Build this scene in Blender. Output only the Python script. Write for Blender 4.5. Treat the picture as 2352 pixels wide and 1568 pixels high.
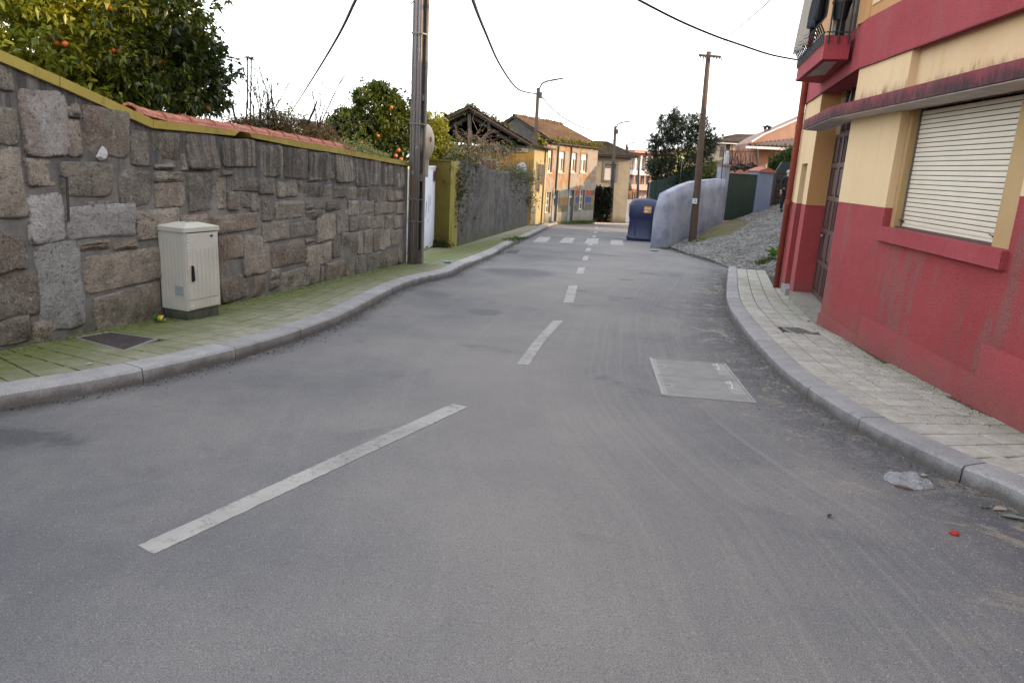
import bpy, math, random
import numpy as np
from mathutils import Vector, Matrix

random.seed(7)
rng = np.random.default_rng(7)
for o in list(bpy.data.objects):
    bpy.data.objects.remove(o, do_unlink=True)
SC = bpy.context.scene
COL = SC.collection
R = math.radians

# ------------------------------------------------------------------ camera
W0, H0, FPX, EYE = 2352.0, 1568.0, 1640.0, 1.6
PITCH, ROLL = R(13.9), R(3.2)
_fw = np.array([0, math.cos(PITCH), -math.sin(PITCH)])
_r0 = np.array([1.0, 0, 0]); _u0 = np.cross(_r0, _fw)
_rt = math.cos(ROLL) * _r0 + math.sin(ROLL) * _u0
_up = math.cos(ROLL) * _u0 - math.sin(ROLL) * _r0
cam = bpy.data.objects.new('camera', bpy.data.cameras.new('camera'))
COL.objects.link(cam)
cam.data.sensor_width = 36.0
cam.data.lens = FPX / W0 * 36.0
cam.data.clip_start, cam.data.clip_end = 0.05, 4000
m = Matrix.Identity(4)
for i in range(3):
    m[i][0], m[i][1], m[i][2] = _rt[i], _up[i], -_fw[i]
m[2][3] = EYE
cam.matrix_world = m
SC.camera = cam

# ------------------------------------------------------------------ sky, sun, exposure
SUN_AZ, SUN_EL = R(108), R(17)
world = bpy.data.worlds.new('World'); SC.world = world; world.use_nodes = True
nt = world.node_tree; nt.nodes.clear()
sky = nt.nodes.new('ShaderNodeTexSky'); sky.sky_type = 'NISHITA'
sky.sun_disc = False; sky.sun_elevation = SUN_EL; sky.sun_rotation = SUN_AZ
sky.altitude = 50; sky.air_density = 1.0; sky.dust_density = 1.6; sky.ozone_density = 1.0
bg = nt.nodes.new('ShaderNodeBackground'); bg.inputs[1].default_value = 0.15
wo = nt.nodes.new('ShaderNodeOutputWorld')
hs_ = nt.nodes.new('ShaderNodeHueSaturation'); hs_.inputs['Saturation'].default_value = 0.42       # the camera's white balance for open shade
wb_ = nt.nodes.new('ShaderNodeMix'); wb_.data_type = 'RGBA'; wb_.blend_type = 'MULTIPLY'; wb_.inputs[0].default_value = 1.0; wb_.inputs[7].default_value = (1.04, 1.0, 0.97, 1)
nt.links.new(sky.outputs[0], hs_.inputs['Color']); nt.links.new(hs_.outputs[0], wb_.inputs[6]); 
veil = nt.nodes.new('ShaderNodeMix'); veil.data_type = 'RGBA'; veil.inputs[0].default_value = 0.62; veil.inputs[7].default_value = (2.62, 2.78, 3.02, 1)   # thin even veil of high cloud
nt.links.new(wb_.outputs[2], veil.inputs[6]); nt.links.new(veil.outputs[2], bg.inputs[0]); nt.links.new(bg.outputs[0], wo.inputs[0])
sun = bpy.data.objects.new('sun', bpy.data.lights.new('sun', 'SUN')); COL.objects.link(sun)
sun.data.energy = 1.6; sun.data.angle = R(0.5); sun.data.color = (1.0, 0.64, 0.33)
_sd = Vector((math.sin(SUN_AZ) * math.cos(SUN_EL), math.cos(SUN_AZ) * math.cos(SUN_EL), math.sin(SUN_EL)))
sun.rotation_euler = _sd.to_track_quat('Z', 'Y').to_euler(); sun.location = (20, -30, 30)
SC.view_settings.view_transform = 'Standard'; SC.view_settings.look = 'None'
SC.view_settings.gamma = 1.0; SC.view_settings.use_curve_mapping = False
SC.view_settings.exposure = 2.54
SC.cycles.use_denoising = True
SC.cycles.max_bounces = 6

# ------------------------------------------------------------------ where things are
SLOPE = -0.045                                   # the street falls away from the camera
def gz(y): return SLOPE * y
def ray(px, py): return _fw + (px - W0 / 2) / FPX * _rt - (py - H0 / 2) / FPX * _up
EYEV = np.array([0, 0, EYE])
def PT(px, py, y):
    r = ray(px, py); return EYEV + r * (y / r[1])
def GR(px, py, dz=0.0):
    r = ray(px, py); t = (dz - EYE) / (r[2] - SLOPE * r[1]); return EYEV + r * t
def PZ(px, py, z):
    r = ray(px, py); return EYEV + r * ((z - EYE) / r[2])

class Frame:
    """a vertical plane: s along it, o outwards, z up"""
    def __init__(self, p, az, side):
        self.p = np.array(p[:2], float); a = R(az)
        self.d = np.array([math.sin(a), math.cos(a)]); self.n = side * np.array([self.d[1], -self.d[0]])
    def pt(self, s, z, o=0.0):
        q = self.p + self.d * s + self.n * o; return (q[0], q[1], z)
    def hit(self, px, py, o=0.0):
        r = ray(px, py); p = self.p + self.n * o
        t = (self.n @ p) / (self.n @ r[:2]); q = EYEV + r * t
        return float((q[:2] - p) @ self.d), float(q[2])

# ------------------------------------------------------------------ meshes
class MB:
    def __init__(self): self.v = []; self.f = []
    def add(self, vs, fs):
        n = len(self.v); self.v.extend([tuple(map(float, v)) for v in vs]); self.f.extend([tuple(i + n for i in f) for f in fs]); return self
    def hexa(self, p):       # 8 corners: 0-3 bottom ring, 4-7 top ring
        return self.add(p, [(3, 2, 1, 0), (4, 5, 6, 7), (0, 1, 5, 4), (1, 2, 6, 5), (2, 3, 7, 6), (3, 0, 4, 7)])
    def box(self, x0, x1, y0, y1, z0, z1):
        return self.hexa([(x0, y0, z0), (x1, y0, z0), (x1, y1, z0), (x0, y1, z0), (x0, y0, z1), (x1, y0, z1), (x1, y1, z1), (x0, y1, z1)])
    def fbox(self, fr, s0, s1, o0, o1, z0, z1, z0b=None, z1b=None):
        a0, a1 = (z0, z0b if z0b is not None else z0), (z1, z1b if z1b is not None else z1)
        return self.hexa([fr.pt(s0, a0[0], o0), fr.pt(s1, a0[1], o0), fr.pt(s1, a0[1], o1), fr.pt(s0, a0[0], o1),
                          fr.pt(s0, a1[0], o0), fr.pt(s1, a1[1], o0), fr.pt(s1, a1[1], o1), fr.pt(s0, a1[0], o1)])
    def bar(self, a, b, w, h=None, up=(0, 0, 1)):
        a, b = Vector(a), Vector(b); h = h or w; d = (b - a).normalized(); u = Vector(up)
        if abs(d.dot(u)) > .98: u = Vector((1, 0, 0))
        x = d.cross(u).normalized() * w / 2; y = x.cross(d).normalized() * h / 2
        return self.hexa([a - x - y, a + x - y, a + x + y, a - x + y, b - x - y, b + x - y, b + x + y, b - x + y])
    def prism(self, poly, vec):      # poly: 3D points, counter-clockwise seen from the tip of vec
        n = len(poly); p = [Vector(q) for q in poly]; v = Vector(vec)
        return self.add([*p, *[q + v for q in p]], [tuple(reversed(range(n))), tuple(range(n, 2 * n))] + [(i, (i + 1) % n, (i + 1) % n + n, i + n) for i in range(n)])
    def tube(self, path, rad, n=8, cap=True):
        P = [Vector(p) for p in path]; k = len(P)
        rs = rad if isinstance(rad, (list, tuple)) else [rad] * k
        vs, fs = [], []; x = None
        for i in range(k):
            d = (P[min(i + 1, k - 1)] - P[max(i - 1, 0)]).normalized()
            if x is None:
                x = d.cross(Vector((0, 0, 1)) if abs(d.z) < .9 else Vector((1, 0, 0))).normalized()
            x = (x - d * x.dot(d)).normalized(); y = d.cross(x)
            vs += [P[i] + (x * math.cos(t) + y * math.sin(t)) * rs[i] for t in (2 * math.pi * j / n for j in range(n))]
        for i in range(k - 1):
            fs += [(i * n + j, i * n + (j + 1) % n, (i + 1) * n + (j + 1) % n, (i + 1) * n + j) for j in range(n)]
        if cap: fs += [tuple(reversed(range(n))), tuple(range((k - 1) * n, k * n))]
        return self.add(vs, fs)
    def lathe(self, c, prof, n=16, axis=(0, 0, 1)):
        a = Vector(axis).normalized(); c = Vector(c)
        x = a.cross(Vector((0, 0, 1)) if abs(a.z) < .9 else Vector((1, 0, 0))).normalized(); y = a.cross(x)
        vs = [c + a * h + (x * math.cos(2 * math.pi * j / n) + y * math.sin(2 * math.pi * j / n)) * r for r, h in prof for j in range(n)]
        k = len(prof)
        fs = [(i * n + j, i * n + (j + 1) % n, (i + 1) * n + (j + 1) % n, (i + 1) * n + j) for i in range(k - 1) for j in range(n)]
        fs += [tuple(reversed(range(n))), tuple(range((k - 1) * n, k * n))]
        return self.add(vs, fs)
    def ball(self, c, r, n=10, m_=7, sc=(1, 1, 1)):
        c = Vector(c); vs = []
        for i in range(m_ + 1):
            t = math.pi * i / m_
            vs += [(c.x + r * sc[0] * math.sin(t) * math.cos(2 * math.pi * j / n), c.y + r * sc[1] * math.sin(t) * math.sin(2 * math.pi * j / n), c.z + r * sc[2] * math.cos(t)) for j in range(n)]
        return self.add(vs, [(i * n + j, (i + 1) * n + j, (i + 1) * n + (j + 1) % n, i * n + (j + 1) % n) for i in range(m_) for j in range(n)])

BASE = {}
def tag(o, label=None, cat=None, group=None, kind=None):
    if label: o['label'] = label
    if cat: o['category'] = cat
    if group: o['group'] = group
    if kind: o['kind'] = kind
    return o
def link(o, parent=None):
    COL.objects.link(o)
    if parent: o.parent = parent
    return o
def empty(name, loc, label, cat, group=None):
    o = bpy.data.objects.new(name, None); o.location = loc; o.empty_display_size = .2
    link(o); BASE[o.name] = Vector(loc); return tag(o, label, cat, group)
def mesh_from(name, v, f, mat, smooth=False):
    me = bpy.data.meshes.new(name); me.from_pydata(v, [], f); me.update()
    if mat:
        for q in (mat if isinstance(mat, (list, tuple)) else [mat]): me.materials.append(q)
    if smooth: me.shade_smooth()
    return me
def mk(name, mb, mat, parent=None, label=None, cat=None, group=None, kind=None, smooth=False, base=None):
    """ONE mesh object; its points are given in world space"""
    v = mb.v
    if parent: b = BASE[parent.name]
    elif base is not None: b = Vector(base)
    elif kind == 'structure': b = Vector((0, 0, 0))
    else:
        a = np.array(v); b = Vector((*((a.min(0) + a.max(0)) / 2)[:2], a.min(0)[2]))
    me = mesh_from(name, [(x - b.x, y - b.y, z - b.z) for x, y, z in v], mb.f, mat, smooth)
    o = bpy.data.objects.new(name, me)
    if not parent: o.location = b
    link(o, parent); BASE[o.name] = b
    return tag(o, label, cat, group, kind)
def inst(name, me, loc, rot, parent, scale=None):
    """a piece sharing its mesh"""
    o = bpy.data.objects.new(name, me); b = BASE[parent.name]
    o.location = Vector(loc) - b
    if isinstance(rot, Matrix): o.rotation_euler = rot.to_euler()
    else: o.rotation_euler = rot
    if scale: o.scale = scale
    BASE[o.name] = b
    return link(o, parent)
def mk_text(txt, size, mat, parent, origin, ux, uy, depth=.001, name='lettering', shear=0):
    cu = bpy.data.curves.new(name, 'FONT'); cu.body = txt; cu.size = size; cu.extrude = depth
    cu.align_x = 'CENTER'; cu.align_y = 'CENTER'; cu.resolution_u = 2
    to = bpy.data.objects.new('tmp', cu); COL.objects.link(to)
    dg = bpy.context.evaluated_depsgraph_get(); me = bpy.data.meshes.new_from_object(to.evaluated_get(dg))
    bpy.data.objects.remove(to, do_unlink=True)
    ux, uy = Vector(ux).normalized(), Vector(uy).normalized(); uz = ux.cross(uy)
    b = BASE[parent.name]; o0 = Vector(origin) - b
    for q in me.vertices: q.co = o0 + ux * q.co.x + uy * q.co.y + uz * q.co.z
    me.name = name; me.materials.clear(); me.materials.append(mat)
    o = bpy.data.objects.new(name, me); BASE[o.name] = b
    return link(o, parent)
def arr_mesh(name, V, F, mat, parent=None, base=None, smooth=False, **kw):
    """large mesh from numpy arrays (quads or triangles)"""
    V = np.asarray(V, np.float64); F = np.asarray(F)
    if parent: b = np.array(BASE[parent.name])
    elif base is not None: b = np.array(base, float)
    elif kw.get('kind') == 'structure': b = np.zeros(3)
    else: b = np.array([*((V.min(0) + V.max(0)) / 2)[:2], V.min(0)[2]])
    me = bpy.data.meshes.new(name); k = F.shape[1]
    me.vertices.add(len(V)); me.vertices.foreach_set('co', (V - b).astype(np.float32).ravel())
    me.loops.add(F.size); me.loops.foreach_set('vertex_index', F.astype(np.int32).ravel())
    me.polygons.add(len(F)); me.polygons.foreach_set('loop_start', np.arange(0, F.size, k, dtype=np.int32))
    me.polygons.foreach_set('loop_total', np.full(len(F), k, np.int32))
    me.update(calc_edges=True); me.validate()
    me.materials.append(mat)
    if smooth: me.shade_smooth()
    o = bpy.data.objects.new(name, me)
    if not parent: o.location = b
    link(o, parent); BASE[o.name] = Vector(b)
    return tag(o, kw.get('label'), kw.get('cat'), kw.get('group'), kw.get('kind'))

def explode(o, name=None):
    """each loose piece of a mesh becomes an object of its own under the same parent"""
    me = o.data; n = len(me.vertices); lab = list(range(n))
    def find(a):
        while lab[a] != a: lab[a] = lab[lab[a]]; a = lab[a]
        return a
    for e in me.edges:
        a, b = find(e.vertices[0]), find(e.vertices[1])
        if a != b: lab[a] = b
    isl = {}
    for p in me.polygons: isl.setdefault(find(p.vertices[0]), []).append(tuple(p.vertices))
    co = [tuple(v.co) for v in me.vertices]; sm = any(p.use_smooth for p in me.polygons); nm = name or o.name.split('.')[0]
    for fs in isl.values():
        ids = sorted({i for f in fs for i in f}); mp = {i: k for k, i in enumerate(ids)}
        m2 = mesh_from(nm, [co[i] for i in ids], [tuple(mp[i] for i in f) for f in fs], me.materials[0], sm)
        c = bpy.data.objects.new(nm, m2); c.location = o.location; BASE[c.name] = BASE[o.name]; link(c, o.parent)
    bpy.data.objects.remove(o, do_unlink=True)

# ------------------------------------------------------------------ materials
def lin(c):
    c /= 255.0; return c / 12.92 if c <= .04045 else ((c + .055) / 1.055) ** 2.4
def A(r, g, b, k=.55): return (lin(r) * k, lin(g) * k, lin(b) * k, 1.0)
class N:
    def __init__(self, name, rough=.85, metal=0.0):
        self.m = bpy.data.materials.new(name); self.m.use_nodes = True; self.t = self.m.node_tree; self.t.nodes.clear()
        self.b = self.t.nodes.new('ShaderNodeBsdfPrincipled'); self.o = self.t.nodes.new('ShaderNodeOutputMaterial')
        self.t.links.new(self.b.outputs[0], self.o.inputs[0])
        self.b.inputs['Roughness'].default_value = rough; self.b.inputs['Metallic'].default_value = metal
        self._geo = None
    def n(self, ty): return self.t.nodes.new('ShaderNode' + ty)
    def set(self, sock, v):
        if isinstance(v, bpy.types.NodeSocket): self.t.links.new(v, sock)
        else: sock.default_value = v
    def pos(self):
        if not self._geo: self._geo = self.n('NewGeometry')
        return self._geo.outputs['Position']
    def objc(self): return self.n('TexCoord').outputs['Object']
    def rnd(self): return self.n('ObjectInfo').outputs['Random']
    def attr(self, name):
        a = self.n('Attribute'); a.attribute_name = name; return a.outputs['Fac']
    def mapv(self, v, sc): 
        q = self.n('Mapping'); self.set(q.inputs['Vector'], v); q.inputs['Scale'].default_value = sc; return q.outputs[0]
    def noise(self, v, s, det=4, ro=.55, dist=0.0):
        q = self.n('TexNoise'); self.set(q.inputs['Vector'], v); q.inputs['Scale'].default_value = s
        q.inputs['Detail'].default_value = det; q.inputs['Roughness'].default_value = ro; q.inputs['Distortion'].default_value = dist
        return q.outputs[0]
    def vor(self, v, s, feat='F1', out=0):
        q = self.n('TexVoronoi'); q.feature = feat; self.set(q.inputs['Vector'], v); q.inputs['Scale'].default_value = s; return q.outputs[out]
    def math(self, op, a, b=0.0, clamp=False):
        q = self.n('Math'); q.operation = op; q.use_clamp = clamp; self.set(q.inputs[0], a); self.set(q.inputs[1], b); return q.outputs[0]
    def step(self, v, lo, hi, a=0.0, b=1.0):
        q = self.n('MapRange'); q.interpolation_type = 'SMOOTHSTEP'; self.set(q.inputs[0], v)
        q.inputs[1].default_value, q.inputs[2].default_value, q.inputs[3].default_value, q.inputs[4].default_value = lo, hi, a, b
        return q.outputs[0]
    def mix(self, f, a, b, mode='MIX'):
        q = self.n('Mix'); q.data_type = 'RGBA'; q.blend_type = mode; self.set(q.inputs[0], f); self.set(q.inputs[6], a); self.set(q.inputs[7], b); return q.outputs[2]
    def sep(self, v):
        q = self.n('SeparateXYZ'); self.set(q.inputs[0], v); return q.outputs
    def hsv(self, c, h=.5, s=1.0, v=1.0):
        q = self.n('HueSaturation'); self.set(q.inputs['Color'], c); self.set(q.inputs['Hue'], h); self.set(q.inputs['Saturation'], s); self.set(q.inputs['Value'], v); return q.outputs[0]
    def bump(self, h, st=.3, d=.01):
        q = self.n('Bump'); self.set(q.inputs['Height'], h); q.inputs['Strength'].default_value = st; q.inputs['Distance'].default_value = d
        if self.b.inputs['Normal'].is_linked: self.t.links.new(self.b.inputs['Normal'].links[0].from_socket, q.inputs['Normal'])
        self.t.links.new(q.outputs[0], self.b.inputs['Normal']); return self
    def col(self, c): self.set(self.b.inputs['Base Color'], c); return self
    def rough(self, c): self.set(self.b.inputs['Roughness'], c); return self

def plain(name, c, rough=.8, var=.25, scale=6, metal=0.0, bump=.15, bs=60, rnd=0.0):
    q = N(name, rough, metal); p = q.pos()
    k = q.noise(p, scale, 5, .6); v = q.step(k, .25, .75, 1 - var, 1 + var * .6)
    if rnd: v = q.math('MULTIPLY', v, q.step(q.rnd(), 0, 1, 1 - rnd, 1 + rnd))
    q.col(q.hsv(c, .5, 1.0, v)); q.bump(q.noise(p, bs, 3), bump, .004)
    return q.m

def mat_asphalt():
    q = N('asphalt', .92); p = q.pos(); u, v, _ = q.sep(q.n('UVMap').outputs[0]); x, y, z = q.sep(p)
    fine = q.noise(p, 190, 3, .7); agg = q.vor(p, 150); big = q.noise(p, .55, 5, .62); mid = q.noise(p, 2.6, 6, .65)
    c = q.mix(q.step(big, .3, .72), A(108, 107, 109, .62), A(134, 130, 126, .62))
    c = q.mix(q.step(mid, .35, .8, 0, .4), c, A(128, 122, 120, .6))
    # wheel-polished lanes: paler, streaked along the street
    cv = q.n('CombineXYZ'); q.set(cv.inputs[0], q.math('MULTIPLY', u, 5.5)); q.set(cv.inputs[1], q.math('MULTIPLY', v, .33))
    st = q.noise(cv.outputs[0], 1.0, 6, .68, .4)
    c = q.mix(q.step(st, .45, .78, 0, .34), c, A(146, 141, 136, .62))
    cv2 = q.n('CombineXYZ'); q.set(cv2.inputs[0], q.math('MULTIPLY', q.math('ADD', u, q.math('MULTIPLY', q.noise(p, .35, 1), .22)), 24)); q.set(cv2.inputs[1], q.math('MULTIPLY', v, .16))
    s2 = q.noise(cv2.outputs[0], 1.0, 7, .72, .3); m2 = q.math('MULTIPLY', q.step(u, 3.2, 1.6), q.step(u, .15, .7))
    c = q.mix(q.math('MULTIPLY', m2, q.step(s2, .5, .72, 0, .36)), c, A(160, 153, 145, .64)); c = q.mix(q.math('MULTIPLY', m2, q.step(s2, .5, .3, 0, .32)), c, A(92, 92, 96, .6))
    c = q.mix(q.math('MULTIPLY', q.step(q.math('ABSOLUTE', q.math('SUBTRACT', u, 2.6)), 1.5, .2), .3), c, A(146, 138, 130, .62))
    # left lane side darker, worn
    c = q.mix(q.math('MULTIPLY', q.step(u, 3.4, 5.0), q.step(big, .25, .6, .8, .25)), c, A(90, 90, 94, .6))
    # dark damp blotches
    damp = q.math('MULTIPLY', q.step(q.noise(p, .9, 4, .6, .6), .60, .72), .4)
    c = q.mix(damp, c, A(78, 78, 86, .6))
    # gutter by the right kerb: darker and rough, with sandy drifts
    gut = q.step(u, .95, .12)
    gn = q.noise(p, 4.5, 6, .72, .8)
    c = q.mix(q.math('MULTIPLY', gut, q.step(gn, .36, .56, .35, .95)), c, A(80, 79, 84, .6))
    sand = q.math('MULTIPLY', q.step(q.noise(p, 2.1, 6, .72, 1.2), .53, .62), q.step(u, 1.5, .25))
    c = q.mix(q.math('MULTIPLY', sand, .62), c, A(165, 152, 134, .62))
    chip = q.math('MULTIPLY', q.step(q.vor(p, 70), .34, .2), q.step(q.noise(p, 30, 2), .5, .6))
    c = q.mix(q.math('MULTIPLY', chip, q.step(u, 2.2, .3, .12, .75)), c, A(172, 168, 162, .7))
    # dirt along the left kerb
    gl = q.step(q.attr('kerb_left'), .28, .02)
    c = q.mix(q.math('MULTIPLY', gl, q.step(gn, .3, .6, .5, 1)), c, A(56, 52, 50, .6))
    # a reinstated trench across the street, oily and damp spots, a scuffed hole
    sm = q.step(q.math('ABSOLUTE', q.math('ADD', q.math('SUBTRACT', y, 20.6), q.math('MULTIPLY', q.math('SUBTRACT', q.noise(p, .8, 3), .5), .5))), .09, .03)
    c = q.mix(q.math('MULTIPLY', sm, .55), c, A(84, 84, 88, .6))
    for cx, cy, rx, ry, am in ((-3.25, 4.05, .75, .22, .75), (.1, 15.8, .9, 1.0, .5), (-1.3, 11.4, .35, .5, .4), (3.2, 17.2, .3, .25, .45), (-.4, 9.9, .3, .35, .4), (2.4, 15.4, .25, .2, .45), (1.2, 13.0, .2, .2, .4), (2.9, 22.5, .8, .4, .4), (1.6, 20.2, .9, .25, .4)):
        e = q.math('ADD', q.math('POWER', q.math('DIVIDE', q.math('SUBTRACT', x, cx), rx), 2.0), q.math('POWER', q.math('DIVIDE', q.math('SUBTRACT', y, cy), ry), 2.0))
        e = q.math('ADD', e, q.math('MULTIPLY', q.math('SUBTRACT', gn, .5), 2.4))
        c = q.mix(q.math('MULTIPLY', q.step(e, 1.0, .35), am), c, A(72, 72, 77, .6))
    # cracks
    ck = q.math('MULTIPLY', q.step(q.vor(q.mapv(p, (.16, .3, 1)), 1.0, 'DISTANCE_TO_EDGE'), .008, .002), q.step(q.noise(p, .5, 2), .5, .62))
    c = q.mix(q.math('MULTIPLY', ck, .0), c, A(60, 60, 64, .6))
    fl = q.math('MULTIPLY', q.step(q.vor(p, 95), .26, .12), q.step(q.noise(p, 41, 2), .52, .6)); c = q.mix(q.math('MULTIPLY', fl, .5), c, A(186, 182, 176, .66))
    sp = q.math('MULTIPLY', q.step(fine, .25, .75, .52, 1.48), q.step(agg, 0, .6, .78, 1.15))
    q.col(q.hsv(c, .5, 1.0, sp)); q.bump(fine, .5, .006).bump(agg, .35, .004)
    return q.m

def mat_tile(name, line, moss_w, moss_amt, base):
    """paving tiles; moss grows towards the wall whose foot is x = line[0]*y + line[1]"""
    q = N(name, .92); p = q.pos(); x, y, z = q.sep(p)
    n1 = q.noise(p, 7, 6, .68); fine = q.noise(p, 130, 3, .7)
    c = q.mix(q.step(n1, .3, .75), base[0], base[1])
    c = q.hsv(c, .5, 1.0, q.step(q.rnd(), 0, 1, .92, 1.08))
    d = q.math('ABSOLUTE', q.math('SUBTRACT', x, q.math('ADD', q.math('MULTIPLY', y, line[0]), line[1])))
    mo = q.step(q.math('ADD', d, q.math('MULTIPLY', q.math('SUBTRACT', q.noise(p, 2.2, 5, .7), .5), 1.5)), moss_w, .05)
    c = q.mix(q.math('MULTIPLY', mo, q.math('MULTIPLY', q.step(q.noise(p, 14, 4, .7), .25, .65, .62, 1), moss_amt)), c, A(98, 110, 16, .5))
    q.col(q.hsv(c, .5, 1.0, q.step(fine, .2, .8, .75, 1.25))); q.bump(fine, .4, .004).bump(n1, .2, .006)
    return q.m

def mat_granite(name, c1, c2, spec=1.0, streak=False, moss=False):
    q = N(name, .9); p = q.pos(); x, y, z = q.sep(p)
    r = q.rnd(); big = q.noise(p, 5, 6, .7); fine = q.noise(p, 75, 4, .75); mid = q.noise(p, 22, 4, .7)
    c = q.mix(q.step(big, .3, .7), c1, c2)
    rr = q.math('FRACT', q.math('MULTIPLY', r, 7.31)); r2 = q.math('FRACT', q.math('MULTIPLY', r, 13.7))
    c = q.mix(q.math('MULTIPLY', q.step(rr, .45, .95), q.step(q.noise(p, 3.2, 4), .35, .6, .15, .6)), c, A(142, 106, 74, .42))
    c = q.hsv(c, .5, 1.0, q.step(r2, 0, 1, .66, 1.32))
    c = q.mix(q.math('MULTIPLY', q.step(mid, .52, .66), .5 * spec), c, A(172, 166, 160, .5)); c = q.mix(q.math('MULTIPLY', q.step(mid, .45, .32), .6), c, A(52, 49, 47, .5))
    c = q.mix(q.math('MULTIPLY', q.step(fine, .52, .68), .62 * spec), c, A(200, 195, 190, .5))
    c = q.mix(q.math('MULTIPLY', q.step(fine, .45, .3), .75), c, A(36, 34, 34, .5))
    lich = q.math('MULTIPLY', q.step(q.noise(p, 16, 3, .6, .5), .59, .68), q.step(mid, .4, .55))
    c = q.mix(q.math('MULTIPLY', lich, .7), c, A(205, 204, 196, .55))
    # black weathering runs down from the coping
    st = q.noise(q.mapv(p, (9, 9, .55)), 1.0, 5, .7)
    top = q.step(q.math('ADD', z, q.math('MULTIPLY', y, .053)), 1.15, 2.05)
    c = q.mix(q.math('MULTIPLY', q.math('MULTIPLY', top, q.step(y, 6.6, 9.0, .12, 1.0)), q.step(st, .38, .6, .15, .78)), c, A(46, 44, 42, .5))
    if moss:
        lo = q.step(q.math('SUBTRACT', z, q.math('ADD', q.math('MULTIPLY', y, SLOPE), .12)), .38, .0)
        c = q.mix(q.math('MULTIPLY', lo, q.step(q.noise(p, 6, 4, .7), .4, .62, 0, .6)), c, A(66, 76, 34, .45))
    e = q.math('ADD', q.attr('edge'), q.math('MULTIPLY', q.math('SUBTRACT', q.noise(p, 13, 6, .72, .4), .5), 2.3))
    mm = q.mix(q.step(q.noise(p, 3, 5, .7), .3, .7), A(108, 104, 100, .56), A(148, 142, 135, .58))
    mm = q.mix(q.math('MULTIPLY', top, q.step(st, .35, .6, .1, .7)), mm, A(56, 54, 53, .5))
    c = q.mix(q.step(e, 1.0, 1.14, 0, .85), c, mm)
    q.col(c); q.bump(fine, .9, .016).bump(mid, .9, .05).bump(big, .6, .06)
    return q.m

def mat_render(name, c1, c2, stain=(40, 38, 36), streak=.5, srange=(.52, .78), zref=None, pebble=0.0, lo=None, peel=None, scale=1.4):
    """painted or rendered wall with blotches, rain streaks and, if pebble, a rough-cast relief"""
    q = N(name, .9); p = q.pos(); x, y, z = q.sep(p)
    c = q.mix(q.step(q.noise(p, scale, 6, .65), .3, .72), c1, c2)
    sn = q.noise(q.mapv(p, (5, 5, .35)), 1.0, 6, .72)
    if streak: c = q.mix(q.step(sn, srange[0], srange[1], 0, streak), c, A(*stain, .55))
    if peel: 
        pk = q.step(q.noise(p, peel[1], 6, .68, .6), peel[2], peel[2] + .02)
        c = q.mix(pk, c, peel[0])
    if zref:      # growth or dirt climbing from a ledge: zref = (z0, height, colour)
        h = q.math('ADD', q.math('SUBTRACT', z, zref[0]), q.math('MULTIPLY', q.math('SUBTRACT', q.noise(q.mapv(p, (4, 4, 1.2)), 1.6, 6, .75), .5), zref[1] * 1.7))
        c = q.mix(q.math('MULTIPLY', q.step(h, zref[1] * .75, -.02), q.step(q.noise(q.mapv(p, (30, 30, 6)), 1, 4, .7), .3, .6, .35, .96)), c, A(*zref[2], .5))
    if lo:        # green foot
        h = q.math('SUBTRACT', z, q.math('MULTIPLY', y, SLOPE))
        c = q.mix(q.math('MULTIPLY', q.step(q.math('ADD', h, q.math('MULTIPLY', q.noise(p, 3, 5, .7), -.5)), lo[0], -.3), lo[1]), c, A(*lo[2], .5))
    fine = q.noise(p, 160, 2, .6); vv = q.step(fine, .2, .8, .9, 1.1)
    if pebble:      # thrown render: dirt in the pits, big drab rain patches
        pk_ = q.noise(p, 70, 5, .65); b1 = q.noise(q.mapv(p, (1.7, 1.7, .5)), 1.0, 5, .7, .3); b2 = q.noise(q.mapv(p, (6, 6, .5)), 1.0, 5, .7)
        c = q.mix(q.math('MULTIPLY', q.step(q.math('ADD', b1, q.math('MULTIPLY', q.math('SUBTRACT', b2, .5), .45)), .52, .66), q.step(pk_, .3, .6, .25 * max(.3, (pebble - .4) / .6), .68 * max(.3, (pebble - .4) / .6))), c, A(150, 112, 103, .64))
        c = q.mix(q.step(q.noise(p, .8, 4, .6), .45, .7, 0, .3), c, A(160, 50, 57, .66))
        vv = q.math('MULTIPLY', vv, q.step(pk_, .32, .62, .82, 1.16))
        q.bump(pk_, pebble, .026).bump(fine, .2, .003)
    q.col(q.hsv(c, .5, 1.0, vv))
    if not pebble:
        q.bump(q.noise(p, 11, 5, .6), .12, .02).bump(fine, .12, .003)
    return q.m

def mat_leaf(name, c1, c2, c3, trans=.35, rough=.45, k=.5):
    q = N(name, rough); p = q.objc()
    f = q.noise(p, 1.5, 3, .6); g = q.noise(p, 26, 2, .6)
    c = q.mix(q.step(f, .35, .65), A(*c1, k), A(*c2, k)); c = q.mix(q.step(g, .55, .75, 0, .8), c, A(*c3, k))
    q.col(c)
    t = q.n('BsdfTranslucent'); q.set(t.inputs[0], q.hsv(c, .49, 1.05, 1.25))
    ms = q.n('MixShader'); ms.inputs[0].default_value = trans
    q.t.links.new(q.b.outputs[0], ms.inputs[1]); q.t.links.new(t.outputs[0], ms.inputs[2]); q.t.links.new(ms.outputs[0], q.o.inputs[0])
    return q.m

def mat_roof(name, c1, c2, moss=.4, mossc=(86, 92, 40)):
    q = N(name, .9); p = q.pos()
    c = q.mix(q.step(q.noise(p, 5, 6, .7), .3, .7), c1, c2)
    c = q.mix(q.math('MULTIPLY', q.step(q.noise(p, 1.3, 6, .7), .45, .65), moss), c, A(*mossc, .5))
    q.col(q.hsv(c, .5, 1.0, q.step(q.noise(p, 30, 3), .2, .8, .6, 1.3))); q.bump(q.noise(p, 20, 4), .5, .03)
    return q.m

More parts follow.
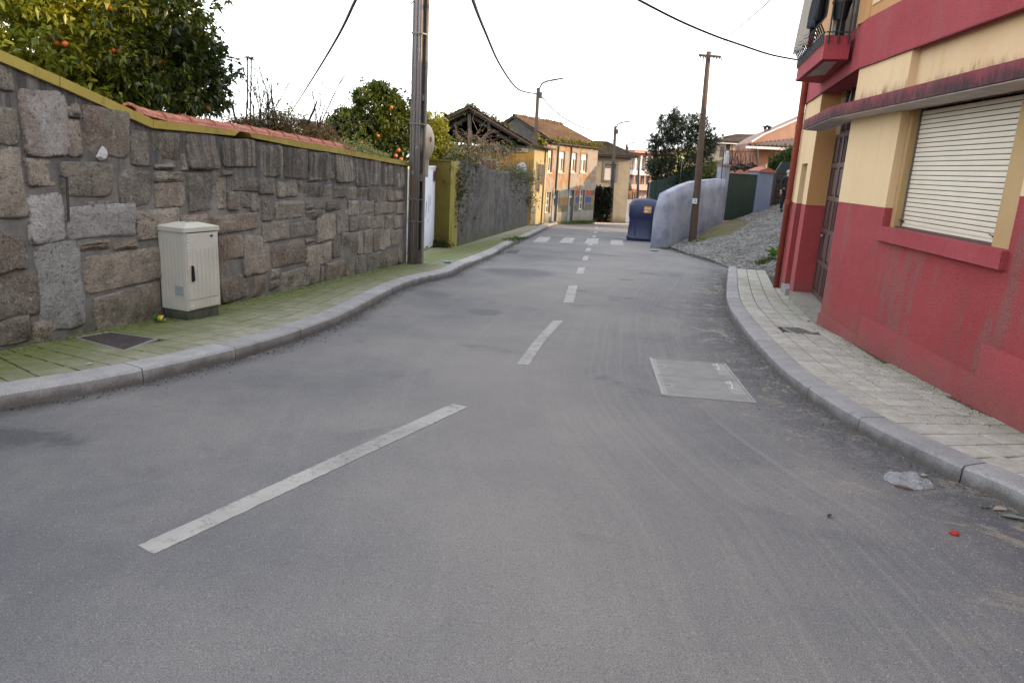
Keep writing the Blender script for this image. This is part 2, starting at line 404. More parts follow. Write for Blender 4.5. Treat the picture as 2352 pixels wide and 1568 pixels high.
def mat_glass(name, c=(.02, .025, .03, 1), rough=.08):
    q = N(name, rough); q.col(c); return q.m

ASPH = mat_asphalt()
def mat_kerb():
    q = N('kerb_granite', .9); p = q.pos(); x, y, z = q.sep(p); fine = q.noise(p, 120, 3, .7); n1 = q.noise(p, 4, 6, .7)
    c = q.mix(q.step(n1, .3, .7), A(152, 150, 151, .60), A(174, 171, 169, .60)); c = q.hsv(c, .5, 1.0, q.step(q.rnd(), 0, 1, .9, 1.08))
    h = q.math('SUBTRACT', z, q.math('MULTIPLY', y, SLOPE))
    c = q.mix(q.math('MULTIPLY', q.step(q.math('ADD', h, q.math('MULTIPLY', q.math('SUBTRACT', q.noise(p, 6, 5, .7), .5), .14)), .105, .01), .8), c, A(92, 84, 76, .55))
    c = q.mix(q.math('MULTIPLY', q.step(q.noise(p, 9, 5, .75), .56, .7), .45), c, A(104, 102, 98, .6))
    q.col(q.hsv(c, .5, 1.0, q.step(fine, .25, .75, .72, 1.28))); q.bump(fine, .45, .005).bump(n1, .3, .01); return q.m
KERB = mat_kerb()
PAINT = None
def mat_paint():
    q = N('road_paint', .85); p = q.pos()
    n = q.noise(p, 9, 7, .8, .4); f = q.noise(p, 110, 3, .7)
    c = q.mix(q.step(q.noise(p, 3, 4), .3, .7), A(160, 156, 151, .62), A(182, 178, 172, .62))
    c = q.mix(q.math('MULTIPLY', q.step(n, .50, .64), q.step(f, .36, .56)), c, A(118, 115, 114, .6))
    q.col(c); q.bump(f, .5, .005); return q.m
PAINT = mat_paint()
TILE_L = mat_tile('mossy_paving', (.199, -5.394), 1.75, 1.0, (A(150, 146, 124), A(184, 178, 162)))
TILE_R = mat_tile('grey_paving', (.11, 3.24), .32, .32, (A(160, 155, 144, .72), A(188, 183, 172, .72)))
BED_L = mat_tile('mossy_joint', (.199, -5.394), .9, .7, (A(20, 22, 10), A(34, 34, 22)))
BED_R = mat_tile('dark_joint', (.11, 3.24), .5, .6, (A(26, 24, 18), A(42, 38, 30)))
STONE = mat_granite('weathered_granite', A(128, 118, 104, .74), A(172, 160, 143, .74), 1.25, moss=True)
STONE_G = mat_granite('pale_granite', A(148, 145, 143, .72), A(182, 179, 177, .72), 1.6, moss=True)
def mat_mortar():
    q = N('grey_mortar', .92); p = q.pos(); x, y, z = q.sep(p)
    c = q.mix(q.step(q.noise(p, 3, 6, .7), .3, .7), A(108, 106, 104, .58), A(150, 145, 139, .58))
    st = q.noise(q.mapv(p, (9, 9, .55)), 1.0, 5, .7)
    top = q.step(q.math('ADD', z, q.math('MULTIPLY', y, .053)), 1.2, 2.1)
    c = q.mix(q.math('MULTIPLY', top, q.step(st, .35, .6, .2, .85)), c, A(46, 45, 46, .5))
    lo = q.step(q.math('SUBTRACT', z, q.math('ADD', q.math('MULTIPLY', y, SLOPE), .12)), .4, .0)
    c = q.mix(q.math('MULTIPLY', lo, q.step(q.noise(p, 6, 4, .7), .4, .62, .1, .7)), c, A(58, 66, 34, .5))
    q.col(c); q.bump(q.noise(p, 14, 5, .7), .6, .03).bump(q.noise(p, 120, 3), .3, .004); return q.m
MORTAR = mat_mortar()
COPE = mat_render('yellow_coping_paint', A(186, 166, 70, .5), A(204, 184, 96, .5), stain=(62, 58, 30), streak=.75)
TERRA = mat_roof('terracotta_tile', A(192, 112, 88, .52), A(208, 136, 110, .52), .2, (90, 80, 60))
RED = mat_render('red_roughcast', A(178, 60, 64, .72), A(188, 78, 80, .72), stain=(142, 108, 98), streak=.62, pebble=1.0, lo=(.42, .6, (140, 112, 96)), scale=1.1)
RED_S = mat_render('red_trim_paint', A(174, 60, 67, .66), A(186, 78, 83, .66), stain=(134, 96, 90), streak=.4, pebble=.6, lo=(.34, .6, (134, 112, 94)))
RED_D = mat_render('stained_red_paint', A(164, 66, 74, .66), A(134, 54, 62, .62), stain=(52, 34, 36), streak=.7, pebble=.6, zref=(2.45, .16, (44, 30, 32)))
YEL = mat_render('cream_yellow_paint', A(236, 205, 160, .74), A(229, 193, 145, .74), stain=(190, 150, 100), streak=.22, scale=.9)
YEL_J = mat_render('shaded_jamb_paint', A(216, 180, 128, .6), A(206, 168, 114, .6), stain=(160, 124, 80), streak=.3, scale=.9)  # the cream paint darkened: shade of the recess put into the colour
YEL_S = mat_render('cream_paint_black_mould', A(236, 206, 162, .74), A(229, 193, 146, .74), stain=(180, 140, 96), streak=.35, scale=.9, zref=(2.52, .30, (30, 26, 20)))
YEL_O = mat_render('ochre_yellow_paint', A(222, 168, 110, .6), A(216, 158, 100, .6), stain=(170, 120, 70), streak=.25, scale=.9)
SOFFIT = plain('grey_soffit', A(206, 198, 190, .75), .9, .2)
WOOD = plain('brown_door_paint', A(98, 66, 58, .55), .55, .2, 5, bump=.1, bs=40)
SHUT = plain('cream_shutter', A(226, 214, 192, .82), .5, .06, 3, bump=.03)
DARKGAP = plain('dark_gap', A(46, 42, 38, .5), .9, .1)
IRON = plain('black_iron', A(26, 25, 26, .6), .5, .2)
STEEL = plain('galvanised_steel', A(150, 150, 148, .55), .45, .15, metal=.6, bump=.05)
CONC = mat_render('pole_concrete', A(104, 97, 90, .55), A(126, 118, 110, .55), stain=(80, 76, 70), streak=.15)
PVC = mat_render('grey_conduit', A(140, 132, 130, .6), A(150, 142, 139, .6), stain=(110, 104, 102), streak=.12)
TIMBER = mat_render('brown_timber_pole', A(112, 88, 70, .48), A(88, 72, 60, .48), stain=(52, 42, 36), streak=.5)
MOSSY_POLE = mat_render('dark_concrete_pole', A(70, 66, 62, .5), A(92, 86, 80, .5), stain=(40, 42, 30), streak=.6)
CABLE = plain('black_cable', A(40, 40, 44, .5), .6, .1)
BARK = plain('bark', A(78, 62, 50, .5), .9, .3, 12, bump=.6, bs=30)
# ================================================================== ground, street, pavements
def poly_resample(P, step):
    P = np.array(P, float)[:, :2]; out = [P[0]]
    L = np.r_[0, np.cumsum(np.linalg.norm(np.diff(P, axis=0), axis=1))]
    # smooth with a Catmull-Rom pass
    k = np.arange(len(P)); ts = np.linspace(0, len(P) - 1, max(40, int(L[-1] / step) * 2))
    Q = []
    for t in ts:
        i = min(int(t), len(P) - 2); u = t - i
        p0, p1, p2, p3 = P[max(i - 1, 0)], P[i], P[i + 1], P[min(i + 2, len(P) - 1)]
        Q.append(.5 * ((2 * p1) + (-p0 + p2) * u + (2 * p0 - 5 * p1 + 4 * p2 - p3) * u * u + (-p0 + 3 * p1 - 3 * p2 + p3) * u ** 3))
    Q = np.array(Q); L = np.r_[0, np.cumsum(np.linalg.norm(np.diff(Q, axis=0), axis=1))]
    s = np.arange(0, L[-1], step)
    return np.c_[np.interp(s, L, Q[:, 0]), np.interp(s, L, Q[:, 1])]
def normals2(C):
    t = np.gradient(C, axis=0); t /= np.linalg.norm(t, axis=1)[:, None] + 1e-9
    return t, np.c_[t[:, 1], -t[:, 0]]            # right-hand normal
KL_px = [(0, 942), (216, 903), (430, 855), (620, 803), (740, 760), (800, 733), (933, 661), (1030, 635), (1071, 614.6), (1133, 587), (1157, 573), (1184.5, 558), (1208.6, 547.6), (1236, 534), (1270, 518), (1286, 513)]
KL = [(-4.9, 1.6), (-4.1, 3.3)] + [tuple(GR(*p)[:2]) for p in KL_px]
KL = KL[:-1] + [(3.6, 52.0), (6.6, 55.6), (10.4, 57.2), (16, 57.6), (26, 57.0)]
KR_px = [(2352, 1178.6), (2172.7, 1096.6), (1951, 981.7), (1811.7, 885), (1738, 809.5), (1688.7, 743.9), (1670, 707), (1667.4, 670), (1672, 621)]
KR = [(3.1, .2), (2.98, 2.0)] + [tuple(GR(*p)[:2]) for p in KR_px]
CL, CR = poly_resample(KL, .1), poly_resample(KR, .1)

# ---- the road sheet
xs = np.arange(-7, 27, .25); ys = np.r_[np.arange(-9, 22, .25), np.arange(22, 80, .5)]
X, Y = np.meshgrid(xs, ys); V = np.c_[X.ravel(), Y.ravel(), SLOPE * Y.ravel()]
nx = len(xs); I = np.arange(len(V)).reshape(len(ys), nx)
F = np.stack([I[:-1, :-1], I[:-1, 1:], I[1:, 1:], I[1:, :-1]], -1).reshape(-1, 4)
road = arr_mesh('road', V, F, ASPH, kind='structure')
def dist_to(C, P):
    d = np.full(len(P), 1e9)
    for c in C[::2]: d = np.minimum(d, np.hypot(P[:, 0] - c[0], P[:, 1] - c[1]))
    return d
_far = np.array([[6.1, 18.8 + .3 * i] for i in range(32)])
dR = dist_to(np.vstack([CR, _far]), V); dL = dist_to(CL, V)
uv = road.data.uv_layers.new(name='UVMap'); li = np.empty(len(road.data.loops), np.int32); road.data.loops.foreach_get('vertex_index', li)
uv.data.foreach_set('uv', np.c_[dR[li], V[li, 1]].astype(np.float32).ravel())
at = road.data.attributes.new('kerb_left', 'FLOAT', 'POINT'); at.data.foreach_set('value', dL.astype(np.float32))

# ---- land under everything, out to the horizon
SOIL = plain('dry_grass_soil', (.07, .065, .035, 1), .95, .4, 2)
xs2 = np.r_[np.linspace(-900, -60, 12), np.linspace(-50, 60, 34), np.linspace(80, 900, 12)]
ys2 = np.r_[np.linspace(-200, -20, 6), np.linspace(-12, 100, 40), np.linspace(120, 1500, 16)]
X, Y = np.meshgrid(xs2, ys2); Z = np.where(Y < 100, SLOPE * Y, SLOPE * 100 - .004 * (Y - 100)) - .35
nx = len(xs2); I = np.arange(X.size).reshape(len(ys2), nx)
arr_mesh('ground', np.c_[X.ravel(), Y.ravel(), Z.ravel()], np.stack([I[:-1, :-1], I[:-1, 1:], I[1:, 1:], I[1:, :-1]], -1).reshape(-1, 4), SOIL, kind='structure')

# ---- far hill
HILL = N('hazy_hill', .95); _p = HILL.pos()
HILL.col(HILL.mix(HILL.step(HILL.noise(_p, .02, 5, .7), .35, .65), A(214, 196, 120, .6), A(170, 164, 90, .6)))
hv, hx = [], np.linspace(-120, 420, 46)
for j in range(9):
    t = j / 8.0
    for x in hx:
        top = 40 * math.exp(-((x - 215) / 140) ** 2) + 5 * math.sin(x * .03) + 3 * math.sin(x * .09)
        hv.append((x, 620 + 120 * t, -7 + max(2, top + 2) * math.sin(t * math.pi / 2)))
I = np.arange(len(hv)).reshape(9, 46)
arr_mesh('hill', hv, np.stack([I[:-1, :-1], I[:-1, 1:], I[1:, 1:], I[1:, :-1]], -1).reshape(-1, 4), HILL.m, smooth=True, kind='structure')

# ---- kerbs: each stone its own piece
def kerb_h(side, y):
    if side < 0 and 16.2 < y < 21.5: return .12 - .035 * min(1, (y - 16.2) / 1.2, (21.5 - y) / 1.2)
    return .12
def build_kerb(name, C, side, width):
    root = empty(name, (C[0][0], C[0][1], gz(C[0][1])), None, None); root['kind'] = 'structure'
    T, Nn = normals2(C); Nn = Nn * side               # pointing away from the road
    i = 0; k = 0; extra = MB()
    while i < len(C) - 3:
        ln = rng.integers(9, 12); j = min(i + ln, len(C) - 1)
        idx = list(range(i, j, 2)) + [j]; mb = MB(); n = len(idx); ring = []
        for q_, q in enumerate(idx):
            c = C[q].copy(); 
            if q_ == 0: c = c + T[q] * .006
            if q_ == n - 1: c = c - T[q] * .006
            g = gz(c[1]); h = kerb_h(side, c[1]); o = Nn[q]; wob = .004 * math.sin(k * 3.1)
            prof = [(0, -.2), (0.006 + wob, h - .022), (.022 + wob, h - .003), (width * .5, h + (.12 - h) * .5 + .002), (width, .122), (width, -.2)]
            ring.append([(c[0] + o[0] * a, c[1] + o[1] * a, g + b) for a, b in prof])
        m_ = 6
        vs = [p for r_ in ring for p in r_]
        fs = [(q * m_ + a, q * m_ + (a + 1) % m_, (q + 1) * m_ + (a + 1) % m_, (q + 1) * m_ + a) for q in range(n - 1) for a in range(m_)]
        fs += [tuple(range(m_))[::-1], tuple(range((n - 1) * m_, n * m_))]
        if side > 0: fs = [tuple(reversed(f)) for f in fs]
        if C[i][1] < 48: mb.add(vs, fs); mk('kerb_stone', mb, KERB, root)
        else: extra.add(vs, fs)
        i = j; k += 1
    if extra.v: mk('kerb_stones', extra, KERB, root, kind='stuff')
    return root
build_kerb('kerb_left', CL, -1, .24)
build_kerb('kerb_right', CR, +1, .21)

# ---- pavement beds and tiles
def bed(name, C, side, w0, w1, mat):
    T, Nn = normals2(C); Nn = Nn * side; S_ = slice(0, len(C), 4)
    c, n = C[S_], Nn[S_]; V = []
    for o in (w0, w1):
        q = c + n * (o if not callable(o) else np.array([o(*p) for p in c])[:, None]); V.append(np.c_[q, SLOPE * q[:, 1] + .105])
    m_ = len(c); V = np.vstack(V); I = np.arange(m_)
    F = np.c_[I[:-1], I[1:], I[1:] + m_, I[:-1] + m_]
    if side < 0: F = F[:, ::-1]
    return arr_mesh(name, V, F[:, ::-1], mat, kind='structure')
def tile_mesh(a, b, mat):
    mb = MB(); h = .0145; e = .004
    x, y = a / 2, b / 2
    mb.add([(-x, -y, -.03), (x, -y, -.03), (x, y, -.03), (-x, y, -.03), (-x, -y, h - e), (x, -y, h - e), (x, y, h - e), (-x, y, h - e),
            (-x + e, -y + e, h), (x - e, -y + e, h), (x - e, y - e, h), (-x + e, y - e, h)],
           [(0, 1, 5, 4), (1, 2, 6, 5), (2, 3, 7, 6), (3, 0, 4, 7), (4, 5, 9, 8), (5, 6, 10, 9), (6, 7, 11, 10), (7, 4, 8, 11), (8, 9, 10, 11)])
    return mb
def lay_tiles(root, C, side, start, rows, tw, tl, mat, ok, y0, y1, stagger=False):
    T, Nn = normals2(C); Nn = Nn * side; me = None; pl = []
    for r_ in range(rows):
        o = start + tw * (r_ + .5); Q = C + Nn * o
        L = np.r_[0, np.cumsum(np.linalg.norm(np.diff(C + Nn * (start + tw * 2), axis=0), axis=1))]
        for s in np.arange(tl / 2, L[-1] - tl, tl):      # joints run straight across all the rows
            pa = np.array([np.interp(s - tl / 2, L, Q[:, 0]), np.interp(s - tl / 2, L, Q[:, 1])]); pb = np.array([np.interp(s + tl / 2, L, Q[:, 0]), np.interp(s + tl / 2, L, Q[:, 1])])
            (x, y), d_ = (pa + pb) / 2, pb - pa
            if not (y0 < y < y1) or not ok(x, y): continue
            pl.append((math.hypot(x, y), x, y, math.atan2(d_[1], d_[0]), (np.linalg.norm(d_) - .014) / (tl - .014)))
    pl.sort(); tb = tile_mesh(tl - .014, tw - .014, mat); me = mesh_from('paving_tile', tb.v, tb.f, mat)
    rest = MB(); sl = math.atan(SLOPE)
    tilt = Matrix.Rotation(sl, 4, 'X')
    for i, (d, x, y, a, sx_) in enumerate(pl):
        z = gz(y) + .105 + rng.normal(0, .0006)
        M = tilt @ Matrix.Rotation(a, 4, 'Z') @ Matrix.Rotation(rng.normal(0, .003), 4, 'X') @ Matrix.Rotation(rng.normal(0, .003), 4, 'Y')
        if i < 300: inst('paving_tile', me, (x, y, z), M, root, (sx_, 1, 1))
        else: rest.add([M @ Vector((v[0] * sx_, v[1], v[2])) + Vector((x, y, z)) for v in tb.v], tb.f)
    if rest.v: mk('paving_tiles', rest, mat, root, kind='stuff')
def wall_x(y): return np.interp(y, [-3, 5.7, 8.55, 14.9, 15.4, 15.5, 19.5, 21.0, 41, 42, 46, 47.5, 54.5, 80], [-6.2, -4.26, -3.6, -2.43, -2.35, -2.6, -2.55, -2.0, .47, 1.1, 1.6, 1.7, 6, 20])
COVER_L = [GR(*p, .12)[:2] for p in [(172, 776), (286, 806), (362, 778), (250, 762)]]
def in_quad(x, y, q, grow=0):
    c = sum(q) / 4; s = None
    for i in range(4):
        a, b = c + (q[i] - c) * (1 + grow), c + (q[(i + 1) % 4] - c) * (1 + grow)
        k = (b[0] - a[0]) * (y - a[1]) - (b[1] - a[1]) * (x - a[0])
        if s is None: s = k > 0
        elif (k > 0) != s: return False
    return True
bl = bed('pavement_left', CL, -1, .12, lambda x, y: 2.4 if y < 15 else (1.9 if y < 45 else 2.2), BED_L)
CLc = CL[CL[:, 1] < 55]
lay_tiles(bl, CLc, -1, .25, 8, .235, .223, TILE_L, lambda x, y: x > wall_x(y) - .06 and not in_quad(x, y, COVER_L, .04), 1.7, 52)
br = bed('pavement_right', CR, +1, .1, lambda x, y: np.interp(y, [0, 9.5, 13.5, 15.2, 19], [1.6, 1.8, 2.1, 1.5, .4]), BED_R)
FB = Frame((3.865, 5.673), 5.137, -1)              # street face of the red house
FC = Frame((4.229, 9.720), 13.6, -1)               # its door bay, turned a little away
def right_ok(x, y):
    if y < 9.72: return (np.array([x, y]) - FB.p) @ FB.n > -.02
    return (np.array([x, y]) - FC.p) @ FC.n > -.02
COVER_R = [GR(*p, .12)[:2] for p in [(1797, 752), (1830, 767), (1872, 765), (1835, 752)]]
lay_tiles(br, CR, +1, .215, 7, .238, .223, TILE_R, lambda x, y: right_ok(x, y) and not in_quad(x, y, COVER_R, .1), .4, 18.6)

# ---- painted markings (children of the road)
def lift(p, d): return (p[0], p[1], gz(p[1]) + d)
def marking(name, pts, label=None):
    """quad strip outline along pairs of ground points"""
    mb = MB(); n = len(pts); rough = .0022
    top, seg = [], []
    P = [np.array(GR(*p)) for p in pts]               # order: left0, right0, right1, left1
    a0, b0, b1, a1 = P
    N_ = max(2, int(np.linalg.norm(a1 - a0) / .03))
    vs = []
    for i in range(N_ + 1):
        t = i / N_; l = a0 + (a1 - a0) * t; r_ = b0 + (b1 - b0) * t
        e = (r_ - l) / np.linalg.norm(r_ - l)
        l = l + e * rng.normal(0, rough); r_ = r_ + e * rng.normal(0, rough)
        vs += [lift(l, .004), lift(r_, .004), lift(l, -.002), lift(r_, -.002)]
    fs = []
    for i in range(N_):
        k = 4 * i; fs += [(k, k + 1, k + 5, k + 4), (k + 2, k, k + 4, k + 6), (k + 1, k + 3, k + 7, k + 5)]
    fs += [(2, 3, 1, 0), (4 * N_, 4 * N_ + 1, 4 * N_ + 3, 4 * N_ + 2)]
    mb.add(vs, fs); o = mk(name, mb, PAINT, road)
    if label: o['label'] = label
    return o
BASE[road.name] = Vector((0, 0, 0))
for q in [[(318, 1253), (354, 1273), (1075, 935), (1038, 928)], [(1186, 837), (1215, 838), (1250, 786), (1225, 786)], [(1225, 785.5), (1250, 785.5), (1294, 737), (1270, 737)], [(1294, 695), (1317, 695), (1327, 656), (1306, 656)],
          [(1323, 629), (1340, 629), (1344, 614), (1329, 614)], [(1337, 598), (1349, 598), (1352, 588), (1341, 588)], [(1345, 577), (1356, 577), (1357, 570), (1347, 570)],
          [(1350, 563.5), (1361, 563.5), (1362, 558), (1352, 558)], [(1360, 545), (1368, 545), (1369, 541), (1362, 541)], [(1364, 535), (1371, 535), (1372, 531.5), (1366, 531.5)], [(1367, 525), (1373, 525), (1374, 522.5), (1369, 522.5)]]:
    marking('lane_dash', q)
for q in [[(1224, 555.5), (1255, 556.5), (1266, 544.5), (1239, 544)], [(1284, 557.5), (1313, 558), (1321, 546.5), (1297, 546)], [(1343, 559), (1372, 560), (1376, 548), (1349, 547.5)], [(1402, 562), (1433, 563.5), (1429, 551.5), (1403, 551)]]:
    marking('crossing_bar', q)

# ---- service cover in the carriageway
CASTI = plain('worn_cast_iron', A(152, 148, 144, .66), .65, .22, 6, metal=.1, bump=.2)
CASTP = plain('bare_worn_iron', A(164, 161, 156, .58), .6, .2, 8, metal=.2, bump=.1)
CASTL = plain('polished_letter', A(206, 203, 198, .7), .5, .1)
mq = [np.array(GR(*p)) for p in [(1485, 821), (1526, 910), (1745, 926), (1660, 836)]]   # far-left, near-left, near-right, far-right
c0 = sum(mq) / 4
ex = (mq[2] + mq[3] - mq[0] - mq[1]); ex /= np.linalg.norm(ex); ey = (mq[0] + mq[3] - mq[1] - mq[2]); ey = ey - ex * (ey @ ex); ey /= np.linalg.norm(ey); ez = np.cross(ex, ey)
wx = .5 * abs((mq[2] - mq[1]) @ ex + (mq[3] - mq[0]) @ ex) / 2; wy = .5 * abs((mq[0] - mq[1]) @ ey + (mq[3] - mq[2]) @ ey) / 2
def loc(a, b, c): return tuple(c0 + ex * a + ey * b + ez * c)
def lbox(mb, a0, a1, b0, b1, c0_, c1): return mb.hexa([loc(a0, b0, c0_), loc(a1, b0, c0_), loc(a1, b1, c0_), loc(a0, b1, c0_), loc(a0, b0, c1), loc(a1, b0, c1), loc(a1, b1, c1), loc(a0, b1, c1)])
mh = empty('service_cover', tuple(c0), 'worn two-lid iron telephone cover set in the asphalt near the right kerb', 'manhole cover')
fm = MB(); e = .022
lbox(fm, -wx, -wx + e * 1.3, -wy, wy, -.03, .011); lbox(fm, wx - e, wx, -wy, wy, -.03, .009)
lbox(fm, -wx + e * 1.3, wx - e, -wy, -wy + e * .6, -.03, .008); lbox(fm, -wx + e * 1.3, wx - e, wy - e * .6, wy, -.03, .008)
mk('frame', fm, CASTP, mh)
for k, (b0, b1) in enumerate([(-wy + e * .7, -.006), (.006, wy - e * .7)]):
    lb = MB(); lbox(lb, -wx + e * 1.4, wx - e * 1.1, b0, b1, -.03, .004); lid = mk('lid', lb, CASTI, mh)
    rb = MB(); nb, na = 24, 34
    for i in range(nb):
        for j in range(na):
            a = -wx + .06 + (2 * wx - .10) * (j + .5 * (i % 2)) / na; b = b0 + .02 + (b1 - b0 - .04) * i / (nb - 1)
            if a < -wx + .14 and abs(b - (b0 + b1) / 2) < .06: continue
            if a > wx - .16 and k == 1 and b > b0 + .3 * (b1 - b0): continue
            if a > wx - .16 and k == 0 and b > b0 + .35 * (b1 - b0): continue
            lbox(rb, a, a + .016, b, b + .005, .003, .0062)
    mk('tread_bars', rb, CASTP, lid, kind='stuff')
    hb = MB(); bm = (b0 + b1) / 2; lbox(hb, -wx + .045, -wx + .13, bm - .018, bm + .018, .0035, .0066); mk('key_slot', hb, CASTP, lid)
    hb = MB(); lbox(hb, -wx + .06, -wx + .115, bm - .007, bm + .007, .0066, .0072); mk('slot_hole', hb, DARKGAP, lid)
    for i, ch in enumerate('TLP'):
        mk_text(ch, .13, CASTL, lid, loc(wx - .12, b1 - .29 + .105 * i, .0065), -ex, -ey, .0012).name = 'letter'

# ---- footway covers
def small_cover(name, q, label, mat, fmat):
    P = [np.array([*p, gz(p[1]) + .12]) for p in q]; c = sum(P) / 4
    r_ = empty(name, tuple(c), label, 'inspection cover')
    mb = MB(); mb.prism([tuple(c + (p - c) * .93 + np.array([0, 0, -.03])) for p in P], (0, 0, .032)); pl = mk('plate', mb, mat, r_)
    fb = MB()
    for i in range(4):
        a, b = P[i], P[(i + 1) % 4]; a2, b2 = c + (a - c) * .945, c + (b - c) * .945
        fb.hexa([tuple(v + np.array([0, 0, -.03])) for v in (a, b, b2, a2)] + [tuple(v + np.array([0, 0, .004])) for v in (a, b, b2, a2)])
    mk('rim', fb, fmat, r_)
    st = MB()
    for _ in range(220):
        u, v = rng.random(2) * .84 + .08
        p = P[0] * (1 - u) * (1 - v) + P[1] * u * (1 - v) + P[2] * u * v + P[3] * (1 - u) * v
        s = .006; st.box(p[0] - s, p[0] + s, p[1] - s, p[1] + s, p[2] + .001, p[2] + .0045)
    mk('studs', st, mat, pl, kind='stuff')
RUSTI = plain('dark_rusty_iron', A(70, 58, 56, .55), .8, .35, 14, bump=.5, bs=90)
small_cover('inspection_cover', COVER_L[::-1], 'dark rusty iron cover in the mossy pavement below the stone wall', RUSTI, KERB)
small_cover('inspection_cover', COVER_R[::-1], 'small dusty iron cover in the grey pavement before the brown door', plain('dusty_iron', A(120, 112, 104, .55), .85, .3, 20, bump=.4), KERB)
# gutter gully near the crossing
gq = [np.array(GR(*p)) for p in [(1163, 580), (1172, 574), (1194, 575), (1187, 581)]]; gc = sum(gq) / 4
gr = empty('gully_grate', tuple(gc), 'iron gully grate at the left kerb before the zebra crossing', 'drain')
mb = MB(); mb.prism([tuple(p + np.array([0, 0, .001])) for p in gq], (0, 0, .004)); mk('plate', mb, DARKGAP, gr)
for i in range(7):
    a = gq[0] + (gq[3] - gq[0]) * (i + .15) / 7; b = gq[1] + (gq[2] - gq[1]) * (i + .15) / 7
    mb = MB(); mb.bar(a + np.array([0, 0, .008]), b + np.array([0, 0, .008]), .05, .006); mk('bar', mb, RUSTI, gr)

# ---- gutter grit and crumbs of dirt
GRIT = plain('gutter_grit', A(120, 110, 100, .55), .95, .5, 40, rnd=.0)
def grit(name, C, side, n, w, y0, y1, mat, smin=.004, smax=.012):
    T, Nn = normals2(C); mb = MB()
    idx = [i for i in range(len(C)) if y0 < C[i][1] < y1]
    for _ in range(n):
        i = idx[int(rng.integers(len(idx)))]; d = abs(rng.exponential(w)); p = C[i] - Nn[i] * side * (.01 + d) + T[i] * rng.normal(0, .05)
        s = rng.uniform(smin, smax); z = gz(p[1]); a = rng.random() * 6.28
        q = [(p[0] + s * math.cos(a + k * 2.1) * rng.uniform(.7, 1.2), p[1] + s * math.sin(a + k * 2.1) * rng.uniform(.7, 1.2), z) for k in range(3)]
        mb.add(q + [(p[0], p[1], z + s * rng.uniform(.5, 1.1))], [(0, 1, 3), (1, 2, 3), (2, 0, 3)])
    return mk(name, mb, mat, kind='stuff')
grit('gravel', CR, +1, 5200, .10, 2.5, 18, GRIT, .003, .011)
grit('gravel', CL, -1, 3600, .06, 2.5, 40, plain('kerb_dirt', A(70, 62, 54, .5), .95, .5, 40))
mb = MB(); T_g, N_g = normals2(CR)
for _ in range(150):
    i = int(rng.integers(25, 150)); p = CR[i] - N_g[i] * abs(rng.exponential(.07)) + T_g[i] * rng.normal(0, .05) - N_g[i] * .02; s = rng.uniform(.008, .022); a = rng.random() * 6.28; z = gz(p[1]); d = np.array([math.cos(a), math.sin(a)]) * s; e_ = np.array([-d[1], d[0]]) * .45; h = rng.uniform(.004, .012)
    mb.add([(*(p - d), z + .002), (*(p + e_), z + h), (*(p + d), z + .003), (*(p - e_), z + h * .7)], [(0, 1, 2), (0, 2, 3)])
mk('leaf_litter', mb, plain('brown_leaf_bits', A(128, 88, 60, .55), .9, .5, 30), kind='stuff')
mb = MB()
for _ in range(900):
    s_ = rng.uniform(-.6, 4.0); o_ = .03 + abs(rng.exponential(.10)) + (rng.random() < .25) * rng.uniform(0, .8); x, y, _z = FB.pt(s_, 0, o_); s = rng.uniform(.003, .009); z = gz(y) + .1195; a = rng.random() * 6.28
    q_ = [(x + s * math.cos(a + k * 2.1) * rng.uniform(.7, 1.5), y + s * math.sin(a + k * 2.1) * rng.uniform(.7, 1.3), z) for k in range(3)]; mb.add(q_ + [(x, y, z + s * .6)], [(0, 1, 3), (1, 2, 3), (2, 0, 3)])
mk('litter_crumbs', mb, plain('dark_crumbs', A(64, 54, 42, .5), .95, .4, 40), kind='stuff')
# pads of moss in the joints by the wall foot
MOSS = plain('moss', A(92, 104, 30, .5), .95, .4, 25, bump=.8, bs=90)
mb = MB()
for _ in range(900):
    y = rng.uniform(4.5, 15.3); x = wall_x(y) + .06 + abs(rng.exponential(.07)); s = rng.uniform(.008, .03); z = gz(y) + .116
    mb.add([(x + s * math.cos(k * 1.257) * rng.uniform(.7, 1.3), y + s * math.sin(k * 1.257) * rng.uniform(.7, 1.3), z) for k in range(5)] + [(x, y, z + s * .45)], [(k, (k + 1) % 5, 5) for k in range(5)])
mk('moss', mb, MOSS, kind='stuff')
# ================================================================== stone garden wall on the left
WP = [(-5.15, 2.0), (-4.26, 5.7), (-3.6, 8.55), (-2.43, 14.9)]
FW = []
for a, b in zip(WP, WP[1:]): FW.append((Frame(a, math.degrees(math.atan2(b[0] - a[0], b[1] - a[1])), +1), math.dist(a, b)))
def wall_hit(px, py):
    best = None
    for k, (fr, L) in enumerate(FW):
        s, z = fr.hit(px, py)
        if (s >= 0 or k == 0) and (s <= L or k == 2): best = (k, s, z)
    return best or (0, *FW[0][0].hit(px, py))
def wall_pt(y, z, o):
    for k, (fr, L) in enumerate(FW):
        s = (y - fr.p[1]) / fr.d[1]
        if s <= L or k == 2: return fr.pt(s, z, o)
def top_z(y): return float(np.interp(y, [2, 6.0, 7.58, 9.6, 12.3, 15.3], [3.1, 2.17, 1.76, 1.71, 1.60, 1.44]))
sw = empty('stone_wall', (-3.6, 8.55, gz(8.55)), 'weathered granite garden wall with yellow coping beside the left pavement', 'wall')
mb = MB(); YS = [2.0, 3.5, 5.7, 6.6, 7.58, 8.55, 10, 12, 14.9, 15.25]
for a, b in zip(YS, YS[1:]):
    mb.hexa([wall_pt(a, gz(a) - .4, 0), wall_pt(b, gz(b) - .4, 0), wall_pt(b, gz(b) - .4, -.4), wall_pt(a, gz(a) - .4, -.4),
             wall_pt(a, top_z(a), 0), wall_pt(b, top_z(b), 0), wall_pt(b, top_z(b), -.4), wall_pt(a, top_z(a), -.4)])
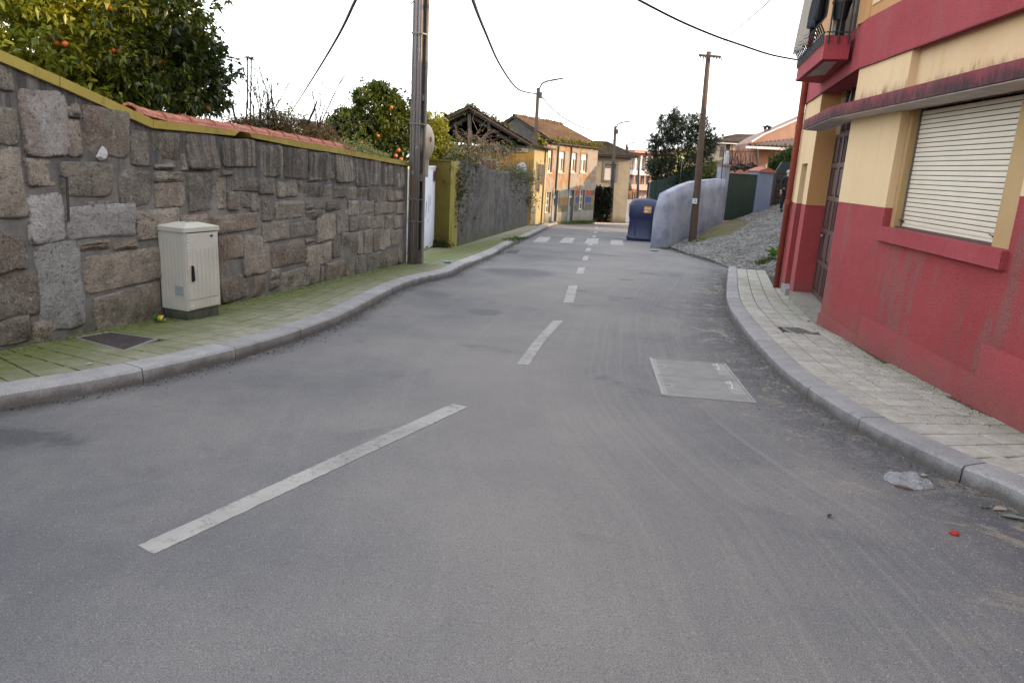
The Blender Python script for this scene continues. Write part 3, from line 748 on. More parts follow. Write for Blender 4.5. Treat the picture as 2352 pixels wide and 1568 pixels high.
mk('mortar', mb, MORTAR, sw)
S_ = [(50, 203, 152, 357, 1), (-14, 150, 30, 205, 0), (-30, 245, 45, 331, 0), (-30, 338, 47, 500, 0), (-40, 507, 62, 628, 0), (-40, 634, 88, 730, 0), (-40, 736, 66, 800, 0), (72, 736, 122, 790, 0),
      (192, 250, 294, 360, 0), (152, 236, 182, 270, 0), (152, 275, 187, 360, 0), (57, 362, 136, 427, 0), (138, 372, 256, 450, 0), (271, 392, 350, 473, 0), (62, 448, 149, 552, 1), (151, 470, 308, 549, 1),
      (313, 480, 410, 548, 0), (298, 300, 341, 383, 0), (345, 304, 408, 367, 0), (428, 308, 505, 386, 0), (352, 393, 425, 418, 0), (352, 421, 422, 476, 0), (170, 553, 250, 575, 0), (78, 558, 186, 765, 1),
      (193, 578, 371, 657, 0), (217, 665, 371, 752, 0), (429, 398, 514, 487, 0), (520, 441, 549, 484, 0), (483, 491, 592, 534, 0), (499, 541, 520, 637, 0), (522, 541, 554, 592, 0), (557, 540, 619, 630, 0), (505, 634, 570, 690, 0),
      (193, 463, 212, 479, 0), (222, 459, 260, 479, 0), (258, 553, 312, 573, 0), (400, 560, 496, 640, 0), (376, 662, 500, 712, 0), (415, 492, 478, 535, 0), (352, 372, 398, 388, 0), (414, 350, 428, 392, 0),
      (509, 320, 588, 388, 0), (593, 332, 645, 406, 0), (650, 341, 703, 411, 0), (707, 348, 753, 414, 0), (768, 356, 813, 421, 0), (816, 363, 846, 428, 0), (848, 366, 872, 426, 0), (883, 380, 909, 426, 0), (912, 381, 929, 428, 0), (756, 356, 766, 412, 0),
      (510, 391, 536, 404, 0), (530, 407, 589, 440, 0), (592, 412, 629, 447, 0), (634, 416, 681, 452, 0), (685, 419, 739, 455, 0), (741, 424, 762, 450, 0), (765, 427, 792, 455, 0), (794, 429, 818, 459, 0), (820, 430, 842, 459, 0), (844, 431, 867, 464, 0), (870, 430, 885, 462, 0), (888, 429, 926, 462, 0), (706, 404, 740, 416, 0),
      (496, 409, 516, 480, 0), (520, 445, 550, 484, 0), (552, 444, 572, 477, 0), (574, 444, 597, 486, 0), (599, 457, 622, 507, 0), (631, 463, 695, 503, 0), (700, 464, 717, 481, 0), (700, 484, 735, 505, 0), (722, 459, 746, 481, 0), (748, 460, 794, 483, 0), (797, 460, 824, 495, 0), (827, 460, 856, 491, 0), (859, 465, 907, 491, 0), (910, 465, 929, 492, 0),
      (600, 508, 662, 553, 0), (667, 508, 722, 543, 0), (725, 493, 770, 551, 0), (773, 485, 799, 537, 0), (801, 497, 840, 529, 0), (852, 494, 880, 523, 0), (883, 494, 902, 524, 0), (904, 495, 922, 524, 0), (842, 495, 850, 524, 0),
      (623, 557, 698, 611, 0), (700, 546, 722, 557, 0), (701, 560, 760, 608, 0), (762, 543, 781, 592, 0), (783, 534, 817, 596, 0), (819, 531, 832, 584, 0), (834, 528, 854, 584, 0), (856, 527, 871, 577, 0), (873, 527, 895, 572, 0), (897, 527, 924, 562, 0),
      (580, 634, 613, 676, 0), (620, 617, 641, 640, 0), (644, 616, 731, 662, 0), (735, 612, 744, 650, 0), (746, 599, 790, 646, 0), (793, 600, 813, 638, 0), (815, 586, 840, 629, 0), (844, 580, 883, 621, 0), (885, 567, 911, 610, 0), (913, 565, 926, 603, 0), (619, 644, 641, 664, 0)]
def stone(k, s0, s1, z0, z1, mat, bulge=.034, rag=.1):
    fr = FW[k][0]; cs, cz = (s0 + s1) / 2, (z0 + z1) / 2; w, h = (s1 - s0) / 2, (z1 - z0) / 2
    w *= 1.02; h *= 1.02; per = []; cr_ = min(w, h) * rng.uniform(.10, .34); m1 = min(w, h)
    cut = [cr_ * rng.uniform(.6, 1.9) for _ in range(4)]; sk = [rng.normal(0, .07, 2) * m1 for _ in range(4)]
    K = [(w, h), (-w, h), (-w, -h), (w, -h)]; K = [(K[i][0] + sk[i][0], K[i][1] + sk[i][1]) for i in range(4)]
    for i in range(4):       # a squarish block: chipped corners, slightly wandering edges
        p, q, r_ = np.array(K[i - 1]), np.array(K[i]), np.array(K[(i + 1) % 4]); e1, e2 = (p - q) / np.linalg.norm(p - q), (r_ - q) / np.linalg.norm(r_ - q); c_ = min(cut[i], .45 * np.linalg.norm(p - q), .45 * np.linalg.norm(r_ - q))
        per += [q + e1 * c_, q + (e1 + e2) * c_ * .30, q + e2 * c_]
        m3 = (q + e2 * c_) * .5 + .5 * r_; nrm_ = np.array([-e2[1], e2[0]])
        per += [q + e2 * (c_ + .33 * (np.linalg.norm(r_ - q) - 2 * c_)) + nrm_ * rng.normal(0, .05) * m1, q + e2 * (c_ + .67 * (np.linalg.norm(r_ - q) - 2 * c_)) + nrm_ * rng.normal(0, .035) * m1]
    out = [(x / w, y / h) for x, y in per]; n = len(out)
    d = bulge * rng.uniform(.7, 1.35); tx, ty = rng.normal(0, .010, 2)
    V = []
    for ins, o in ((0, -.03), (.004, d * .45), (.014, d * .86), (.035, d), (.5, d * 1.1)):
        for u, v in out:
            su, sv = (1 - ins * (1 / w if ins < .1 else 1), 1 - ins * (1 / h if ins < .1 else 1)); su, sv = max(su, .3), max(sv, .3)
            V.append(fr.pt(cs + u * w * su, cz + v * h * sv, o + (u * tx + v * ty) * (o > 0) + rng.normal(0, .003) * (ins > .01)))
    m_ = len(V); V.append(fr.pt(cs, cz, d * 1.05))
    F = [(r * n + i, r * n + (i + 1) % n, (r + 1) * n + (i + 1) % n, (r + 1) * n + i) for r in range(4) for i in range(n)] + [(4 * n + i, 4 * n + (i + 1) % n, m_) for i in range(n)]
    mb = MB(); mb.add(V, F); o_ = mk('stone', mb, mat, sw, smooth=True)
    at_ = o_.data.attributes.new('edge', 'FLOAT', 'POINT'); at_.data.foreach_set('value', np.r_[np.full(n * 3, 1.0), np.full(n, .62), np.full(n, -.3), -.4].astype(np.float32)); return o_
for x0, y0, x1, y1, g in S_:
    xm, ym = (x0 + x1) / 2, (y0 + y1) / 2
    a, b, c, d = wall_hit(x0, ym), wall_hit(x1, ym), wall_hit(xm, y0), wall_hit(xm, y1)
    k = wall_hit(xm, ym)[0]; fr = FW[k][0]
    s0, s1 = fr.hit(x0, ym)[0], fr.hit(x1, ym)[0]; z1, z0 = fr.hit(xm, y0)[1], fr.hit(xm, y1)[1]
    stone(k, s0, s1, z0, z1, STONE_G if g else STONE, .021 if (x1 - x0) > 40 else .018)
for i in range(16):          # the wall goes on out of the picture
    r_, c_ = divmod(i, 4); s = .1 + c_ * .72 + .2 * (r_ % 2); z = -.1 + r_ * .62
    stone(0, s, s + .62, z, z + .52, STONE)
# fallen-in white quartz lump and smaller wedges
QUARTZ = plain('white_quartz', A(205, 203, 205, .6), .8, .25, 30, bump=.6, bs=60)
for (x, y, w, h) in [(227, 352, 13, 16)]:
    k, s, z = wall_hit(x, y); fr = FW[k][0]; mb = MB(); pts = []
    out = [(-1, -.5), (-.3, -1), (.5, -.9), (1, -.2), (.8, .7), (.45, 1), (-.2, .5)]
    V = [fr.pt(s + u * .062, z + v * .07, .02) for u, v in out] + [fr.pt(s + u * .042, z + v * .05, .062 + rng.normal(0, .006)) for u, v in out] + [fr.pt(s, z, .075)]
    mb.add(V, [(i, (i + 1) % 7, 7 + (i + 1) % 7, 7 + i) for i in range(7)] + [(7 + i, 7 + (i + 1) % 7, 14) for i in range(7)])
    o = mk('stone', mb, QUARTZ, sw); o['label'] = 'small white quartz lump'
# rusty iron flat driven into the face
k, s, z0 = wall_hit(146, 508); _, _s2, z1 = wall_hit(133, 405); fr = FW[k][0]; mb = MB()
s1_ = fr.hit(133, 405)[0]
mb.bar(fr.pt(s, z0, .055), fr.pt(s1_ + .01, z1, .085), .022, .012); mb.bar(fr.pt(s1_ + .01, z1 - .02, .085), fr.pt(s1_ + .005, z1 + .012, .03), .022, .012)
o = mk('iron_strap', mb, RUSTI, sw); o['label'] = 'rusty iron strap'
# coping blocks and roll tiles
ce = [2.0, 3.2, 4.3, 5.4, 6.5, 7.58, 9.05, 9.25, 10.6, 11.9, 13.2, 14.3, 15.32]
for a, b in zip(ce, ce[1:]):
    if abs(a - 9.05) < .01: continue
    mb = MB(); g = .004
    e0 = .05 if abs(b - 9.05) < .01 else 0; e1 = .05 if abs(a - 9.25) < .01 else 0
    za, zb = top_z(a), top_z(b); H = .085
    mb.hexa([wall_pt(a + g + e1 * 1.8, za + .03 * (e1 > 0), .035), wall_pt(b - g - e0 * 1.8, zb + .03 * (e0 > 0), .035), wall_pt(b - g, zb, -.44), wall_pt(a + g, za, -.44),
             wall_pt(a + g, za + H, .045), wall_pt(b - g, zb + H, .045), wall_pt(b - g, zb + H + .02, -.44), wall_pt(a + g, za + H + .02, -.44)])
    mk('coping_block', mb, COPE, sw)
y = 7.42
tile_i = 0
while y < 12.3:
    mb = MB(); L = .44; n = 7; V = []
    for e, (yy, rr) in enumerate(((y, .098), (y + .03, .102), (y + L * .97, .088))):
        for j in range(n):
            t = math.pi * (j / (n - 1)) 
            p = wall_pt(yy, top_z(yy) + .085 + rr * 1.0 * math.sin(t) + .012 * (e == 0), -.10 + rr * math.cos(t) * 1.15); V.append(p)
    for e, (yy, rr) in enumerate(((y, .083), (y + L * .97, .075))):
        for j in range(n):
            t = math.pi * (j / (n - 1)); V.append(wall_pt(yy, top_z(yy) + .085 + rr * math.sin(t), -.10 + rr * math.cos(t) * 1.15))
    F = [(r * n + j, r * n + j + 1, (r + 1) * n + j + 1, (r + 1) * n + j) for r in (0, 1) for j in range(n - 1)] + [(j, 3 * n + j, 3 * n + j + 1, j + 1) for j in range(n - 1)] + [(3 * n + j, 4 * n + j, 4 * n + j + 1, 3 * n + j + 1) for j in range(n - 1)]
    mb.add(V, F); mk('ridge_tile', mb, TERRA, sw, smooth=False)
    # the flat under-tile lip showing between the rolls
    mb = MB(); mb.hexa([wall_pt(y + .06, top_z(y) + .088, .02), wall_pt(y + L - .02, top_z(y + L) + .088, .02), wall_pt(y + L - .02, top_z(y + L) + .088, -.44), wall_pt(y + .06, top_z(y) + .088, -.44)] +
                       [wall_pt(y + .06, top_z(y) + .112, .005), wall_pt(y + L - .02, top_z(y + L) + .106, .005), wall_pt(y + L - .02, top_z(y + L) + .106, -.44), wall_pt(y + .06, top_z(y) + .112, -.44)])
    mk('tile_bed', mb, TERRA, sw)
    y += .40

# ================================================================== telecom cabinet
CAB = plain('beige_cabinet_plastic', A(186, 183, 172, .8), .6, .08, 4, bump=.06, bs=50)
CABD = plain('cabinet_groove', A(140, 138, 128, .6), .7, .1)
LABELW = plain('white_label', A(222, 222, 226, .66), .6, .05)
INK = plain('dark_ink', A(40, 38, 62, .5), .7, .05)
BLACKP = plain('black_plastic', A(20, 20, 22, .5), .45, .2)
cA, cB, cC = [np.array(GR(*p, .12)) for p in [(378, 733), (433, 737), (508, 724)]]
fx = cC - cB; fx[2] = 0; wd = np.linalg.norm(fx); fx /= wd            # along the front (door) face
fy = np.array([-fx[1], fx[0], 0])                                     # into the cabinet
dp = .36
cb = empty('telecom_cabinet', tuple(cB + fx * wd / 2 + fy * dp / 2), 'beige plastic telephone cabinet standing against the stone wall', 'cabinet')
zb = gz(cB[1]) + .11
def cbx(mb, a0, a1, b0, b1, z0, z1, taper=0.0):
    P = lambda a, b, z: tuple(np.array([*(cB + fx * a + fy * b)[:2], z]))
    return mb.hexa([P(a0, b0, z0), P(a1, b0, z0), P(a1, b1, z0), P(a0, b1, z0), P(a0 + taper, b0 + taper, z1), P(a1 - taper, b0 + taper, z1), P(a1 - taper, b1 - taper, z1), P(a0 + taper, b1 - taper, z1)])
PLIN = mat_render('mossy_concrete_plinth', A(130, 126, 118, .5), A(104, 100, 92, .5), lo=None, streak=.3, zref=(-.22, .26, (40, 62, 18)))
mb = MB(); cbx(mb, .015, wd - .015, .02, dp - .02, zb - .12, zb + .125); mk('plinth', mb, PLIN, cb)
zc = zb + .115; zt = zc + .835
mb = MB(); cbx(mb, 0, wd, 0, dp, zc, zt)
body = mk('body', mb, CAB, cb)
mb = MB()
for i in range(7): a = .03 + (dp - .06) * i / 6.0; cbx(mb, -.003, .0, a - .012, a + .012, zc + .02, zt - .06)
for i in range(7): a = .03 + (dp - .06) * i / 6.0; cbx(mb, wd, wd + .003, a - .012, a + .012, zc + .02, zt - .06)
explode(mk('side_rib', mb, CAB, body))
mb = MB(); P = lambda a, b, z: (*(cB + fx * a + fy * b)[:2], z)
o_ = .014
mb.hexa([P(-o_, -o_, zt), P(wd + o_, -o_, zt), P(wd + o_, dp + o_, zt), P(-o_, dp + o_, zt), P(-o_, -o_, zt + .045), P(wd + o_, -o_, zt + .045), P(wd + o_, dp + o_, zt + .045), P(-o_, dp + o_, zt + .045)])
mb.hexa([P(-o_, -o_, zt + .045), P(wd + o_, -o_, zt + .045), P(wd + o_, dp + o_, zt + .045), P(-o_, dp + o_, zt + .045), P(wd * .32, dp * .3, zt + .085), P(wd * .7, dp * .3, zt + .085), P(wd * .7, dp * .75, zt + .085), P(wd * .32, dp * .75, zt + .085)])
cap = mk('lid', mb, CAB, cb)
mb = MB(); cbx(mb, .022, wd - .022, -.014, -.0005, zc + .115, zt - .012); door = mk('door', mb, CAB, cb)
mb = MB(); cbx(mb, .022, wd - .022, -.0115, -.0005, zc + .012, zc + .108); kick = mk('lower_panel', mb, CAB, cb)
mb = MB()
for i in range(7):
    a = .095 + (wd - .135) * i / 6.0; cbx(mb, a - .005, a + .005, -.0185, -.0138, zc + .13, zc + .655)
explode(mk('door_rib', mb, CAB, door))
mb = MB()
for i in range(7):
    a = .095 + (wd - .135) * i / 6.0; cbx(mb, a - .005, a + .005, -.0155, -.0113, zc + .018, zc + .10)
explode(mk('panel_rib', mb, CAB, kick))
mb = MB(); cbx(mb, .024, wd - .024, -.0142, -.012, zt - .0125, zt - .004); mk('shadow_gap', mb, DARKGAP, door)
mb = MB(); hx_ = .074; cbx(mb, hx_ - .016, hx_ + .016, -.028, -.0142, zc + .315, zc + .485, .004); cbx(mb, hx_ - .012, hx_ + .012, -.04, -.0282, zc + .325, zc + .475, .003)
mk('handle', mb, BLACKP, door)
mb = MB(); cbx(mb, .026, .052, -.0156, -.0142, zt - .205, zt - .014); st = mk('label_strip', mb, LABELW, door)
for i, ch in enumerate('GON2A'): mk_text(ch, .027, INK, door, P(.039, -.0159, zt - .034 - .037 * i), fx, (0, 0, 1), .0004).name = 'letter'
mb = MB(); cbx(mb, wd - .048, wd - .026, -.0156, -.0142, zt - .125, zt - .014); mk('label_strip', mb, LABELW, door)
for i, ch in enumerate('121'): mk_text(ch, .025, INK, door, P(wd - .037, -.0159, zt - .034 - .036 * i), fx, (0, 0, 1), .0004).name = 'letter'
mb = MB(); c_ = np.array(P(wd - .105, -.0143, zt - .055)); mb.lathe(c_, [(.015, 0), (.015, .003), (.011, .003), (.011, .0005), (.005, .0005), (.005, .004), (.001, .005)], 14, tuple(-fy))
mb.lathe(c_ - fx * .026, [(.006, 0), (.006, .002), (.001, .003)], 8, tuple(-fy)); mb.lathe(c_ + fx * .024, [(.004, 0), (.004, .002), (.001, .003)], 8, tuple(-fy)); mk('lock', mb, INK, door)
VENTC = plain('grey_blue_vent', A(176, 186, 192, .62), .5, .1)
mb = MB(); b0, b1, v0, v1 = .035, .165, zc + .155, zc + .265; cbx(mb, -.006, -.0031, b0, b1, v0, v1); vent = mk('vent', mb, VENTC, cb)
for i in range(5):
    mb = MB(); z_ = v0 + .016 + .0195 * i; cbx(mb, -.0075, -.0061, b0 + .012, b1 - .012, z_, z_ + .006); mk('louvre', mb, CABD, vent)
mb = MB(); cbx(mb, .05, .10, -.0125, -.0116, zc + .045, zc + .062); o = mk('plate', mb, LABELW, cb)
mb = MB()      # worn sticker marks on the lid
for k in range(16):
    a, b = wd * (.42 + .035 * (k % 8)) , dp * (.44 + .16 * (k // 8)) + .01 * math.sin(k * 5)
    mb.bar(P(a, b, zt + .0862), P(a + .008 * math.sin(k * 3), b + .028, zt + .0862), .006, .001)
mk('worn_marks', mb, INK, cap, kind='stuff')

# ================================================================== crushed can, litter
def soda_can(c, az, cols, label, r=.033, h=.115):
    o = empty('drinks_can', tuple(c), label, 'can'); ax = Vector((math.sin(az), math.cos(az), SLOPE * math.cos(az))).normalized()
    c = Vector(c) + Vector((0, 0, r + .002)) - ax * h / 2
    for nm, prof, mt in (('body', [(r * .86, .006), (r, .014), (r * .985, h * .42), (r * .99, h * .5)], cols[0]), ('band', [(r * .99, h * .5), (r * .97, h * .7), (r, h - .016), (r * .84, h - .005)], cols[1]), ('top', [(r * .84, h - .005), (r * .84, h), (r * .75, h), (r * .75, h - .004)], STEEL), ('bottom', [(r * .7, .0), (r * .86, .006)], STEEL)):
        mb = MB(); mb.lathe(c, prof, 18, ax); mk(nm, mb, mt, o, smooth=True)
    mb = MB(); mb.lathe(c, [(r * 1.004, h * .36), (r * 1.0, h * .46)], 18, ax); mk('stripe', mb, BLACKP, o)
soda_can(GR(366, 738, .13), R(97), (plain('can_green', A(60, 150, 50, .6), .35, .1, metal=.3), plain('can_yellow', A(222, 200, 30, .62), .35, .1, metal=.3)), 'green and yellow drinks can lying beside the cabinet plinth')

# ================================================================== concrete pole with conduits
PX, PY = GR(953, 605, .12)[:2]
pb = gz(PY) + .12
pole = empty('utility_pole', (PX, PY, pb), 'tall concrete pole with grey conduits clamped to it in front of the white gate', 'utility pole')
PH = 8.6
mb = MB(); a0, a1 = .15, .10      # I-section, hollowed at the foot
def pole_sec(z0, z1, w0, w1, d0, d1, ox, oy):
    return mb.hexa([(PX + ox - w0, PY + oy - d0, z0), (PX + ox + w0, PY + oy - d0, z0), (PX + ox + w0, PY + oy + d0, z0), (PX + ox - w0, PY + oy + d0, z0), (PX + ox - w1, PY + oy - d1, z1), (PX + ox + w1, PY + oy - d1, z1), (PX + ox + w1, PY + oy + d1, z1), (PX + ox - w1, PY + oy + d1, z1)])
X1, X2, XM = .062, .142, .102
pole_sec(pb - .3, pb + PH, .013, .011, .15, .10, X1, .06); pole_sec(pb - .3, pb + PH, .013, .011, .15, .10, X2, .06)
pole_sec(pb - .3, pb + .30, .026, .026, .12, .12, XM, .06); pole_sec(pb + 1.72, pb + 1.86, .026, .026, .14, .13, XM, .06); pole_sec(pb + 3.3, pb + 3.42, .026, .026, .14, .13, XM, .06)
pole_sec(pb + .30, pb + 1.72, .026, .026, .03, .03, XM, .16); pole_sec(pb + 1.86, pb + PH, .026, .026, .06, .04, XM, .08)
mk('shaft', mb, CONC, pole)
for i, (dx, dy, r, h) in enumerate([(-.128, .02, .022, 8.5), (-.068, -.0, .036, 8.3), (.012, -.02, .036, 8.2), (.062, -.05, .013, 6.4)]):
    mb = MB(); mb.tube([(PX + dx, PY + dy - .12, pb - .02), (PX + dx * .8 + .005, PY + dy - .12, pb + h)], [r, r * .95], 12)
    cd = mk('conduit', mb, PVC, pole, smooth=True)
    mb = MB(); q = .002
    for z in (1.35 + i * .5, 3.6 + i * .3, 5.8): 
        mb.lathe((PX + dx * (1 - .2 * z / h) + .005 * z / h, PY + dy - .12, pb + z), [(r + .002, 0), (r + .004, .01), (r + .004, .06), (r + .002, .07)], 12)
    explode(mk('coupling', mb, PVC, cd))
for z in (.9, 1.35, 2.85, 4.55, 6.3):
    mb = MB(); w = .152 - .004 * z
    mb.bar((PX - w, PY - .18, pb + z + .01), (PX + .075, PY - .20, pb + z), .012, .02); mb.bar((PX + .075, PY - .20, pb + z), (PX + .16, PY - .09, pb + z), .012, .02); mb.bar((PX - w, PY - .18, pb + z + .01), (PX - w, PY + .1, pb + z), .012, .02)
    mk('steel_band', mb, STEEL, pole)
mb = MB(); mb.tube([PT(966, 40, PY - .1), PT(964, 55, PY - .12), PT(963, 75, PY - .12), PT(962, 110, PY - .1)], .012, 6); mb.tube([PT(944, 10, PY - .12), PT(950, 3, PY - .1), PT(955, -10, PY)], .012, 6)
explode(mk('cable_tail', mb, CABLE, pole))

# round mirror, seen from the side, and its small box
MIRB = plain('beige_mirror_back', A(186, 172, 146, .6), .5, .25, 8, metal=.1)
mc = Vector(PT(984, 327, PY + .25)); mir = empty('traffic_mirror', tuple(mc), 'round beige-backed traffic mirror clamped to the concrete pole, edge-on', 'traffic mirror')
ax = Vector((.97, -.30, .0)).normalized(); r_ = .37
mb = MB(); mb.lathe(mc - ax * .05, [(r_ * .98, -.10), (r_, -.08), (r_, .0), (r_ * .97, .02), (r_ * .8, .055), (r_ * .45, .09), (.02, .10)], 28, ax); mk('housing', mb, MIRB, mir, smooth=True)
mb = MB(); mb.lathe(mc - ax * .05, [(.01, -.13), (r_ * .5, -.125), (r_ * .96, -.105)], 24, ax); mk('mirror_glass', mb, plain('mirror_silver', (.7, .72, .74, 1), .05, .02, metal=1, bump=0), mir, smooth=True)
mb = MB(); mb.bar(mc - ax * .07, Vector((PX + .12, PY + .15, mc.z)), .04); mk('bracket', mb, STEEL, mir)
lb_ = MB(); c_ = mc + ax * .052 + Vector((0, -.0, .06)); sx = Vector((-ax.y, ax.x, 0)); 
lb_.hexa([tuple(c_ + sx * a + Vector((0, 0, b)) + ax * d) for d in (0, .012) for a, b in ((-.03, -.05), (.03, -.05), (.03, .05), (-.03, .05))]); mk('maker_plate', lb_, plain('rusty_label', A(150, 84, 60, .6), .7), mir)
bx = Vector(PT(976, 385, PY + .12)); mb = MB(); mb.box(bx.x - .07, bx.x + .07, bx.y - .06, bx.y + .06, bx.z - .19, bx.z + .17); mb.box(bx.x - .055, bx.x + .055, bx.y - .068, bx.y - .061, bx.z - .16, bx.z + .14)
bxo = empty('junction_box', tuple(bx), 'narrow beige junction box on the concrete pole under the mirror', 'junction box'); mk('case', mb, MIRB, bxo)
mb = MB(); mb.bar(bx + Vector((0, .05, 0)), (PX + .12, PY + .15, bx.z), .04); mk('bracket', mb, STEEL, bxo)

# ================================================================== white gate, yellow pillar, old wall
GATEW = mat_render('white_gate_paint', A(204, 214, 226, .82), A(212, 219, 229, .82), stain=(120, 124, 130), streak=.35, lo=(.55, .35, (120, 92, 70)))
g0, g1 = GR(967, 573, .12), GR(1003, 559, .12)
gy0, gy1 = 18.4, 20.9
gx0, gx1 = PT(966, 573, gy0)[0], PT(1002, 560, gy1)[0]
FGt = Frame((gx0, gy0), math.degrees(math.atan2(gx1 - gx0, gy1 - gy0)), +1); gl = math.hypot(gx1 - gx0, gy1 - gy0)
gt = empty('metal_gate', (gx0, gy0, gz(gy0)), 'white sheet metal gate with flaking paint and a small round sign', 'gate')
mb = MB(); ztop = FGt.hit(985, 381)[1]; mb.fbox(FGt, 0, gl * .5 - .006, -.03, 0, gz(gy0) + .16, ztop); mk('leaf', mb, GATEW, gt)
mb = MB(); mb.fbox(FGt, gl * .5 + .006, gl, -.03, 0, gz(gy1) + .19, ztop); mk('leaf', mb, GATEW, gt)
mb = MB(); mb.fbox(FGt, -.06, gl + .06, -.06, .02, gz(gy0) - .1, gz(gy0) + .12, None, gz(gy1) + .14); mk('threshold', mb, RUSTI, gt)
mb = MB()
for sx in (.0, gl - .05): mb.fbox(FGt, sx, sx + .05, 0, .02, gz(gy0) + .2, ztop)
mb.fbox(FGt, .0, gl, .0, .02, ztop - .05, ztop); mk('frame', mb, GATEW, gt)
mb = MB()
for i, (px, py, w, h) in enumerate([(979, 475, .05, .14), (985, 468, .04, .24), (988, 462, .03, .12), (978, 492, .03, .08), (983, 508, .03, .06), (972, 430, .02, .3)]):
    s, z = FGt.hit(px, py); mb.fbox(FGt, s - w, s + w, .0, .0015, z - h, z + h)
mk('bare_patches', mb, plain('bare_sheet', A(130, 140, 156, .55), .6, .2), gt, kind='stuff')
s, z = FGt.hit(996.5, 404); mb = MB(); mb.lathe(FGt.pt(s, z, .022), [(.16, 0), (.16, .006), (.01, .0065)], 20, (*FGt.n, 0)); sg = mk('no_parking_sign', mb, plain('sign_red', A(150, 44, 54, .6), .5), gt)
mb = MB(); mb.lathe(FGt.pt(s, z, .0285), [(.125, 0), (.125, .001), (.01, .0015)], 20, (*FGt.n, 0)); mk('blue_disc', mb, plain('sign_blue', A(50, 60, 120, .6), .5), sg)
PILY = mat_render('shaded_yellow_pillar', A(150, 132, 34, .36), A(120, 100, 26, .36), stain=(60, 52, 14), streak=.6)  # reveal side of the pillar, its shade put into the colour
PILL = mat_render('lit_yellow_pillar', A(188, 178, 92, .45), A(170, 156, 66, .45), stain=(90, 84, 40), streak=.5)  # street side of the same pillar, its light put into the colour
pl = empty('gate_pillar', tuple(GR(1032, 569, .12)), 'mossy yellow rendered gate pillar between white gate and old dark wall', 'pillar')
px0, px1 = PT(1030, 569, 20.3), PT(1003, 560, 21.0); zt_ = PT(1030, 371, 20.3)[2]
q0 = np.array([px0[0], 20.3]); q1 = np.array([px1[0] - .35, 20.55]); q2 = q1 + np.array([.1, .5]); q3 = q0 + np.array([.1, .5])
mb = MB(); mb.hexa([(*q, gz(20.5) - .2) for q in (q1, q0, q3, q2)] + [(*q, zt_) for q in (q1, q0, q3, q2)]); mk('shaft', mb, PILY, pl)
mb = MB(); mb.hexa([(*q, gz(20.5) - .2) for q in (q0 + np.array([-.0, -.012]), q0 + np.array([.085, .0]), q3 + np.array([.085, 0]), q3)] + [(*q, zt_ + .02) for q in (q0 + np.array([-.0, -.012]), q0 + np.array([.085, .0]), q3 + np.array([.085, 0]), q3)]); mk('lit_street_face', mb, PILL, pl)
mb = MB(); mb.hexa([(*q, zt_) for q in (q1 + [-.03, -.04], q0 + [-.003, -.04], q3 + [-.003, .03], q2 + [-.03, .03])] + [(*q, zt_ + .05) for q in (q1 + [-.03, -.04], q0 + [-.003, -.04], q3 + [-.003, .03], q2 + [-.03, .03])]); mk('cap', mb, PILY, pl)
def mat_oldwall():
    q = N('black_streaked_render', .93); p = q.pos(); x, y, z = q.sep(p)
    c = q.mix(q.step(q.noise(p, 1.3, 6, .7), .3, .7), A(112, 106, 100, .5), A(74, 70, 68, .5))
    s1 = q.noise(q.mapv(p, (1.1, 1.1, 1.5)), 1.0, 8, .78, .5); s2 = q.noise(q.mapv(p, (2.0, 2.0, .7)), 1.3, 8, .78, .3)
    c = q.mix(q.step(s1, .44, .60, 0, .88), c, A(36, 34, 34, .5)); c = q.mix(q.step(s2, .54, .70, 0, .7), c, A(150, 142, 134, .5))
    c = q.mix(q.math('MULTIPLY', q.step(q.noise(p, 2.2, 6, .7), .60, .68), .8), c, A(126, 116, 104, .5))
    h = q.math('SUBTRACT', z, q.math('MULTIPLY', y, SLOPE)); c = q.mix(q.math('MULTIPLY', q.step(q.math('ADD', h, q.math('MULTIPLY', q.noise(p, 3, 5, .7), -.6)), .3, -.3), .75), c, A(74, 84, 26, .5))
    q.col(c); q.bump(q.noise(p, 9, 6, .7), .5, .04).bump(q.noise(p, 70, 3), .3, .006); return q.m
OLDW = mat_oldwall()
w0, w1 = np.array(GR(1040, 567, .12)[:2]), np.array(GR(1211, 518, .12)[:2])
w0 = np.array([q0[0] + .1, 20.45])
FO = Frame(w0, math.degrees(math.atan2(*(w1 - w0))), +1); ol = float(np.linalg.norm(w1 - w0))
z0_, z1_ = FO.hit(1042, 366)[1], FO.hit(1207, 411)[1]
ow = empty('old_wall', (*w0, gz(w0[1])), 'old dark wall streaked with black and overgrown with creepers', 'wall')
mb = MB(); nseg = 12
for i in range(nseg):
    a, b = ol * i / nseg, ol * (i + 1) / nseg; f = lambda t: z0_ + (z1_ - z0_) * t / ol + .05 * math.sin(t * 1.7) + .04 * math.sin(t * .6)
    ya, yb = FO.pt(a, 0)[1], FO.pt(b, 0)[1]
    mb.fbox(FO, a, b, -.35, 0, gz(ya) - .3, f(a), gz(yb) - .3, f(b))
mk('render', mb, OLDW, ow)
# ================================================================== red and cream house on the right
hs = empty('corner_house', FB.pt(2.5, gz(8) + .12), 'red and cream painted corner house with closed roller shutter and balcony', 'house')
LV = 2.52
def part(name, mat, *boxes, fr=FB, parent=None):
    mb = MB()
    for b in boxes: mb.fbox(fr, *b)
    return mk(name, mb, mat, parent or hs)
S0, SE = -12.0, 4.06
# lower red wall (rough-cast)
part('lower_wall', RED, (2.52, SE, -.3, 0, -1.2, 1.355), (.02, 2.52, -.3, .0, -1.2, 1.0), (S0, .02, -.3, 0, -.9, 1.575))
part('upper_wall', YEL, (2.52, SE, -.3, .0005, 1.356, 3.03), (S0, .02, -.3, .0005, 1.576, 2.41))
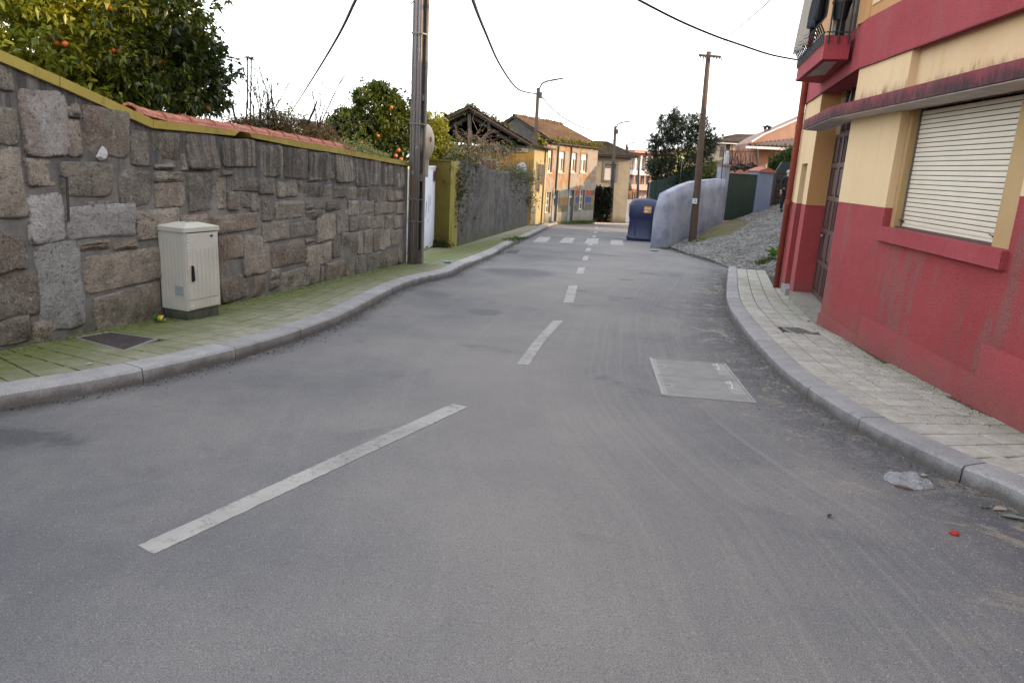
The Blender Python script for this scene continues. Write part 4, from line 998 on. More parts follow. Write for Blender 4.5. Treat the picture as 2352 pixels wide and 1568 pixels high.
# recessed window bay: back plane 8 cm in
ND = -.085
wl = FB.hit(2070, 525, -.17)[0]; wr = FB.hit(2298, 567, -.17)[0]
nl = FB.hit(2115, 245, ND)[0]
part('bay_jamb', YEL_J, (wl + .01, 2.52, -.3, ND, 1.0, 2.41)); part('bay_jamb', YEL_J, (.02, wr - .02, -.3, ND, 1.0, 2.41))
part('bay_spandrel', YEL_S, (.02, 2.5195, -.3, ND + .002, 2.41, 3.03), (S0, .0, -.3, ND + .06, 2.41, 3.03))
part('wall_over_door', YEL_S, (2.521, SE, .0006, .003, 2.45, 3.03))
sill = part('window_sill', RED_S, (0.0, 2.54, -.2, .055, 1.0, 1.15))
for (a, b, zt) in ((2.57, SE, -.145), (.045, 2.545, .108), (-2.45, .02, .39), (-4.95, -2.475, .66), (-7.4, -4.97, .93), (-12, -7.42, 1.2)):
    part('plinth', RED_S, (a, b, -.05, .03, -1.4, zt))
part('plinth_return', RED_S, (2.545, 2.57, -.05, .03, -1.4, -.145 + .25), (.02, .045, -.05, .03, -1.4, .39))
# canopy over window and door, with its grey underside
CZ0, CZ1 = 2.395, 2.545; CEND = FC.hit(1842, 292, .28)[0]
def strip(name, mat, o0, o1, z0, z1, s_from, b_to, rnd=False):
    """follows the main face and then the turned bay"""
    mb = MB()
    def corner(o):     # mitre where the two faces meet
        a = R(5.137); b = R(13.6); n1, n2 = FB.n, FC.n; M = np.array([n1, n2]); rhs = np.array([n1 @ FC.p + o, n2 @ FC.p + o]); return np.linalg.solve(M, rhs)
    c0_, c1_ = corner(o0), corner(o1)
    A0, A1 = FB.pt(s_from, 0, o0), FB.pt(s_from, 0, o1)
    mb.hexa([(A0[0], A0[1], z0), (*c0_, z0), (*c1_, z0), (A1[0], A1[1], z0), (A0[0], A0[1], z1), (*c0_, z1), (*c1_, z1), (A1[0], A1[1], z1)])
    if rnd:
        rr = abs(o1 - o0); pts = [(0, c0_), (0, c1_)]
        ring = [tuple(FC.pt(b_to - rr * .6 + rr * .6 * math.sin(t), 0, o0 + (o1 - o0) * math.cos(t))[:2]) for t in np.linspace(0, math.pi / 2, 6)]
        poly = [tuple(c0_), tuple(c1_)] + ring
        mb.prism([(x, y, z0) for x, y in poly], (0, 0, z1 - z0))
    else:
        B0, B1 = FC.pt(b_to, 0, o0), FC.pt(b_to, 0, o1)
        mb.hexa([(*c0_, z0), (B0[0], B0[1], z0), (B1[0], B1[1], z0), (*c1_, z0), (*c0_, z1), (B0[0], B0[1], z1), (B1[0], B1[1], z1), (*c1_, z1)])
    return mk(name, mb, mat, hs)
strip('canopy', RED_D, -.05, .28, CZ0 + .012, CZ1, -3.2, CEND, True)
strip('canopy_soffit', SOFFIT, -.05, .262, CZ0, CZ0 + .010, -3.2, CEND - .05, True)
strip('red_band', RED_S, -.3, .022, 3.03, 3.60, S0, 4.92)
strip('band_edge', RED_D, -.02, .032, 3.012, 3.029, S0, 4.92)
strip('cream_panel', YEL, -.3, .004, 3.78, 6.4, S0, -.25 + .0) if False else None
part('upper_storey', YEL_O, (-.6, 4.45, -.3, .0, 3.60, 5.5)); part('sun_cut_parapet', YEL_O, (S0, -.6, -.3, .0, 3.60, 4.9))  # out-of-view tops cut so the sun reaches the orange tree, not the wall
part('cream_panel', YEL, (-.55, 3.95, .0, .012, 3.74, 5.4))
# ---- roller shutter
sh = empty('x', (0, 0, 0), None, None); bpy.data.objects.remove(sh, do_unlink=True)
rs = part('roller_shutter', DARKGAP, (wr, wl, -.26, -.19, 1.17, 2.40))
ns = 25; zs0, zs1 = 1.20, 2.392; hh = (zs1 - zs0) / ns
for i in range(ns):
    z = zs0 + i * hh; mb = MB(); a, b = wr + .02, wl - .02; n_ = 6; prof = [(-.185, 0), (-.1670, .0008), (-.1655, hh * .25), (-.1655, hh * .72), (-.1668, hh - .0078), (-.185, hh - .0075)]
    V = [FB.pt(s, z + q[1], q[0]) for s in (a, b) for q in prof]
    mb.add(V, [(j, j + 1, j + 1 + n_, j + n_) for j in range(n_ - 1)] + [tuple(range(n_)), tuple(range(n_, 2 * n_))]); mk('slat', mb, SHUT, rs)
mb = MB()
for i in range(1, ns):
    z = zs0 + i * hh
    k = 0
    s = wr + .03
    while s < wl - .05:
        mb.fbox(FB, s, s + .010, -.1835, -.1674, z - .0050, z + .0009); s += .026
mk('slat_webs', mb, plain('shutter_web', A(120, 112, 100, .55), .7, .05), rs, kind='stuff')
part('bottom_bar', SHUT, (wr + .02, wl - .02, -.186, -.163, 1.172, 1.198), parent=rs)
part('guide_rail', STEEL, (wl - .018, wl + .012, -.2, -.155, 1.16, 2.40), parent=rs); part('guide_rail', STEEL, (wr - .022, wr + .018, -.2, -.155, 1.16, 2.40), parent=rs)
for s in (wr + .09, wl - .05):
    mb = MB(); mb.tube([FB.pt(s, 1.225, -.165), FB.pt(s, 1.225, -.135)], .009, 8); mb.tube([FB.pt(s, 1.228, -.137), FB.pt(s + .05, 1.238, -.132)], .005, 6); mk('shutter_stop', mb, BLACKP, rs)
part('window_board', WOOD, (wr - .01, wl + .0, -.25, -.10, 1.149, 1.17))
# ---- door bay
Kb = FC.hit(1817, 673)[0]; colA = 2.92; colB = 3.42
DO = -.30
part('door_column', RED, (colA, colB, -.5, 0, -1.4, 1.20), fr=FC); part('column_top', YEL, (colA, colB, -.5, .0004, 1.201, 3.03), fr=FC)
part('end_pier', RED, (4.15, 4.92, -.5, 0, -1.4, 1.18), fr=FC); part('pier_top', YEL, (4.15, 4.92, -.5, .0004, 1.181, 3.03), fr=FC)
part('side_door_back', WOOD, (colB, 4.15, -.5, -.28, -.5, 1.9), fr=FC); part('side_lintel', YEL, (colB, 4.15, -.5, -.001, 1.9, 3.03), fr=FC)
part('side_step', KERB, (colB + .005, 4.145, -.28, .06, -1.2, gz(13.4) + .26), fr=FC)
part('column_jamb', YEL_O, (colA - .002, colA + .001, -.30, -.004, 1.203, 3.03), fr=FC)
STEPC = plain('worn_cement', A(158, 150, 138, .58), .9, .25, 6, bump=.3, bs=70)
part('door_step', STEPC, (.02, colA - .003, -.34, .05, -1.2, gz(12.0) + .235), fr=FC)
zd0, zd1 = gz(12) + .25, 2.36
dr = part('door', WOOD, (.0, colA, -.42, -.345, zd0 - .05, zd1), fr=FC)
nl_ = 4; lw = (colA - .04) / nl_
for i in range(nl_):
    a, b = .02 + i * lw, .02 + (i + 1) * lw - .008
    mb = MB(); st_ = .075
    rows = 5; rh = (zd1 - zd0) / rows
    mb.fbox(FC, a, a + st_, -.344, -.305, zd0, zd1); mb.fbox(FC, b - st_, b, -.344, -.305, zd0, zd1)
    pans = []
    for r_ in range(rows):
        z0, z1 = zd0 + r_ * rh, zd0 + (r_ + 1) * rh
        mb.fbox(FC, a + st_, b - st_, -.344, -.306, z0, z0 + .075)
        wide = (r_ + i) % 2 == 0; c_ = (a + b) / 2; x0, x1 = a + st_, b - st_; mid = x0 + (x1 - x0) * (.60 if wide else .40)
        mb.fbox(FC, mid - .022, mid + .022, -.344, -.306, z0 + .075, z1)
        seg = [(x0, mid - .022), (mid + .022, x1)]
        nar = seg[1] if wide else seg[0]; m2 = (nar[0] + nar[1]) / 2; mb.fbox(FC, m2 - .012, m2 + .012, -.344, -.310, z0 + .075, z1)
        for u0, u1 in ([seg[0] if wide else seg[1]] + [(nar[0], m2 - .012), (m2 + .012, nar[1])]): pans.append((u0, u1, z0 + .075, z1))
    mb.fbox(FC, a + st_, b - st_, -.344, -.306, zd1 - .05, zd1)
    lf = mk('door_leaf', mb, WOOD, hs)
    for u0, u1, z0, z1 in pans:
        p = MB(); w_ = min(.03, (u1 - u0) * .3)
        v = [FC.pt(u0, z0, -.338), FC.pt(u1, z0, -.338), FC.pt(u1, z1, -.338), FC.pt(u0, z1, -.338), FC.pt(u0 + w_, z0 + w_, -.318), FC.pt(u1 - w_, z0 + w_, -.318), FC.pt(u1 - w_, z1 - w_, -.318), FC.pt(u0 + w_, z1 - w_, -.318)]
        p.add(v, [(4, 5, 6, 7), (0, 1, 5, 4), (1, 2, 6, 5), (2, 3, 7, 6), (3, 0, 4, 7)]); mk('door_panel', p, WOOD, lf)
s_, z_ = FC.hit(1918, 478, -.30); part('lock_plate', plain('white_plate', A(214, 212, 208, .62), .5), (.13, .2, -.306, -.298, 1.28, 1.42), fr=FC)
s_, z_ = FC.hit(1878, 516, -.30); mb = MB(); mb.ball(FC.pt(2.55, .72, -.28), .028); mb.tube([FC.pt(2.55, .72, -.31), FC.pt(2.55, .72, -.28)], .012, 8); mk('door_knob', mb, STEEL, dr)
# transom lights over the canopy
tr = part('transom', WOOD, (.0, colA, -.40, -.36, 2.36, 3.03), fr=FC)
gl_ = mat_glass('transom_glass', (.25, .27, .28, 1), .1)
for i in range(7):
    a = .02 + i * .41; part('glazing_bar', WOOD, (a, a + .06, -.36, -.30, 2.40, 3.02), fr=FC, parent=tr)
    part('pane', gl_, (a + .06, a + .41, -.359, -.345, 2.62, 2.97), fr=FC, parent=tr)
part('transom_rail', WOOD, (.0, colA, -.36, -.295, 2.54, 2.62), fr=FC, parent=tr)
# upper storey of the bay, balcony door
part('bay_upper_wall', YEL_O, (-.05, .35, -.3, -.001, 3.6, 5.5), (2.3, 4.92, -.3, -.001, 3.6, 5.5), (.35, 2.3, -.3, -.001, 5.35, 5.5), fr=FC)
bd = part('balcony_door', WOOD, (.35, 2.3, -.28, -.2, 3.6, 5.35), fr=FC)
part('door_frame', plain('cream_frame', A(220, 200, 176, .6), .6), (.35, .43, -.2, .01, 3.6, 5.35), (2.22, 2.3, -.2, .01, 3.6, 5.35), (1.29, 1.36, -.2, -.1, 3.6, 5.35), fr=FC)
part('pane', mat_glass('dark_pane', (.03, .03, .035, 1), .06), (.5, 1.25, -.199, -.19, 3.8, 5.25), (1.4, 2.15, -.199, -.19, 3.8, 5.25), fr=FC, parent=bd)
# the body of the house behind its street face
bk = MB(); e = FC.pt(4.9, 0, -.02)
poly = [FB.pt(-.6, 0, -.31), FB.pt(SE, 0, -.45), FC.pt(.2, 0, -.52), FC.pt(4.85, 0, -.52), (e[0] + 6.6, e[1] - 1.6, 0), (12.5, 4.5, 0)]
bk.prism([(x, y, -1.2) for x, y, _ in poly], (0, 0, 6.7)); bk.prism([(x, y, -1.2) for x, y, _ in [FB.pt(S0, 0, -.31), FB.pt(-.61, 0, -.31), (12.5, 4.48, 0), (13.5, -6.5, 0)]], (0, 0, 6.1)); mk('house_body', bk, YEL, hs)
rf = MB(); rf.prism([(x, y, 5.5) for x, y, _ in [FB.pt(-.7, 0, .25), FB.pt(SE, 0, .25), FC.pt(5.1, 0, .25), (e[0] + 6.9, e[1] - 1.4, 0), (12.7, 4.4, 0)]], (0, 0, .18)); mk('roof_slab', rf, TERRA, hs)
# balcony
BZ0, BZ1 = 3.20, 3.50
bn = FC.pt(0, 0, 0)
fa, fb_ = np.array(PZ(1889, 135.7, BZ0)[:2]), np.array(PZ(1827.5, 187.7, BZ0)[:2])
FL = Frame(fa, math.degrees(math.atan2(*(fb_ - fa))), -1); bl_ = float(np.linalg.norm(fb_ - fa))
sa = FB.hit(1948, 135.7)[0]; wa = np.array(FB.pt(4.06, 0)[:2])
in0 = np.array(FB.pt(sa, 0, -.0)[:2]); in1 = np.array(FC.pt(3.15, 0, -.0)[:2])
mb = MB(); mb.hexa([(*fa, BZ0), (*fb_, BZ0), (*in1, BZ0), (*in0, BZ0), (*fa, BZ1), (*fb_, BZ1), (*in1, BZ1), (*in0, BZ1)])
bal = mk('balcony', mb, RED_S, hs)
q = lambda t, o: fa + (fb_ - fa) * t + FL.n * o
mb = MB(); mb.hexa([(*(p + 0), z) for z in (BZ0 - .004, BZ0 - .0005) for p in (q(.10, -.07), q(.72, -.07), q(.62, -.30), q(.08, -.22))]); mk('soffit_panel', mb, SOFFIT, bal)
def baluster(p, n, z0, z1, bul=.06):
    pts = []
    for t, o in ((-.14, 0), (0, 0), (.10, 0), (.20, .6), (.27, 1.0), (.34, .55), (.40, .1), (.47, 0), (1.0, 0)):
        z = z0 + .30 * t / .47 if t < .47 else z0 + .30 + (z1 - z0 - .30) * (t - .47) / .53
        pts.append((p[0] + n[0] * (bul * o + .02), p[1] + n[1] * (bul * o + .02), z))
    mb = MB(); mb.tube(pts, .011, 6); return mk('baluster', mb, IRON, bal)
nb = 18
for i in range(nb):
    p = fa + (fb_ - fa) * (i + .4) / nb; baluster(p, FL.n, BZ1 - .02, BZ1 + 1.0)
nd = (fa - in0) / np.linalg.norm(fa - in0); nside = np.array([nd[1], -nd[0]]); nside = nside if nside[1] < 0 else -nside
for t in (.12, .5, .88):
    p = in0 + (fa - in0) * t; baluster(p, nside, BZ1 - .02, BZ1 + 1.0, .0)
mb = MB()
for z in (BZ1 + .035, BZ1 + .97):
    mb.bar((*(fa + FL.n * .02), z), (*(fb_ + FL.n * .02), z), .03, .012); mb.bar((*(in0 + nside * .02), z), (*(fa + nside * .02), z), .03, .012)
mk('railing_rail', mb, IRON, bal)
# washing on the railing
def cloth(name, t0, t1, o, ztop, zlow0, zlow1, mat, label, amp=.02, over=True):
    V, F = [], []; nu, nv = 14, 12
    for j in range(nv + 1):
        for i in range(nu + 1):
            u, v = i / nu, j / nv; t = t0 + (t1 - t0) * u; zl = zlow0 + (zlow1 - zlow0) * u
            z = ztop + (zl - ztop) * v; a = amp * (.3 + v) * math.sin(u * 14 + v * 2 + t0 * 9) + amp * .5 * math.sin(u * 31 + v * 3)
            p = fa + (fb_ - fa) * t + FL.n * (o + a + .03 * v); V.append((p[0], p[1], z + .012 * math.sin(u * 9)))
    for j in range(nv): 
        for i in range(nu): k = j * (nu + 1) + i; F.append((k, k + 1, k + nu + 2, k + nu + 1))
    n = len(V); off = FL.n * -.008
    V += [(x + off[0], y + off[1], z) for x, y, z in V]; F += [tuple(i + n for i in reversed(f)) for f in F]
    bnd = [i for i in range(nu + 1)] + [(j + 1) * (nu + 1) - 1 for j in range(1, nv + 1)] + [nv * (nu + 1) + i for i in range(nu - 1, -1, -1)] + [j * (nu + 1) for j in range(nv - 1, 0, -1)]
    F += [(bnd[i], bnd[i] + n, bnd[(i + 1) % len(bnd)] + n, bnd[(i + 1) % len(bnd)]) for i in range(len(bnd))]
    mb = MB(); mb.add(V, F); return mk(name, mb, mat, label=label, cat='laundry', smooth=True)
TOW = N('beige_towel', .95); _p = TOW.objc(); _s = TOW.sep(_p)[2]
_st = TOW.math('MULTIPLY', TOW.step(TOW.math('ABSOLUTE', TOW.math('SUBTRACT', _s, .115)), .012, .006), 1.0)
_st2 = TOW.step(TOW.math('ABSOLUTE', TOW.math('SUBTRACT', _s, .16)), .008, .003)
TOW.col(TOW.mix(TOW.math('MAXIMUM', _st, _st2), A(178, 166, 150, .62), A(86, 84, 120, .6))); TOW.bump(TOW.noise(_p, 220, 2), .4, .003)
zt = BZ1 + 1.0
cloth('towel', .40, .93, .075, zt, BZ1 + .03, BZ1 + .09, TOW.m, 'beige towel with blue stripes hanging over the far end of the balcony railing')
DEN = plain('dark_blue_denim', A(52, 58, 74, .5), .95, .3, 20, bump=.3, bs=180)
BLK = plain('black_cloth', A(24, 25, 30, .5), .95, .3, 20, bump=.2)
cloth('jeans', .20, .38, .08, zt, BZ1 + .17, BZ1 + .24, DEN, 'dark blue jeans hanging on the balcony railing beside the towel', .03)
cloth('dark_garment', .02, .19, .075, zt, BZ1 + .18, BZ1 + .27, BLK, 'black garment hanging at the near corner of the balcony railing', .025)
# plant pot hooked inside the near end
pc = np.array([*(in0 * .46 + fa * .54), 0]) + np.array([.06, .16, 0])
pot = empty('plant_pot', (pc[0], pc[1], BZ1 + .22), 'black plastic pot with a green plant behind the balcony bars', 'plant pot')
mb = MB(); mb.lathe((pc[0], pc[1], BZ1 + .22), [(.085, 0), (.115, .2), (.125, .2), (.125, .235), (.11, .235), (.10, .2)], 16); mk('pot', mb, BLACKP, pot, smooth=False)
mb = MB(); mb.bar((pc[0], pc[1], BZ1), (pc[0], pc[1], BZ1 + .22), .12); mk('stand', mb, BLACKP, pot)
PGREEN = mat_leaf('pot_leaf', (70, 100, 40), (110, 130, 50), (60, 90, 40))
mb = MB()
for k in range(26):
    a = rng.random() * 6.28; l = rng.uniform(.15, .34); e_ = rng.uniform(.4, 1.3); c_ = Vector((pc[0], pc[1], BZ1 + .42)); d = Vector((math.cos(a) * math.cos(e_), math.sin(a) * math.cos(e_), math.sin(e_)))
    s_ = Vector((-math.sin(a), math.cos(a), 0)) * .022; mb.add([c_, c_ + d * l * .5 + s_, c_ + d * l, c_ + d * l * .5 - s_], [(0, 1, 2), (0, 2, 3)])
mk('foliage', mb, PGREEN, pot, kind='stuff')
# rain pipe
PIPE = mat_render('red_brown_pipe', A(168, 76, 56, .6), A(150, 66, 50, .6), stain=(110, 50, 44), streak=.4)
mb = MB(); s = 4.80; mb.tube([FC.pt(s, gz(14.3) - .2, .075), FC.pt(s, 2.9, .075), FC.pt(s - .02, 3.15, .08), FC.pt(s - .03, 5.45, .1)], .058, 14)
dp_ = mk('rain_pipe', mb, PIPE, hs, smooth=True)
for z in (1.12, 2.55): 
    mb = MB(); mb.lathe(FC.pt(s, z, .075), [(.059, 0), (.066, .005), (.066, .09), (.059, .1)], 14); mk('pipe_collar', mb, PIPE, dp_)
mb = MB(); mb.tube([FC.pt(4.95, 3.3, -.05), FC.pt(4.97, 1.1, .03), FC.pt(4.93, .5, .035)], .012, 6); mk('cable_run', mb, CABLE, hs)
# unseen block added beyond the lane to shade the street, gate and pillar
rw = MB(); rw.prism([(x, y, -.8) for x, y in [(11.4, 14.2), (20, 12), (25, 35), (15.6, 37)]], (0, 0, 7.0)); mk('unseen_shade_block', rw, YEL, hs)

# ================================================================== old whitewashed wall along the lane
LIME = mat_render('peeling_whitewash', A(196, 190, 182, .6), A(170, 162, 150, .6), stain=(96, 86, 76), streak=.4, peel=(A(104, 92, 80, .5), 5.0, .56))
lw_ = empty('whitewashed_wall', (5.6, 14.9, -.5), 'old whitewashed stone wall with peeling lime between rain pipe and lane', 'wall')
FWW = Frame((FC.pt(4.98, 0, .02)[0], FC.pt(4.98, 0, .02)[1] + .03), 23.0, -1)
mb = MB(); n = 14; L = 15.5
for i in range(n):
    a, b = L * i / n, L * (i + 1) / n; h = lambda t: 2.0 + .12 * t + .06 * math.sin(t * 2.3) + .05 * math.sin(t * 5.1)
    o = lambda t: .02 * math.sin(t * 3.7)
    mb.fbox(FWW, a, b, -.4, o(a), -1.6, h(a), None, h(b))
mk('masonry', mb, LIME, lw_)
# ================================================================== foliage helpers
def leaves(name, C, D, L, Wd, mat, parent, fold=.35, droop=.25, kind='stuff'):
    n = len(C); D = D / (np.linalg.norm(D, axis=1)[:, None] + 1e-9)
    up = np.tile([0, 0, 1.0], (n, 1)) + rng.normal(0, .45, (n, 3)); S = np.cross(D, up); S /= np.linalg.norm(S, axis=1)[:, None] + 1e-9
    Nn = np.cross(S, D); L = np.asarray(L)[:, None]; Wd = np.asarray(Wd)[:, None]
    b = C; mid = C + D * L * .45 - Nn * 0; tip = C + D * L - np.array([0, 0, 1]) * L * droop
    l = mid + S * Wd + Nn * Wd * fold; r = mid - S * Wd + Nn * Wd * fold
    V = np.stack([b, l, tip, r], 1).reshape(-1, 3); I = np.arange(n)[:, None] * 4
    F = np.concatenate([I + [0, 3, 2], I + [0, 2, 1]], 0)
    return arr_mesh(name, V, F, mat, parent=parent, kind=kind)
def lobe_points(lobes, n, inner=.45):
    """tips spread through overlapping ellipsoids, thicker towards their skins: lobes = (centre, radii, weight)"""
    w = np.array([l[2] for l in lobes], float); w /= w.sum(); P, O = [], []
    for (c, r, _), k in zip(lobes, (w * n).astype(int)):
        d = rng.normal(size=(k, 3)); d /= np.linalg.norm(d, axis=1)[:, None]
        rad = (inner + (1 - inner) * rng.random(k) ** .6) * (1 + .12 * np.sin(d[:, 0] * 7 + d[:, 2] * 5) + .10 * np.sin(d[:, 1] * 11 + d[:, 2] * 9))
        P.append(np.array(c) + d * np.array(r) * rad[:, None]); O.append(d)
    return np.vstack(P), np.vstack(O)
def whorls(P, O, per, spread=.9, lift_=.15):
    n = len(P); C = np.repeat(P, per, 0); D = np.repeat(O, per, 0) * .55 + rng.normal(0, spread, (n * per, 3)); D[:, 2] += lift_
    C = C + rng.normal(0, .02, C.shape); return C, D
def limbs(name, base, top, tips, r, mat, parent, n=7):
    mb = MB(); base, top = Vector(base), Vector(top)
    mid = base.lerp(top, .5) + Vector((rng.normal(0, .05), rng.normal(0, .05), 0))
    mb.tube([base, mid, top], [r, r * .8, r * .65], 8)
    for t in tips:
        t = Vector(t); s = base.lerp(top, rng.uniform(.6, 1.0)); m1 = s.lerp(t, .5) + Vector((0, 0, .12 * (t - s).length)); mb.tube([s, m1, t], [r * .5, r * .32, r * .1], 6)
    return mk(name, mb, mat, parent, smooth=True)
def oranges(tree, pts, r, mat):
    pr = MB(); pr.ball((0, 0, 0), r, 12, 8, (1, 1, .95)); me = mesh_from('orange_fruit', pr.v, pr.f, mat, True)
    for p in pts: inst('orange_fruit', me, p, (0, 0, 0), tree, (rng.uniform(.9, 1.1),) * 3)
ORANGE = plain('orange_peel', A(236, 116, 26, .42), .45, .12, 20, bump=.1, bs=200)
CIT1 = mat_leaf('sunlit_citrus_leaf', (108, 122, 40), (154, 154, 54), (190, 180, 78), .52, .36, .8)  # sunlit copy of the leaf, sunlight put into the colour
CIT2 = mat_leaf('shaded_citrus_leaf', (56, 76, 30), (80, 96, 36), (114, 124, 50), .3, .38, .5)  # shaded copy of the leaf, shade put into the colour
# ---- big orange tree over the stone wall
t1 = empty('orange_tree', (-6.2, 10.2, gz(10) + .1), 'large orange tree with glossy leaves leaning over the yellow coping', 'tree')
LB = [(PT(60, 40, 9.2), (1.5, 1.4, 1.5), 5), (PT(250, 20, 9.8), (1.25, 1.3, 1.35), 5), (PT(330, 110, 10.3), (.95, 1.0, .95), 4), (PT(400, 170, 10.8), (.85, .9, .62), 3), (PT(150, 120, 9.2), (1.0, .8, .7), 3), (PT(-150, 0, 8.8), (1.4, 1.3, 1.5), 3), (PT(345, 20, 10.4), (.72, .9, .8), 2.6), (PT(455, 205, 11), (.46, .5, .36), 1.2), (PT(160, -190, 10), (1.5, 1.5, 1.4), 4), (PT(430, 120, 10.9), (.42, .5, .42), 1.2), (PT(230, 195, 9.6), (.8, .5, .45), 1.6)]
P, O = lobe_points(LB, 6400, .45); C, D = whorls(P, O, 7)
n = len(C); isd = (C[:, 0] > PT(370, 100, 10.3)[0] + .1 + rng.normal(0, .25, n))  # right part of the crown gets the shade-coloured leaves
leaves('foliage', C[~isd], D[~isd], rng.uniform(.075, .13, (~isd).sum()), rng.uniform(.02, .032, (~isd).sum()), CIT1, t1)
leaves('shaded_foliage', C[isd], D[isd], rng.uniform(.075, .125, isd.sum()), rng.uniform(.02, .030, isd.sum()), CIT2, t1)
limbs('trunk', (-5.75, 10.35, gz(10) - .3), PT(322, 205, 10.35), [PT(330, 100, 10.3), PT(420, 180, 10.8), PT(200, 60, 9.6), PT(150, 130, 9.3), PT(100, -60, 9.6)], .09, BARK, t1)
oranges(t1, [PT(150, 102, 8.5), PT(131, 100, 8.7), PT(108, 88, 8.9), PT(259, 116, 8.95), PT(274, 120, 9.0), PT(256, 20, 9.0), PT(353, 137, 9.6), PT(370, 144, 9.5), PT(478, 248, 10.6), PT(410, 265, 10.3)], .036, ORANGE)
# ---- middle orange tree behind the wall
t2 = empty('orange_tree', PT(850, 420, 20), 'smaller orange tree hung with fruit between the tile coping and the concrete pole', 'tree')
LB = [(PT(860, 255, 20), (.62, .6, .78), 4), (PT(830, 300, 20), (.95, .9, .62), 4), (PT(900, 285, 20.3), (.6, .7, .8), 3), (PT(868, 215, 20), (.3, .3, .32), 1), (PT(905, 335, 20.2), (.75, .7, .5), 3), (PT(790, 318, 20), (.62, .5, .48), 3), (PT(800, 285, 20), (.55, .5, .45), 2.2), (PT(765, 330, 20), (.35, .3, .3), 1.2), (PT(758, 290, 20), (.14, .15, .2), .35), (PT(830, 222, 20), (.22, .2, .26), .6), (PT(905, 232, 20.2), (.26, .3, .3), .8), (PT(935, 300, 20.4), (.45, .5, .9), 2)]
P, O = lobe_points(LB, 3800, .4); C, D = whorls(P, O, 6)
leaves('foliage', C, D, rng.uniform(.07, .13, len(C)), rng.uniform(.02, .033, len(C)), mat_leaf('mid_citrus_leaf', (64, 82, 28), (100, 112, 34), (140, 140, 48), .34, .4, .6), t2)
limbs('trunk', PT(862, 470, 20.2), PT(862, 300, 20.2), [PT(840, 300, 20), PT(900, 270, 20.3), PT(868, 215, 20), PT(790, 320, 20)], .07, BARK, t2)
oranges(t2, [PT(868, 312, 19.3), PT(831, 328, 19.2), PT(795, 310, 19.6), PT(763, 300, 19.5), PT(915, 345, 19.4), PT(909, 358, 19.3), PT(921, 366, 19.3), PT(904, 372, 19.4), PT(899, 247, 19.6), PT(845, 282, 19.8)], .05, ORANGE)
# ---- sunlit climber over the gate and pillar
cr = empty('climbing_shrub', PT(990, 400, 22.3), 'yellow green climbing shrub spilling over behind the white gate and round mirror', 'shrub')
LB = [(PT(985, 300, 22.3), (.55, .5, .6), 4), (PT(1005, 345, 22.2), (.55, .5, .5), 4), (PT(960, 290, 22.3), (.6, .5, .5), 2), (PT(1000, 375, 22.0), (.4, .4, .3), 2), (PT(1040, 365, 22), (.35, .4, .3), 1.5)]
P, O = lobe_points(LB, 1200, .4); C, D = whorls(P, O, 6, 1.1)
leaves('foliage', C, D, rng.uniform(.06, .11, len(C)), rng.uniform(.022, .034, len(C)), mat_leaf('yellow_green_leaf', (120, 128, 36), (168, 164, 46), (96, 104, 36), .45, .45, .65), cr)
limbs('stem', PT(995, 470, 22.3), PT(995, 330, 22.3), [PT(975, 300, 22.3), PT(1010, 350, 22.2)], .04, BARK, cr)
# ---- creepers on the old wall
IVY = mat_leaf('creeper_leaf', (56, 68, 34), (84, 92, 40), (104, 84, 56), .25, .5, .55)
DRY = plain('dry_stem', A(120, 104, 92, .5), .9, .3, 20)
def creeper(label, pts, n, rx, rz, sz, drop, mat=IVY, twigs=10):
    r_ = empty('creeper', tuple(pts[0]), label, 'creeper')
    PP = np.array(pts); k = rng.integers(0, len(PP), n); P = PP[k] + rng.normal(0, 1, (n, 3)) * [rx, rx * .6, rz]; P[:, 2] -= abs(rng.exponential(drop, n)) * (rng.random(n) < .5)
    O = rng.normal(0, 1, (n, 3)); O[:, 1] -= .5; C, D = whorls(P, O, 4, 1.0, -.1)
    leaves('foliage', C, D, rng.uniform(sz * .7, sz * 1.3, len(C)), rng.uniform(sz * .28, sz * .42, len(C)), mat, r_)
    mb = MB()
    for _ in range(twigs):
        p = Vector(PP[rng.integers(len(PP))]) + Vector(rng.normal(0, .2, 3)); v = Vector((rng.normal(0, .5), rng.normal(0, .3), rng.uniform(.2, 1.0))) * rng.uniform(.5, 1.3); s = Vector((rng.normal(0, .3), 0, -.25))
        mb.tube([p, p + v * .5 + s * .0, p + v * .85 + s * .3, p + v + s], [.012, .01, .007, .004], 5)
    mk('stems', mb, DRY, r_, kind='stuff'); return r_
wtop = lambda t, dz=0: np.array(FO.pt(ol * t, z0_ + (z1_ - z0_) * t + dz, -.12))
creeper('dense green creeper hanging over the near end of the old dark wall', [wtop(t, .05) for t in np.linspace(.0, .16, 6)] + [FO.pt(.2, 1.2, .06), FO.pt(.15, .6, .06), FO.pt(.3, .9, .05)], 900, .16, .22, .06, .35, twigs=14)
creeper('brown dry creeper tangle on the middle of the old dark wall', [wtop(t, .45) for t in np.linspace(.10, .55, 8)], 520, .5, .35, .06, .25, mat_leaf('dry_creeper_leaf', (92, 88, 50), (112, 100, 66), (74, 82, 40), .25, .6, .6), twigs=34)
creeper('green creeper bush draped over the far end of the old dark wall', [wtop(t, .1) for t in np.linspace(.6, 1.0, 9)] + [FO.pt(ol * .93, -.1, .05), FO.pt(ol * .97, -.25, .05)], 1500, .3, .2, .065, .4, twigs=6)
